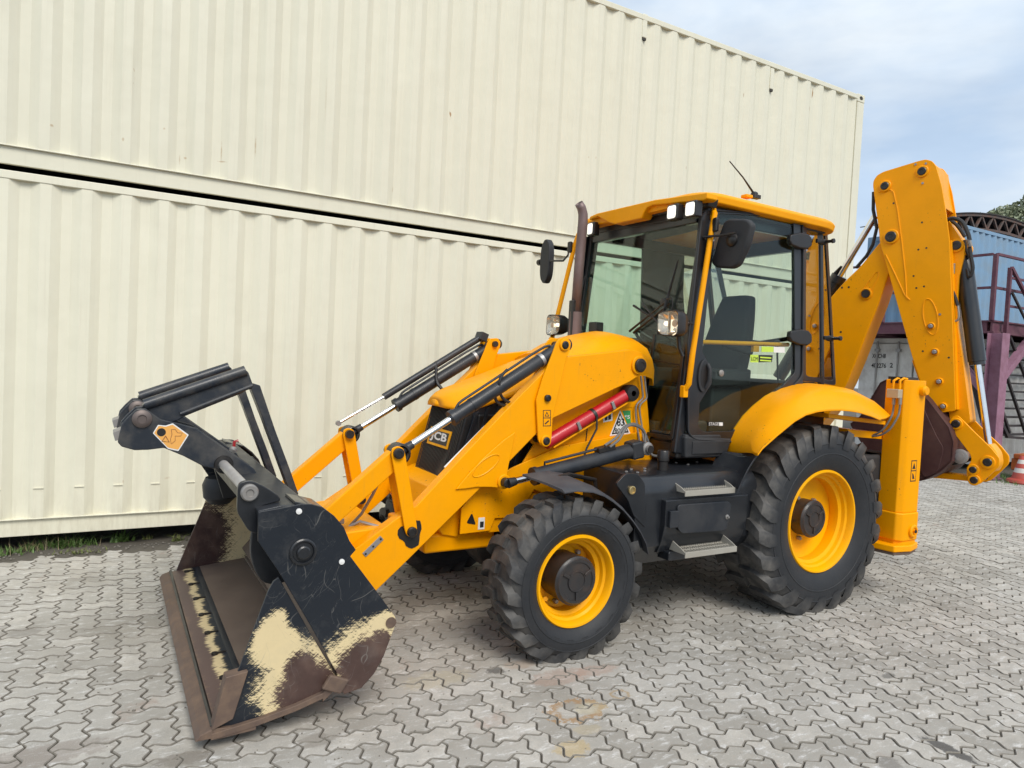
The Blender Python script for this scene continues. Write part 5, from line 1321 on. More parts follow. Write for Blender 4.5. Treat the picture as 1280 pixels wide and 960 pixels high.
# ---------------------------------------------------------------- roof
def outl(x0, x1, hw, r):
    return rp([(x1, -hw, r), (x1, hw, r), (x0, hw, r), (x0, -hw, r)], r, 5)
mb = MB(); rings = []
for z_, dx0, dx1, hw, r in ((2.900, -.40, 1.06, .735, .16), (2.905, -.435, 1.09, .768, .18), (2.955, -.445, 1.09, .775, .18), (2.978, -.43, 1.075, .755, .18), (2.992, -.38, 1.04, .70, .20), (3.005, -.33, .99, .66, .2), (3.025, -.22, .86, .54, .22), (3.035, -.10, .72, .40, .2)):
    rings.append([(a, b, z_-.020*max(0, (a-.2))**2*.5+(-.03*((.2-a)/.6)**2 if a < .2 else 0)) for a, b in outl(dx0, dx1, hw, r)])
mb.loft(rings); RO = P_('roof', mb, YEL, ang=45)
sub = RO.modifiers.new('bevel', 'BEVEL'); sub.width = .01; sub.segments = 2; sub.limit_method = 'ANGLE'; sub.angle_limit = radians(20); sub.harden_normals = True
# visor with cut-outs for the work lamps
XV = 1.125
vp = [(736, 275), (747, 270.5), (752, 273.5), (760, 278), (768, 280), (801.5, 272.8), (804.5, 266), (808.5, 259.5), (815, 256.5), (880, 250.5), (884, 248), (884, 240), (818, 249.5), (746, 266.5), (737, 270.5)]
mb = MB(); mb.px(YZ(vp, XV), XV-.10, XV); cpart('roof_visor', mb, YEL, .010, parent=RO)
# black recess band under the visor
mb = MB(); mb.ext([T(737, 283, x=1.04), T(884, 258, x=1.04), T(887, 247, x=1.04), T(738, 271, x=1.04)], (-.09, 0, 0)); cpart('lamp_recess', mb, GRS, .006)
mb = MB(); mb.ext([T(738, 293, x=1.0), T(884, 268, x=1.0), T(887, 250, x=1.0), T(738, 275, x=1.0)], (-.05, 0, 0)); cpart('front_header', mb, GRS, .006)
for s in (1, -1):
    mb = MB(); mb.box(-.34, 1.0, s*.665-.03, s*.665+.03, 2.865, 2.925); cpart('side_header', mb, BLKG, .01)
def worklamp(px, py, X, w_, h_, nm='work_lamp'):
    q = T(px, py, x=X); n0 = MB(); n0.box(X-.07, X-.004, q.y-w_/2-.010, q.y+w_/2+.014, q.z-h_/2-.012, q.z+h_/2+.012)
    o = P_(nm, n0, GRS, .012)
    m = MB(); m.px(rp([(q.y-w_/2, q.z-h_/2), (q.y+w_/2, q.z-h_/2), (q.y+w_/2, q.z+h_/2), (q.y-w_/2, q.z+h_/2)], .02, 3), X-.006, X); part('lens', m, LAMP, o, bevel=.004)
    return o
worklamp(839, 265, 1.17, .085, .09); worklamp(862, 261, 1.17, .085, .09); worklamp(737, 286, 1.14, .07, .09); 
q = T(839, 265, x=1.17); mir_y = -q.y
# roof hatch bump and aerial
mb = MB(); mb.lathe([(.17, -.02), (.165, .02), (.14, .045), (.08, .060), (0, .064)], (.60, .28, 3.02), 'z', 28); P_('roof_beacon_base', mb, PLA)
a = T(943, 243, y=.60); mb = MB(); mb.lathe([(.028, -.03), (.026, .01), (.012, .02), (0, .022)], (a.x, a.y, a.z), 'z', 14); mb.box(a.x-.05, a.x+.03, a.y-.02, a.y+.02, a.z-.03, a.z-.002); ab = P_('aerial', mb, GRS)
tp = T(912, 201.5, y=.60); m1 = T(929, 222, y=.60); mb = MB(); mb.tube([a, m1, tp], [.009, .0055, .004], 7); part('aerial_rod', mb, GRS, ab)
mb = MB(); q = T(932, 242.5, y=.62); mb.box(q.x-.05, q.x+.02, q.y-.03, q.y+.03, q.z-.03, q.z-.004); part('aerial_mount', mb, YEL, ab, bevel=.008)
# ---------------------------------------------------------------- hand rails, mirrors, head lamps, exhaust, wipers
for s in (1, -1):
    if s > 0:
        A = T(893, 263, y=.75); ps_ = [Vector((A.x-.01, .73, A.z)), Vector((A.x, .755, A.z-.02)), T(890, 285, y=.76), T(866, 440, y=.765), T(861, 480, y=.765), T(856.5, 486, y=.74)]; cl = T(894.5, 281, y=.79)
    else:
        ps_ = [T(727, 290, y=-.72), T(723, 293, y=-.77), T(718.5, 306, y=-.79), T(697, 394, y=-.79), T(690.5, 421, y=-.78), T(689, 425, y=-.73)]; cl = T(712.5, 309, y=-.80)
    mb = MB(); mb.tube(ps_, .020, 14); hr = P_('grab_rail', mb, YEL)
    for q in (ps_[0], ps_[-1]):
        mb = MB(); mb.obox(q+Vector((0, s*-.01, -.02)), (.022, 0, 0), (0, .022, 0), (0, 0, .042)); part('rail_bracket', mb, YEL, hr, bevel=.008)
    mb = MB(); mb.obox(cl, (.016, 0, 0), (0, .022, 0), (0, 0, .050)); part('mirror_clamp', mb, GRS, hr, bevel=.012)
XM = .93
mp_ = [(904, 277, 4), (910, 273.2, 4), (933, 273.2, 5), (939, 280, 5), (933, 305, 8), (921, 331, 4), (914, 335.5, 4), (893, 334.3, 4), (888.5, 329, 4), (896, 300, 8)]
mb = MB(); mb.px(YZ(pz_round(mp_, 4), XM), XM-.06, XM); mn = P_('mirror', mb, PLA, .018, label='near side mirror seen from behind on its arm')
q = T(914, 299.5, x=XM+.01); mb = MB(); mb.lathe([(.05, 0), (.045, .018), (.028, .03), (0, .032)], q-Vector((.015, 0, 0)), 'x', 20); part('mirror_ball', mb, GRS, mn)
mb = MB(); mb.tube([T(881, 299, x=1.0), T(880, 296, x=1.03), T(900, 294.5, x=XM+.045), T(920, 291, x=XM+.04)], .009, 8); part('mirror_arm', mb, GRS, mn)
mb = MB(); mb.tube([T(886, 300, x=.96), T(884, 302, x=.97), T(889, 303.5, x=.98), T(893, 300, x=.96)], .006, 8); part('mirror_arm', mb, STL, mn)
# far mirror, seen almost edge on
fm = T(684.5, 327, x=1.02); mb = MB(); rings = []
for k in range(-5, 6):
    t = k/5; z_ = fm.z+t*.205; w_ = .085*sqrt(max(.06, 1-abs(t)**3.5)); rings.append([(fm.x+.035, fm.y-w_, z_), (fm.x+.04, fm.y+w_, z_), (fm.x-.025, fm.y+w_*.9, z_), (fm.x-.025, fm.y-w_*.9, z_)])
mb.loft(rings); mf = P_('mirror', mb, PLA, .012, label='far side mirror seen nearly edge on')
mb = MB(); mb.tube([T(673, 328, x=1.0), T(690, 326, x=1.05), T(704, 326, x=1.03), T(710, 319, x=1.02), T(712, 308, x=1.0)], .009, 8); part('mirror_arm', mb, GRS, mf)
q = T(712.5, 309, x=.99); mb = MB(); mb.obox(q, (.02, 0, 0), (0, .022, 0), (0, 0, .05)); part('mirror_clamp', mb, GRS, mf, bevel=.012)
mb = MB(); mb.lathe([(0, -.03), (.03, -.02), (.03, .02), (0, .03)], T(675, 328, x=1.0), 'y', 14); part('mirror_ball', mb, GRS, mf)
def headlamp(px, py, X, s):
    q = T(px, py, x=X); w_, h_ = .108, .092; hl = node('head_lamp', LD, q)
    def sec(k, x): return [(x, q.y+a*k, q.z+b*k) for a, b in rp([(-w_+.015*s, -h_*.85), (w_, -h_), (w_*.96, h_), (-w_, h_*.88)] if s > 0 else [(-w_, -h_), (w_-.01, -h_*.85), (w_, h_*.88), (-w_*.96, h_)], .05, 4)]
    hr_ = [sec(.93, X-.002), sec(.95, X+.004), sec(1.0, X+.002), sec(1.03, X-.02), sec(1.0, X-.06), sec(.7, X-.12), sec(.4, X-.14)]; mb = MB(); mb.loft(hr_, cap=False); mb.add(hr_[-1], [list(range(len(hr_[-1])))]); part('lamp_housing', mb, GRS, hl, bevel=.006)
    mb = MB(); mb.loft([sec(.90, X+.001), sec(.88, X+.012), sec(.6, X+.018)]); part('lens', mb, glassmat('lamp_glass', (.97, .95, .92), 1.5), hl)
    rg = [sec(.93, X+.0005), sec(.86, X-.012), sec(.66, X-.030), sec(.36, X-.042), sec(.10, X-.046)]
    mb = MB(); mb.loft(rg, cap=False); mb.add(rg[-1], [list(range(len(rg[-1])))]); part('reflector', mb, REFL, hl)
    mb = MB(); mb.lathe([(0, -.040), (.014, -.036), (.017, -.02), (.012, -.008), (0, -.004)], (X, q.y-.035*s, q.z), 'x', 14); part('bulb', mb, plain('lit_bulb', (.9, .85, .75), .2, 0, (1, .90, .72), 1.5), hl)
    mb = MB(); mb.lathe([(0, -.030), (.024, -.028), (.024, -.02), (0, -.016)], (X, q.y+.045*s, q.z), 'x', 14); part('bulb', mb, plain('side_lamp_glass', (.75, .5, .3), .2), hl)
    mb = MB(); mb.box(X-.028, X-.004, q.y-.002, q.y+.002, q.z-.075, q.z+.075); part('reflector_rib', mb, REFL, hl)
    return q, hl
q, hl = headlamp(834.5, 404, 1.29, 1); mb = MB(); mb.tube([q+Vector((-.10, 0, 0)), q+Vector((-.16, .02, .01)), Vector((xw(q.z)-.01, .70, q.z+.01))], .016, 8); mb.tube([q+Vector((-.1, 0, -.05)), q+Vector((-.12, 0, -.16)), q+Vector((-.14, .02, -.22))], .014, 8); part('lamp_arm', mb, GRS, hl)
q, hl = headlamp(691.5, 406, 1.29, -1); mb = MB(); mb.tube([q+Vector((-.10, 0, 0)), q+Vector((-.14, .05, .0)), Vector((xw(q.z), -.67, q.z))], .016, 8); part('lamp_arm', mb, GRS, hl)
# exhaust stack
ye = -.38; mb = MB(); mb.tube([T(718, 422, y=ye), T(719.5, 390, y=ye)], [.055, .052], 20); ex = P_('exhaust_stack', mb, EXH, label='brown steel exhaust stack with curved outlet')
pts = [T(719.5, 391, y=ye), T(724, 330, y=ye), T(728.6, 278, y=ye), T(728.8, 268, y=ye), T(727, 260, y=ye), T(723.5, 254, y=ye)]
mb = MB(); mb.tube(pts, [.040, .040, .040, .039, .037, .035], 20, cap=False); o = part('outlet_pipe', mb, EXH, ex, ang=60); sm = o.modifiers.new('thick', 'SOLIDIFY'); sm.thickness = .004
mb = MB(); mb.obox(T(715, 400, y=ye), (.02, 0, 0), (0, .03, 0), (0, 0, .16)); part('exhaust_bracket', mb, GRS, ex, bevel=.008)
mb = MB(); mb.tube([T(737, 330, y=-.66), T(730, 350, y=-.66), T(722, 385, y=-.68)], .008, 6); P_('cable', mb, HOS)
# wipers
for pts in (((787, 414), (836, 374)), ((792, 416), (838, 379)), ((832, 416), (803, 379)), ((822, 418), (832, 380), (847, 326)), ((792, 382), (820, 400))):
    mb = MB(); mb.tube([T(p[0], p[1], x=xw(2.1)+.03) for p in pts], [.010 if i < len(pts)-1 else .005 for i in range(len(pts))], 7); P_('wiper_arm', mb, GRS)
mb = MB(); mb.tube([T(831, 385, x=xw(2.1)+.04), T(847.5, 325, x=xw(2.5)+.035)], [.014, .006], 7); P_('wiper_blade', mb, GRS)
mb = MB(); mb.lathe([(.03, 0), (.03, .04), (0, .045)], T(833, 378, x=xw(2.2)), 'x', 14); P_('wiper_motor', mb, GRS, .004)
mb = MB(); mb.tube([T(833, 374, x=1.09), T(840, 372, x=1.10), T(841, 382, x=1.10), T(838, 392, x=1.1)], .005, 6); P_('washer_hose', mb, HOS)
mb = MB(); a = T(745, 409, y=-.2); mb.obox(a, (.04, 0, 0), (0, .05, 0), (0, 0, .04)); P_('bonnet_stop', mb, GRS, .01)
# ---------------------------------------------------------------- rear mudguards
lip = XZ([(946.5, 567.5), (953, 559), (971, 543), (993, 525), (1007, 517), (1021, 513), (1035, 511.3), (1049, 511), (1062, 512), (1074, 514), (1090, 519), (1100, 523.5)], 1.13)
inn = XZ([(913, 564), (916, 550), (922, 536), (933, 520), (946, 507), (961, 495), (978, 486), (996, 480.5), (1014, 479), (1042, 483), (1074, 500), (1100, 522)], .74)
mb = MB(); rings = []; nI = len(inn)
for k, ((lx, lz), (cx_, cz_)) in enumerate(zip(lip, inn)):
    dx, dz = lx-cx_, lz-cz_; b_ = .030+.012*sin(pi*k/(nI-1)); ux, uz = (.7, .7) if k < 5 else ((.3, .95) if k < 8 else (0, 1))
    P_r = []
    for t, y in ((0, .70), (.04, .76), (.14, .86), (.32, .96), (.55, 1.04), (.80, 1.10), (1.0, 1.135)):
        w_ = sin(pi*min(1, t*1.15))*b_*1.1; P_r.append((cx_+dx*t+ux*w_, y, cz_+dz*t+uz*w_))
    P_r += [(lx, 1.135, lz-.014), (lx-.004, 1.12, lz-.014)]
    for t, y in ((.80, 1.085), (.55, 1.03), (.32, .95), (.14, .85), (0, .70)):
        w_ = sin(pi*min(1, t*1.15))*b_*1.1; P_r.append((cx_+dx*t+ux*w_-.014*ux, y, cz_+dz*t+uz*w_-.016))
    rings.append(P_r)
mb.loft(rings); both('rear_mudguard', mb, YEL, .003, ang=50)
# black lower part of the mudguard
mb = MB(); rings = []
a1p = XZ([(946, 568), (935, 585), (925, 605), (921, 616)], 1.10); b1p = XZ([(913, 565), (908, 580), (900, 595), (895, 602)], .80)
for (lx, lz), (cx_, cz_) in zip(a1p, b1p): rings.append([(cx_+.02, .70, cz_), (cx_, .90, cz_-.02), (cx_*.6+lx*.4, 1.04, cz_*.6+lz*.4), (lx, 1.10, lz), (lx-.012, 1.10, lz-.005), (cx_*.6+lx*.4-.03, 1.03, cz_*.6+lz*.4), (cx_-.03, .93, cz_), (cx_+.02, .70, cz_)])
mb.loft(rings); both('lower_mudguard', mb, BLK, .004, ang=50)
# ---------------------------------------------------------------- rear frame and stabilisers
mb = MB(); mb.box(-1.12, -.75, -.93, .93, .95, 1.12); mb.box(-1.12, -.78, -.93, .93, .50, .64); P_('rear_cross_frame', mb, BLK, .01)
mb = MB(); mb.box(-.78, .1, .30, .44, .60, .95); P_('chassis_rail', mb, YEL, .008); P_('chassis_rail', mir(mb), YEL, .008)
a, b_ = T(1030, 519, y=1.0), T(1101, 528, y=1.0); mb = MB(); mb.obox((a+b_)/2+Vector((0, -.12, 0)), (b_-a)/2, (0, .16, 0), (0, 0, .016)); P_('tail_plate', mb, YEL, .004)
a, b_ = T(1060, 541, y=.95), T(1104, 545, y=.95); mb = MB(); mb.obox((a+b_)/2+Vector((0, -.2, 0)), (b_-a)/2, (0, .2, 0), (0, 0, .028)); P_('tail_plate', mb, YEL, .004)
xs_ = -.875; ye0, ye1 = .935, 1.15
S0 = T(1135, 475, y=ye1); S1 = T(1127, 668, y=ye1); print('stab', S0, S1)
XF = (S0.x+S1.x)/2
for s in (1, -1):
    sn = node('stabiliser', LD, (XF-.1, s*1.04, .7))
    xy = [(XF, ye0+.02), (XF, ye1-.045), (XF-.03, ye1-.012), (XF-.05, ye1), (XF-.225, ye1), (XF-.25, ye1-.02), (XF-.25, ye0)]
    def lo(m): return m if s > 0 else mir(m)
    mb = MB(); mb.pz([(a, b) for a, b in xy], .68, S0.z); part('outer_leg', lo(mb), YEL, sn, bevel=.006)
    e = .012; mb = MB(); mb.pz([(a+(e if a > XF-.12 else -e*0), b+(e if b > 1.04 else -e)) for a, b in xy], .455, .68); part('leg_collar', lo(mb), YEL, sn, bevel=.012)
    mb = MB(); mb.pz([(a, b) for a, b in xy], .40, .46); part('inner_leg', lo(mb), YEL, sn, bevel=.006)
    mb = MB(); mb.ext([(XF+.13, ye0-.08, .375), (XF-.27, ye0-.08, .375), (XF-.27, ye1+.00, .375), (XF-.1, ye1+.045, .375), (XF+.07, ye1+.01, .375)], (0, 0, .055)); part('foot_pad', lo(mb), YEL, sn, bevel=.012)
    mb = MB(); mb.ext([(XF+.12, ye0-.07, .35), (XF-.26, ye0-.07, .35), (XF-.26, ye1-.01, .35), (XF-.1, ye1+.035, .35), (XF+.06, ye1+.0, .35)], (0, 0, .026)); part('foot_sole', lo(mb), RST, sn, bevel=.008)
    if s > 0:
        q = T(1133, 653, y=ye1+.012); mb = MB(); mb.lathe([(.052, 0), (.052, .018), (.044, .024), (.030, .024), (.028, .014), (.012, .014), (.012, .03), (0, .03)], (XF-.15, ye1+.010, .535), 'y', 24); part('leg_bolt', mb, YEL, sn)
        mb = MB(); mb.lathe([(.014, 0), (.014, .006), (0, .007)], (XF-.15, ye1+.040, .535), 'y', 12); part('leg_bolt', mb, GRS, sn)
        mb = MB(); mb.lathe([(.04, -.02), (.04, .03), (.03, .045), (0, .045)], (XF-.17, ye1, S0.z-.08), 'y', 20); part('top_boss', mb, YEL, sn)
        mb = MB(); mb.box(XF-.18, XF-.01, ye0+.03, ye1-.04, S0.z, S0.z+.022); mb.box(XF, XF+.004, ye0+.06, ye1-.06, S0.z-.03, S0.z+.004); part('leg_cap', mb, GRS, sn)
        mb = MB(); vx = XF+.004; a, b_ = T(1113, 497, x=vx), T(1129, 487, x=vx); mb.box(vx, vx+.06, a.y, b_.y, a.z, b_.z); part('valve_block', mb, plain('valve_block_metal', (.52, .45, .33), .5, .3), sn, bevel=.006)
        for k, px in enumerate((1116.5, 1124.5)):
            t0 = T(px, 487, x=vx+.03); mb = MB(); mb.tube([t0, t0+Vector((0, 0, .07)), t0+Vector((-.03, .01, .09)), t0+Vector((-.06, .02, .085))], .010, 10); part('bent_pipe', mb, YEL, sn)
            h0 = T(px+1, 497, x=vx+.03); hp = [h0, h0+Vector((0, 0, -.10)), T(px-3, 522, x=vx+.06), T(px-14, 538, x=vx+.10), T(px-30, 545, x=vx+.12), T(1075, 541, x=vx+.15), T(1060, 536, x=vx+.2)]
            P = [Vector(p) for p in hp]; P = [P[0]*2-P[1]]+P+[P[-1]*2-P[-2]]; o = []
            for i in range(1, len(P)-2):
                for j in range(6):
                    t = j/6; A_, B_, C2, D2 = P[i-1], P[i], P[i+1], P[i+2]; o.append(.5*((2*B_)+(C2-A_)*t+(2*A_-5*B_+4*C2-D2)*t*t+(3*B_-A_-3*C2+D2)*t**3))
            mb = MB(); mb.tube(o, .008, 8); part('hose', mb, HOSG, sn)
            mb = MB(); mb.cyl(h0, h0+Vector((0, 0, -.055)), .013, 10); part('hose_end', mb, STL, sn)
        # decal
        yd_ = ye1+.0005; dx0, dx1 = XF-.125, XF-.175
        mb = MB(); mb.box(XF-.17, XF-.095, yd_, yd_+.001, .93, 1.10); dl = part('warning_label', mb, INK, sn)
        mb = MB(); mb.box(XF-.163, XF-.102, yd_+.001, yd_+.0014, 1.02, 1.092); part('label_field', mb, YEL, sn); mb = MB(); mb.box(XF-.163, XF-.102, yd_+.001, yd_+.0014, .938, 1.012); part('label_field', mb, YEL, sn)
        mb = MB(); mb.ext([(XF-.155, yd_+.0015, 1.03), (XF-.11, yd_+.0015, 1.03), (XF-.1325, yd_+.0015, 1.08)], (0, .0004, 0)); part('label_symbol', mb, INK, sn)
        mb = MB(); mb.ext([(XF-.15, yd_+.0015, .95), (XF-.12, yd_+.0015, .95), (XF-.115, yd_+.0015, 1.0), (XF-.135, yd_+.0015, .985)], (0, .0004, 0)); part('label_symbol', mb, INK, sn)
        # black toothed side strip of the far leg side
        mb = MB(); mb.box(XF-.31, XF-.26, ye0+.06, ye0+.13, .72, 1.15)
        for k in range(7): mb.box(XF-.335, XF-.31, ye0+.06, ye0+.13, .74+k*.055, .77+k*.055)
        part('cable_strip', mb, GRS, sn, bevel=.006)
mb = MB(); mb.box(-.96, -.60, .56, .95, .66, 1.12); P_('battery_box', mb, PLA, .03)
mb = MB(); mb.box(-1.0, -.80, .86, .93, .45, .60); P_('stabiliser_mount', mb, GRS, .01)
# ---------------------------------------------------------------- backhoe (boom, dipper, link, bucket)
HOE[0] = True
YB = .0; YBI = -.30
HY = (YB+YBI)/2
def sym_plate(nm, pts, y, th, mat, bev, gap, r=.03, **k):
    """a plate on the near side and its twin, gap apart, on the far side of the boom"""
    q = rp(XZ(pts, y), r, 4)
    mb = MB(); mb.py(q, y-th, y); A = P_(nm, mb, mat, bev, **k)
    mb = MB(); mb.py(q, y-gap, y-gap+th); P_(nm, mb, mat, bev, **k); return A, q
# boom box
boom = [(1101.5, 300), (1092, 312), (1075, 333), (1058, 349), (1040, 369), (1018, 400), (1000, 436), (986, 480), (972, 530), (962, 580), (972, 594), (988, 588), (1004, 560), (1040, 512), (1058, 480), (1071.5, 447), (1085, 412), (1098, 380), (1108, 350), (1116, 330), (1116, 305)]
yb = YB-.02
q = rp(XZ(boom, yb), .05, 4); mb = MB(); mb.py(q, YBI+.02, yb); BM = P_('boom', mb, YEL, .014)
slot = [(1085.5, 362), (1098, 339), (1101, 341), (1100, 346), (1090, 368)]
for k_, y_ in ((0, yb),):
    mb = MB(); pts = [T(p[0], p[1], y=y_+.002) for p in [(1078, 366), (1079, 361), (1094, 341), (1098, 340), (1098, 345), (1088, 366), (1086, 371)]]; mb.tube(pts, .004, 6); part('pressed_rib', mb, YEL, BM)
q = T(1082.5, 367.4, y=yb); mb = MB(); mb.lathe([(.055, 0), (.055, .01), (.045, .014)], (q.x, yb, q.z), 'y', 24); part('boss', mb, YEL, BM)
mb = MB(); mb.lathe([(.036, 0), (.036, .018), (0, .018)], (q.x, yb, q.z), 'y', 20); part('pin', mb, GRS, BM)
for px, py in ((1051, 415), (1052.5, 359.5), (1061, 359)):
    q = T(px, py, y=yb); mb = MB(); mb.cyl((q.x, yb-.002, q.z), (q.x, yb+.0015, q.z), .010, 10); part('bolt_hole', mb, GRS, BM)
# outer dipper casing
dip = [(1091, 232, .10), (1091.5, 226), (1096, 219, .10), (1104, 214.5), (1148, 201), (1157, 199, .12), (1165, 201, .1), (1170, 207), (1177, 232, .03), (1182, 262), (1187, 300), (1190, 380), (1194.5, 513.5, .02), (1180, 515.5), (1163, 517, .02), (1140, 446), (1104.5, 320, .1), (1100, 305), (1098, 285)]
q = rp(XZ(dip, YB+.012), .02, 3)
mb = MB(); mb.py(q, YB-.006, YB+.012); DP = P_('dipper_plate', mb, YEL, .005)
mb = MB(); mb.py(q, YBI-.012, YBI+.006); DP2 = P_('dipper_plate', mb, YEL, .005)
# webs between the plates: front and back faces of the box
def web(pts, y0, y1, th, nm='dipper_web', mat=YEL):
    P2 = XZ(pts, YB+.012); vs = []
    mb = MB()
    for (a, b) in zip(P2[:-1], P2[1:]):
        d = Vector((b[0]-a[0], 0, b[1]-a[1])).normalized(); n = Vector((-d.z, 0, d.x))*th
        mb.ext([(a[0], y0, a[1]), (b[0], y0, b[1]), (b[0]+n.x, y0, b[1]+n.z), (a[0]+n.x, y0, a[1]+n.z)], (0, y1-y0, 0))
    return P_(nm, mb, mat, .002)
web([(1186, 300), (1189, 380), (1193.5, 512)], YBI+.007, YB-.007, .014)
web([(1141, 450), (1164, 516)], YBI+.007, YB-.007, -.014)
web([(1097, 220), (1104, 216), (1148, 202.5), (1156, 200.5)], YBI+.007, YB-.007, .014)
yp_ = YB+.012
# far plate of the casing stands slightly higher at the rear: back cover
mb = MB(); bc_ = XZ([(1160, 203), (1168, 205), (1176, 212), (1180, 240), (1184, 262), (1177, 262), (1170, 232)], YB-.10); mb.py(bc_, YBI-.03, YB-.012); P_('dipper_cover', mb, YEL, .01)
for px, py, r, bo in ((1106.4, 232.7, .036, .052), (1152.9, 214.4, .036, .052), (1114, 296, .048, .066)):
    q = T(px, py, y=yp_); pin(q.x, q.z, yp_-.002, r, parent=DP, boss=bo, t=.02)
for px, py in ((1184, 411), (1162, 407)): pass
for px, py in ((1163.8, 407.8), (1168.5, 440), (1174, 477), (1179, 508)):
    q = T(px, py, y=yp_); mb = MB(); mb.lathe([(.034, -.001), (.032, .008), (.026, .012)], (q.x, yp_, q.z), 'y', 20); part('bolt_boss', mb, YEL, DP)
    mb = MB(); mb.lathe([(.020, .008), (.020, .022), (.014, .026), (0, .026)], (q.x, yp_, q.z), 'y', 6); part('bolt', mb, STL, DP)
for px, py in ((1152.5, 278), (1148, 312), (1158, 310), (1142, 345), (1145.5, 360), (1155, 358), (1153.5, 439), (1117, 254), (1186, 447)):
    q = T(px, py, y=yp_); mb = MB(); mb.cyl((q.x, yp_-.001, q.z), (q.x, yp_+.0012, q.z), .0085, 10); part('bolt_hole', mb, GRS, DP)
for px, py in ((1144.5, 205.5), (1157.5, 204.5), (1153.5, 229), (1175, 393)):
    q = T(px, py, y=yp_); mb = MB(); mb.cyl((q.x, yp_-.001, q.z), (q.x, yp_+.006, q.z), .010, 10); part('bolt_head', mb, STL, DP)
rib = [T(p[0], p[1], y=yp_+.0005) for p in [(1098.5, 240), (1106, 240.5), (1113, 237), (1117, 240), (1122, 262), (1127, 300), (1132, 345), (1133, 372), (1136, 374)]]
mb = MB(); mb.tube(rib, .006, 6); part('pressed_rib', mb, YEL, DP)
rib = [T(p[0], p[1], y=yp_+.0005) for p in [(1107, 318), (1120, 345), (1131, 369), (1137.5, 375)]]
mb = MB(); mb.tube(rib, .006, 6); part('pressed_rib', mb, YEL, DP)
ov = [T(1163+9*cos(a)+3.5*sin(a)*.9, 396+22.5*sin(a), y=yp_+.0005) for a in [2*pi*k/28 for k in range(29)]]
mb = MB(); mb.tube(ov, .005, 6, cap=False); part('pressed_oval', mb, YEL, DP)
# front lug of the inner dipper with the bucket-ram pin
lug_ = [(1183, 272, .02), (1187, 277), (1201, 298), (1205, 306, .05), (1205, 320), (1199, 345), (1196, 372), (1197, 409), (1205, 462), (1213, 527), (1190, 545), (1184, 500), (1178, 400)]
q = rp(XZ(lug_, YB-.06), .02, 3); mb = MB(); mb.py(q, YBI+.06, YB-.06); ID = P_('inner_dipper', mb, YEL, .012)
q = T(1195.7, 307, y=YB-.06); pin(q.x, q.z, YB-.062, .040, parent=ID, boss=.058, t=.02)
q = T(1189, 336, y=YB-.058); mb = MB(); mb.box(q.x-.02, q.x+.03, YB-.06, YB-.045, q.z-.045, q.z+.045); part('grease_block', mb, STL, ID, bevel=.004)
q = T(1190.5, 345, y=YB-.06)
# bucket ram
YR = HY
e0 = T(1203, 312, y=YR); e1 = T(1222, 456, y=YR); e2 = T(1238, 572, y=YR)
n_ = (e1-e0).normalized()
mb = MB(); mb.tube([e0+n_*.06, e0+n_*.14, e0+n_*.2, e1-n_*.03, e1-n_*.028, e1], [.05, .066, .068, .068, .060, .060], 28); BR = P_('bucket_ram', mb, BLKG, ang=40)
mb = MB(); mb.cyl(e1-n_*.02, e2, .026, 20); part('rod', mb, CHR, BR)
mb = MB(); mb.lathe([(.02, -.06), (.07, -.055), (.07, .055), (.02, .06)], e0, 'y', 20); part('foot_eye', mb, YEL, BR)
# link at the dipper end
lk = [(1184.5, 540, .03), (1186, 526.5, .03), (1191, 520.5, .03), (1197, 519, .03), (1204.5, 526, .03), (1215, 537), (1239, 560, .02), (1249.5, 573, .04), (1249, 583, .05), (1240, 592, .03), (1226, 604.5), (1219, 607, .03), (1211, 604, .03), (1208, 594, .03), (1208, 586, .03), (1214.5, 574, .03), (1212, 567), (1204, 556.5, .02), (1194, 543.5, .02)]
yl = YB+.02
q = rp(XZ(lk, yl), .02, 4); mb = MB(); mb.py(q, yl-.022, yl); TL = P_('tipping_link', mb, YEL, .005)
mb = MB(); mb.py(q, YBI-.03, YBI-.008); P_('tipping_link', mb, YEL, .005)
for px, py, r, bo in ((1195.3, 529.7, .034, .050), (1234.8, 577.7, .034, .055), (1216.7, 587, .028, .046), (1217.8, 600, .030, .046)):
    q = T(px, py, y=yl); pin(q.x, q.z, yl-.002, r, parent=TL, boss=bo, t=.02); mb = MB(); mb.cyl((q.x, YBI-.04, q.z), (q.x, yl, q.z), r*.9, 14); part('cross_pin', mb, GRS, TL)
mb = MB(); q = rp(XZ([(1240, 553), (1250, 566), (1252, 580), (1246, 590), (1238, 585), (1232, 560)], HY), .03, 4); mb.py(q, HY-.09, HY+.09); P_('rod_end', mb, YEL, .01)
mb = MB(); q = XZ([(1173, 590), (1210, 594), (1214, 601), (1168, 597)], HY-.05); mb.py(q, YBI-.0, HY+.0); P_('bucket_link', mb, YEL, .008)
mb = MB(); q = XZ([(1204, 545), (1232, 574), (1226, 580), (1200, 556)], HY-.1); mb.py(q, YBI-.005, YBI+.02); P_('link_bar', mb, YEL, .005)
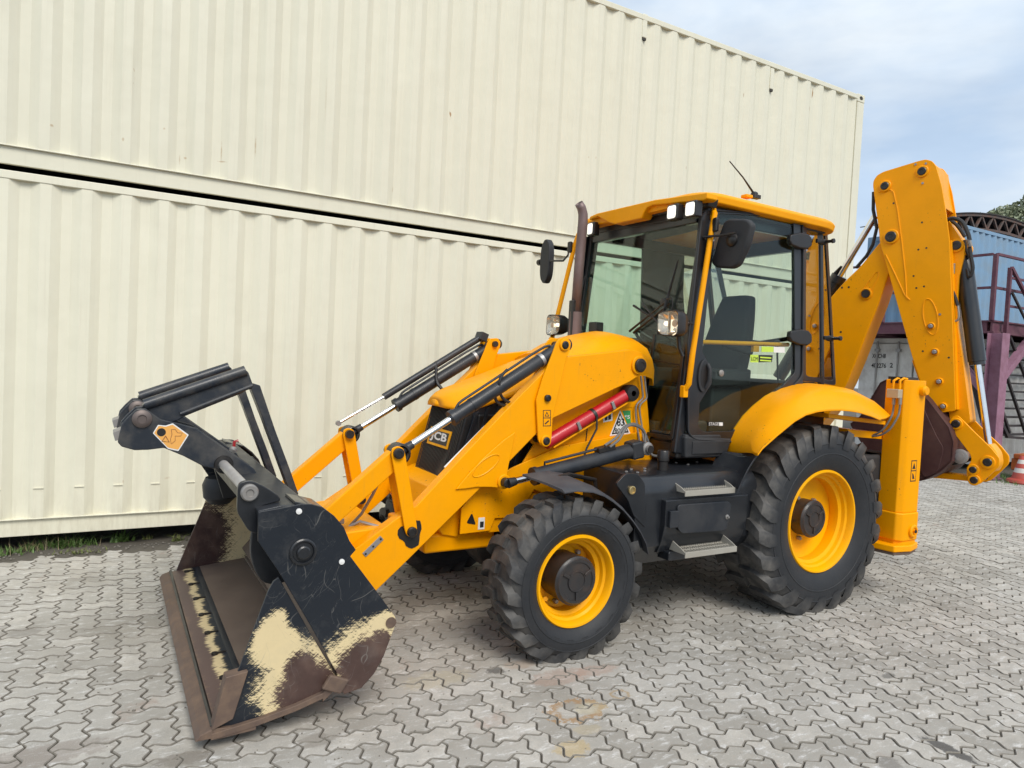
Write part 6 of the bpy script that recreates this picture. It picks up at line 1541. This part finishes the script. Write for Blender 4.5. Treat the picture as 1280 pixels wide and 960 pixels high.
# rear digging bucket, curled under
bk = [(1062, 530), (1075, 520), (1100, 478, .05), (1108, 474, .03), (1140, 478), (1160, 500), (1186, 534), (1192, 552), (1190, 577, .03), (1176, 590), (1156, 600), (1142, 603, .02), (1110, 590), (1080, 560)]
ybk = HY+.30
q = XZ(bk, ybk); mb = MB(); mb.py(rp(q, .02, 3), ybk-.02, ybk); RB = P_('digging_bucket', mb, MAR, .006)
mb = MB(); mb.py(rp(q, .02, 3), HY-.30, HY-.28); part('side_wall', mb, MAR, RB, bevel=.006)
shell = XZ([(1062, 530), (1075, 520), (1100, 478), (1108, 474), (1140, 478), (1160, 500), (1186, 534), (1192, 552), (1190, 577), (1176, 590), (1156, 600), (1142, 603)], ybk)
mb = MB(); n = len(shell); cx_ = sum(p[0] for p in shell)/n; cz_ = sum(p[1] for p in shell)/n
A = [(a, HY-.30, b) for a, b in shell]+[(a, ybk, b) for a, b in shell]; Bq = [(cx_+(a-cx_)*.95, y, cz_+(b-cz_)*.95) for (a, y, b) in A]
mb.add(A+Bq, [(i, i+1, n+i+1, n+i) for i in range(n-1)]+[(2*n+i, 3*n+i, 3*n+i+1, 2*n+i+1) for i in range(n-1)]+[(i, 2*n+i, 2*n+i+1, i+1) for i in range(n-1)]+[(n+i, n+i+1, 3*n+i+1, 3*n+i) for i in range(n-1)])
part('shell', mb, MAR, RB, bevel=.003)
# wear plate and pivot ears of the bucket
mb = MB(); q = XZ([(1152, 505), (1172, 548), (1180, 560), (1172, 590), (1155, 598), (1143, 572), (1140, 540)], ybk+.012); mb.py(rp(q, .04, 3), ybk, ybk+.012); part('wear_plate', mb, MAR, RB, bevel=.004)
mb = MB(); q = XZ([(1178, 555), (1196, 561), (1208, 566), (1209, 574), (1200, 580), (1188, 583), (1176, 578)], HY+.18); mb.py(rp(q, .04, 3), HY-.17, HY-.14); mb.py(rp(q, .04, 3), HY+.14, HY+.17); part('pivot_ear', mb, GRS, RB, bevel=.006)
q = T(1200.5, 570.5, y=HY+.19); mb = MB(); mb.lathe([(.03, -.34), (.03, -.01), (.062, -.01), (.062, .015), (.05, .02), (.034, .02), (.034, .03), (0, .032)], q, 'y', 26); part('pivot_pin', mb, STL, RB)
for k in range(4):
    y = HY-.24+k*.16; a = T(1078, 556, y=ybk); mb = MB(); mb.ext([(a.x, y-.035, a.z), (a.x, y+.035, a.z), (a.x-.16, y+.025, a.z-.07), (a.x-.16, y-.025, a.z-.07)], (0.0, 0, -.05)); part('tooth', mb, RST, RB, bevel=.004)
# main boom ram between boom and dipper top
f0 = T(1094, 270, y=HY); f1 = T(1048, 347, y=HY); f2 = T(1028, 380, y=HY)
n_ = (f1-f0).normalized(); mb = MB(); mb.cyl(f0, f1, .030, 20); DR = P_('dipper_ram', mb, BLKG); 
DR.data.materials[0] = CHR
e = f1+n_*1.15; mb = MB(); mb.tube([f1-n_*.02, f1+n_*.05, f1+n_*.052, e], [.074, .074, .064, .064], 24); part('ram_barrel', mb, BLKG, DR, ang=40)
mb = MB(); mb.obox(f1+n_*.02+Vector((-.03, 0, .03)), n_*.07, (0, .05, 0), (.04, 0, .04)); part('port_block', mb, GRS, DR, bevel=.01)
for k in range(3):
    mb = MB(); y = -.10-.05*k; mb.tube([T(1092, 240, y=y), T(1091.5, 262, y=y), T(1096, 285, y=y), T(1091, 306, y=y), T(1083, 320, y=y), T(1070, 335, y=y)], .016, 8); P_('hose', mb, HOS)
# hoses of the bucket ram
def hz(pts, r, y, mat=HOS): return hose('hose', [T(p[0], p[1], y=y) for p in pts], r, mat)
hz([(1183, 275), (1192, 273), (1203, 278), (1210, 292), (1212, 300)], .017, YB-.03); hz([(1182, 278), (1190, 277), (1198, 284), (1206, 296)], .014, YB-.1)
hz([(1212, 308), (1214, 322), (1216, 336), (1212, 346), (1209, 336)], .015, YB-.06); hz([(1206, 300), (1208, 312), (1212, 322)], .015, YB-.1)
a, b_ = T(1210, 299, y=YB-.03), T(1213, 308, y=YB-.05); mb = MB(); mb.cyl(a, b_, .019, 10); P_('hose_end', mb, STL)
hz([(1186, 345), (1189, 360), (1194, 372), (1197, 382)], .014, YB-.03); hz([(1197.5, 382), (1198.5, 394), (1197, 400), (1192, 401), (1189, 397), (1187.5, 390)], .009, YB-.03, STL)
# kingpost carriage behind the frame
fb = T(974, 585, y=HY); HOE[0] = False; fw = HO+HB*fb.x+HN*HY+Vector((0, 0, fb.z)); print('boom foot', fw)
mb = MB(); mb.box(-1.28, -1.13, fw.y-.35, fw.y+.42, .46, 1.22); P_('side_shift_carriage', mb, YEL, .02)
mb = MB(); mb.cyl((fw.x, fw.y, .45), (fw.x, fw.y, 1.2), .09, 24); mb.box(fw.x-.2, -1.29, fw.y-.2, fw.y+.2, .50, .62); mb.box(fw.x-.2, -1.29, fw.y-.2, fw.y+.2, 1.02, 1.12); P_('king_post', mb, YEL, .01)
# ---------------------------------------------------------------- front bucket
YK = 1.175
def bl(px, py, rx, rz, rot=0, y=1.175):
    p = T(px, py, y=y); return (p.x, p.z, rx, rz, rot)
WB = wear('bucket_back_plate_paint', [bl(455, 832, .215, .225, .2), bl(482, 785, .09, .08)], [bl(457, 838, .165, .175, .3), bl(440, 860, .10, .08), bl(478, 812, .07, .09)], streak=.40)
WC = wear('bucket_clam_plate_paint', [bl(380, 860, .215, .225, -.2), bl(350, 815, .13, .10, .1), bl(340, 795, .07, .11, .3)], [bl(384, 861, .15, .125, -.25), bl(378, 846, .085, .12)], streak=.42)
cW = T(455, 812, y=YK)
# outer side plates
sp = [(322.8, 640, 0), (322.8, 676.7, 0), (348, 714, 0), (388, 782, 0), (421, 841, 0), (424, 862, .01), (431, 868, .02), (452, 860, .04), (468, 842), (480, 820), (495.5, 778, .02), (494, 771, .01), (470, 738, 0), (438, 695.5, 0), (445, 687.5, .0), (437, 676, 0), (430, 659), (418, 645), (403, 634), (390, 630.5), (377, 630), (352, 635)]
spm = rp(XZ(sp, YK), .0, 3)
BK = node('front_bucket', LD, (3.8, 0, .1))
def kp(nm, mb, mat, bev=0.0, **k): return part(nm, mb, mat, BK, bev, **k)
mb = MB(); mb.py(spm, YK-.018, YK); kp('side_plate', mb, WB, .003, label='scraped black rear side plate')
WF = wear('bucket_far_inner_paint', [bl(268, 672, .30, .36, .2, -1.15), bl(280, 640, .22, .2, 0, -1.15)], [bl(248, 680, .23, .33, .35, -1.15)], streak=.40, core=(.055, .026, .024))
WF2 = WF
mb = MB(); mb.py(spm, -YK, -YK+.018); kp('side_plate', mb, WF, .003)
# front clam plates
cp_ = [(349.5, 723, .02), (343, 728), (336, 741, .02), (318, 789), (300.5, 836, 0), (283, 876), (265, 915, 0), (271, 922), (322, 904), (370, 886), (407, 869), (414, 861), (421, 847), (385, 786)]
cpm = rp(XZ(cp_, YK-.004), .0, 3)
mb = MB(); mb.py(cpm, YK-.036, YK-.020); kp('clam_side_plate', mb, WC, .003, label='scraped black front side plate with cream wear')
# move the near plate's face level with what the photo shows
mb = MB(); far = rp(XZ([(254, 631), (262, 628), (312, 640), (330, 660), (345, 700), (318, 694), (302, 694), (270, 700), (240, 707), (219, 714)], -YK+.03), 0, 3)
fz = [(4.124, .098), (3.953, .57), (3.905, .724), (3.80, .80), (3.60, .70), (3.50, .45), (3.60, .17), (3.66, .15)]
mb.py(fz, -YK+.020, -YK+.034); kp('clam_side_plate', mb, WF2, .003)
# clam bottom edge bar and worn corner plate
def strip(pts, y0, y1, h, mat, nm, bev=.003):
    mb = MB(); P2 = XZ(pts, y1)
    mb.py(P2+[(a, b-h) for a, b in reversed(P2)], y0, y1); return kp(nm, mb, mat, bev)
strip([(264, 918), (322, 900), (370, 882), (407, 865)], YK-.05, YK+.004, .028, RST, 'bottom_bar'); 
strip([(404, 866), (414, 856), (421, 848)], YK-.05, YK+.006, .045, RST, 'bottom_bar')
mb = MB(); mb.py(XZ([(282.5, 847), (310.5, 839), (291.5, 899), (264.5, 914)], YK+.005), YK-.060, YK+.005); kp('corner_wear_plate', mb, RST, .004)
q = T(419, 855, y=YK+.01); mb = MB(); mb.obox(q, (.045, 0, .02), (0, .012, 0), (-.02, 0, .03)); kp('hinge_stop', mb, RST, .008)
# floor of the clam: brown steel
BRN = paint('worn_brown_bucket_steel', (.17, .125, .10), .5, .0, (.27, .21, .16), .5, metal=.3, dscale=4)
def lipmat():
    m, n, b = newmat('bucket_lip_wear'); g = nn(n, 'ShaderNodeNewGeometry'); sp = nn(n, 'ShaderNodeSeparateXYZ'); L(n, g.outputs['Position'], sp.inputs[0])
    st = mth(n, 'SUBTRACT', noise(n, 1, 6, .75, stretched(n, 12, 70, 12)), .5); n1 = mth(n, 'SUBTRACT', noise(n, 14, 5), .5)
    ph = mth(n, 'SINE', mth(n, 'MULTIPLY', mth(n, 'ADD', sp.outputs[1], 1.06+.075), 2*pi/.30))
    x = mth(n, 'ADD', mth(n, 'ADD', sp.outputs[0], mth(n, 'MULTIPLY', st, .10)), mth(n, 'ADD', mth(n, 'MULTIPLY', n1, .05), mth(n, 'MULTIPLY', ph, .006)))
    c = mixc(n, ramp(n, mth(n, 'SUBTRACT', x, 3.5), (.526, 0.0), (.536, 1.0)), (.012, .017, .025), (.66, .53, .30))
    c = mixc(n, ramp(n, mth(n, 'SUBTRACT', x, 3.5), (.566, 0.0), (.582, 1.0)), c, (.115, .075, .065))
    c = mixc(n, ramp(n, mth(n, 'SUBTRACT', x, 3.5), (.635, 0.0), (.66, .6)), c, (.21, .135, .09))
    L(n, c, b.inputs['Base Color']); b.inputs['Roughness'].default_value = .5; b.inputs['Metallic'].default_value = .1; bump(n, b, st, .3, .002); return m
WFL = lipmat()
BLKB = BLK
flo = [(4.165, .085), (4.03, .10), (3.95, .105), (3.66, .155), (3.66, .135), (3.95, .083), (4.03, .078), (4.165, .062)]
mb = MB(); mb.py([(3.985, .1240), (3.66, .160), (3.66, .138), (3.985, .103)], -YK+.035, YK-.037); kp('floor_plate', mb, BRN, .002)
mb = MB(); mb.py([(4.160, .107), (3.986, .1237), (3.986, .103), (4.160, .086)], -YK+.035, YK-.037); kp('lip_plate', mb, WFL, .002)
mb = MB(); mb.py([(4.000, .1235), (3.978, .1275), (3.968, .1262), (3.985, .1205)], -YK+.036, YK-.038); kp('weld_seam', mb, BLK, .001)
# bolt-on cutting edge
mb = MB(); mb.py([(4.190, .088), (4.160, .101), (4.05, .086), (3.98, .072), (3.98, .056), (4.15, .050)], -YK, YK); kp('cutting_edge', mb, RST, .002)
mb = MB(); mb.py([(4.226, .060), (4.206, .084), (4.160, .098), (4.150, .060)], -YK-.003, YK+.003); kp('cutting_edge', mb, RST, .003)
mb = MB(); mb.py([(4.166, .1005), (4.156, .112), (4.146, .109), (4.146, .098)], -YK-.001, YK-.02); kp('edge_weld', mb, GRS, .003)
for k in range(8):
    y = -1.06+k*.30; x = 4.055
    mb = MB(); mb.box(x-.050, x+.004, y-.005, y+.005, .114, .1285); mb.lathe([(.018, 0), (.018, .010), (0, .010)], (x+.004, y, .1165), 'z', 12); kp('bolt_slot', mb, GRS)
# rear part of the bucket: back wall, top beam
bw_ = [(3.655, .150), (3.53, .185), (3.44, .27), (3.40, .38), (3.43, .52), (3.52, .66), (3.63, .80), (3.75, .93), (3.99, 1.015)]
def shellstrip(P, th, y0, y1, nm, mat, bev=.003):
    n = len(P); inner = []
    for i, (a, b) in enumerate(P):
        p = Vector((*P[max(i-1, 0)], 0)); q = Vector((*P[min(i+1, n-1)], 0)); d = (q-p).normalized(); inner.append((a-d.y*-th*-1 if False else a+d.y*th, b-d.x*th))
    mb = MB()
    for y in (y0, y1): pass
    A = [(a, y0, b) for a, b in P]+[(a, y1, b) for a, b in P]; B2 = [(a, y0, b) for a, b in inner]+[(a, y1, b) for a, b in inner]
    mb.add(A+B2, [(i, i+1, n+i+1, n+i) for i in range(n-1)]+[(2*n+i, 3*n+i, 3*n+i+1, 2*n+i+1) for i in range(n-1)]+[(i, 2*n+i, 2*n+i+1, i+1) for i in range(n-1)]+[(n+i, n+i+1, 3*n+i+1, 3*n+i) for i in range(n-1)]+[(0, n, 3*n, 2*n), (n-1, 3*n-1, 4*n-1, 2*n-1)])
    return kp(nm, mb, mat, bev, ang=40)
shellstrip(bw_, .018, -YK+.019, YK-.019, 'back_wall', BRN)
mb = MB(); mb.py([(3.66, .20), (3.58, .24), (3.535, .36), (3.555, .44), (3.58, .44), (3.60, .33), (3.68, .235)], -YK+.036, YK-.038); kp('clam_lip', mb, BRN, .004)
tbm = rp([(4.00, 1.035), (3.83, 1.05), (3.66, 1.0), (3.62, .90), (3.74, .90), (3.90, .93), (3.995, .98)], .03, 3)
mb = MB(); mb.py([(4.003, 1.028), (3.90, 1.045), (3.78, 1.045), (3.74, .97), (3.80, .93), (3.985, .955)], -YK+.02, YK-.019); kp('top_beam', mb, BLK, .006)
# hazard tape on the near top
mb = MB(); mb.ext([T(330, 639.5, y=YK-.03), T(355, 635, y=YK-.03), T(352, 630, y=YK-.16), T(327, 635, y=YK-.16)], (0, 0, .003)); kp('tape', mb, plain('cream_tape', (.62, .52, .3), .6), 0)
# rounded rear cover between the side plates
cov = XZ([(369, 627), (390, 631), (403, 634), (418, 645), (430, 659), (437, 676), (445, 687.5)], YK-.02)
for y0_, y1_ in ((YK-.22, YK-.0185), (-YK+.0185, -YK+.22)): shellstrip([(a, b) for a, b in reversed(cov)], .012, y0_, y1_, 'rear_cover', BLKG)
for px, py, r, mt in ((373.5, 639, .013, WHT), (427, 702, .013, WHT)):
    q = T(px, py, y=YK); mb = MB(); mb.lathe([(r, 0), (r, .006), (0, .008)], (q.x, YK, q.z), 'y', 16); kp('plastic_cap', mb, mt)
q = T(378.5, 689.5, y=YK); mb = MB(); mb.lathe([(.060, 0), (.060, .010), (.054, .014), (.048, .014), (.044, .006), (.030, .006), (.030, .024), (.024, .028), (0, .028)], (q.x, YK, q.z), 'y', 32); kp('pivot_boss', mb, BLKG)
q = T(488.5, 778, y=YK); mb = MB(); mb.lathe([(.026, -.01), (.026, .006), (0, .007)], (q.x, YK, q.z), 'y', 20); kp('pivot_boss', mb, RST)
# clam ram pod on the far side and near side inside face
for s in (-1,):
    q = T(275, 612, y=-1.0); mb = MB(); mb.lathe([(.0, -.10), (.07, -.095), (.11, -.05), (.12, .04), (.10, .09), (0, .10)], (q.x, q.y, q.z), 'z', 20); kp('clam_pod', mb, BLK)
mb = MB(); mb.py([(3.99, 1.02), (3.72, 1.0), (3.55, .82), (3.60, .74), (3.90, .73)], -.62, -.58); kp('inner_web', mb, BLK, .004)
mb = MB(); pts = rp([(3.97, .98), (3.70, .99), (3.62, .86), (3.74, .62), (3.92, .60), (3.985, .75)], .08, 4); mb.py(pts, .86, .90); kp('inner_web', mb, BLK, .006)
# ---------------------------------------------------------------- fork bracket, shaft and the two folded forks
SH = T(311.7, 615.5, y=1.09); print('shaft', SH)
br = XZ([(297, 611), (299, 604.5), (306, 601), (317, 601.5), (331, 608), (348, 619), (352, 626), (326, 633), (322, 668), (311, 664), (298, 643), (296.5, 636)], 1.085)
for y0 in (1.06, .60 if False else -1.10):
    mb = MB(); mb.py(rp(br, .012, 2), y0, y0+.025); kp('fork_bracket', mb, BLKG, .005)
mb = MB(); mb.cyl((SH.x, -1.07, SH.z), (SH.x, 1.059, SH.z), .025, 24); kp('fork_shaft', mb, paint('worn_bright_shaft', (.62, .61, .60), .35, 0, (.3, .22, .15), .4, metal=.6))
mb = MB(); mb.lathe([(.038, 0), (.038, .018), (.032, .026), (.018, .026), (.015, .019), (.0, .019)], (SH.x, 1.0855, SH.z), 'y', 28); kp('shaft_end', mb, STL)
FK = paint('fork_black_paint', (.014, .019, .028), .36, .25, (.17, .15, .12), .45, dscale=9)
ch = [(178, 508), (183, 503), (300, 465.5), (309, 463, .01), (312, 466), (317.5, 481), (304, 492), (232, 521), (222, 527), (206, 531), (190, 522)]
hk = [(147, 553, .01), (152, 530), (160, 521, .02), (171, 511, .02), (182, 510.5, .02), (201, 524), (225, 529.5), (245, 535), (262, 547), (318, 586, .02), (324, 596), (318, 604), (300, 600), (281, 589), (254, 583), (230, 570.5), (205, 560), (185, 562.5), (168, 563), (152, 558.5, .01)]
bld = [(318, 479.5, .015), (326, 482, .02), (345, 538), (363, 586), (374.5, 619), (365.5, 622.5), (345, 566), (328, 520), (315, 487)]
tip = [(141, 540), (160, 533), (161, 539), (152, 541), (152, 546), (161, 545), (158, 549), (144, 553)]
def fork(y, first):
    fk = node('folding_fork', LD, (SH.x, y, SH.z)); d = y-.30
    def pp(nm, pts, y0, y1, mat=FK, bev=.006, r=.006):
        q = rp(XZ(pts, .30), r, 3); mb = MB(); mb.py(q, .30+y0+d, .30+y1+d); return part(nm, mb, mat, fk, bevel=bev)
    pp('hook_plate', hk, -.018, .0); pp('hook_plate', hk, -.16, -.142)
    pp('channel', ch, -.13, -.030, bev=.022)
    # rolled upper edge of the channel
    a = T(181, 508, y=.30); b_ = T(308, 466.5, y=.30)
    mb = MB(); mb.tube([a+Vector((0, d-.032, .005)), b_+Vector((0, d-.032, .012))], .030, 14); part('channel_edge', mb, FK, fk)
    a = T(226, 518, y=.30); b_ = T(317, 482, y=.30); mb = MB(); mb.tube([a+Vector((0, d-.03, 0)), b_+Vector((0, d-.03, 0))], .014, 10); part('channel_edge', mb, FK, fk)
    pp('fork_blade', bld, -.105, -.02, bev=.004)
    pp('hook_nose', [(141, 541), (160, 534), (160, 545), (144, 552)], -.15, -.01, STL, .004)
    for yy, s in ((0, 1), (-.16, -1)):
        q = T(177.5, 523.5, y=.30); mb = MB(); mb.lathe([(.046, 0), (.046, .010*s), (.036, .018*s), (.022, .02*s), (.020, .014*s), (0, .014*s)], (q.x, y+yy, q.z), 'y', 28); part('pivot_collar', mb, plain('worn_collar', (.16, .13, .12), .5, .5), fk)
    q = T(283, 584, y=.3); mb = MB(); mb.lathe([(.05, -.16), (.05, 0), (.045, .01), (.034, .01)], (SH.x, y, SH.z), 'y', 24); part('shaft_collar', mb, GRS, fk)
    return fk
F1 = fork(.30, True); F2 = fork(-.30, False)
# orange tag on the near fork
yt = .3012
og = [(191, 541.5, .006), (197.5, 531, .006), (207, 532, .02), (216, 529, .02), (236, 543.5, .006), (223, 564, .006), (210, 561)]
mb = MB(); mb.py(rp(XZ(og, yt), .004, 3), .3002, yt); tg = part('sticker', mb, WHT, F1)
og2 = [(192.6, 541.3, .005), (198.3, 532.3, .005), (207, 533.5, .02), (215.8, 530.8, .02), (234, 544, .005), (222.6, 562.2, .005), (210, 559.5)]
mb = MB(); mb.py(rp(XZ(og2, yt+.0008), .004, 3), yt, yt+.0008); part('sticker_face', mb, ORG, F1)
q = T(201.7, 540.3, y=yt); mb = MB(); mb.cyl((q.x, yt, q.z), (q.x, yt+.0016, q.z), .021, 20); part('sticker_hole', mb, GRS, F1)
def loopline(pts, r, mat, nm, closed=True):
    P = [T(p[0], p[1], y=yt+.0015) for p in pts]; mb = MB(); mb.tube(P+([P[0]] if closed else []), r, 5); return part(nm, mb, mat, F1)
RSI = plain('sticker_line', (.30, .12, .05), .5)
loopline([(207, 545), (202.5, 551.5), (211.5, 552.5)], .0022, RSI, 'sticker_print'); loopline([(214, 537), (219, 536.5), (222, 541), (228, 541), (226, 545), (219, 545), (219, 551), (214, 555), (213, 549), (215, 543)], .0014, RSI, 'sticker_print')
# red locking pin on the far plate
mb = MB(); mb.tube([T(292, 564, y=-.0), T(293, 552, y=-.0), T(298, 551, y=0)], .009, 8); kp('locking_pin', mb, RED)
mb = MB(); mb.lathe([(.0, -.02), (.02, -.015), (.02, .015), (0, .02)], T(291.5, 562, y=0), 'y', 12); kp('pin_knob', mb, STL)
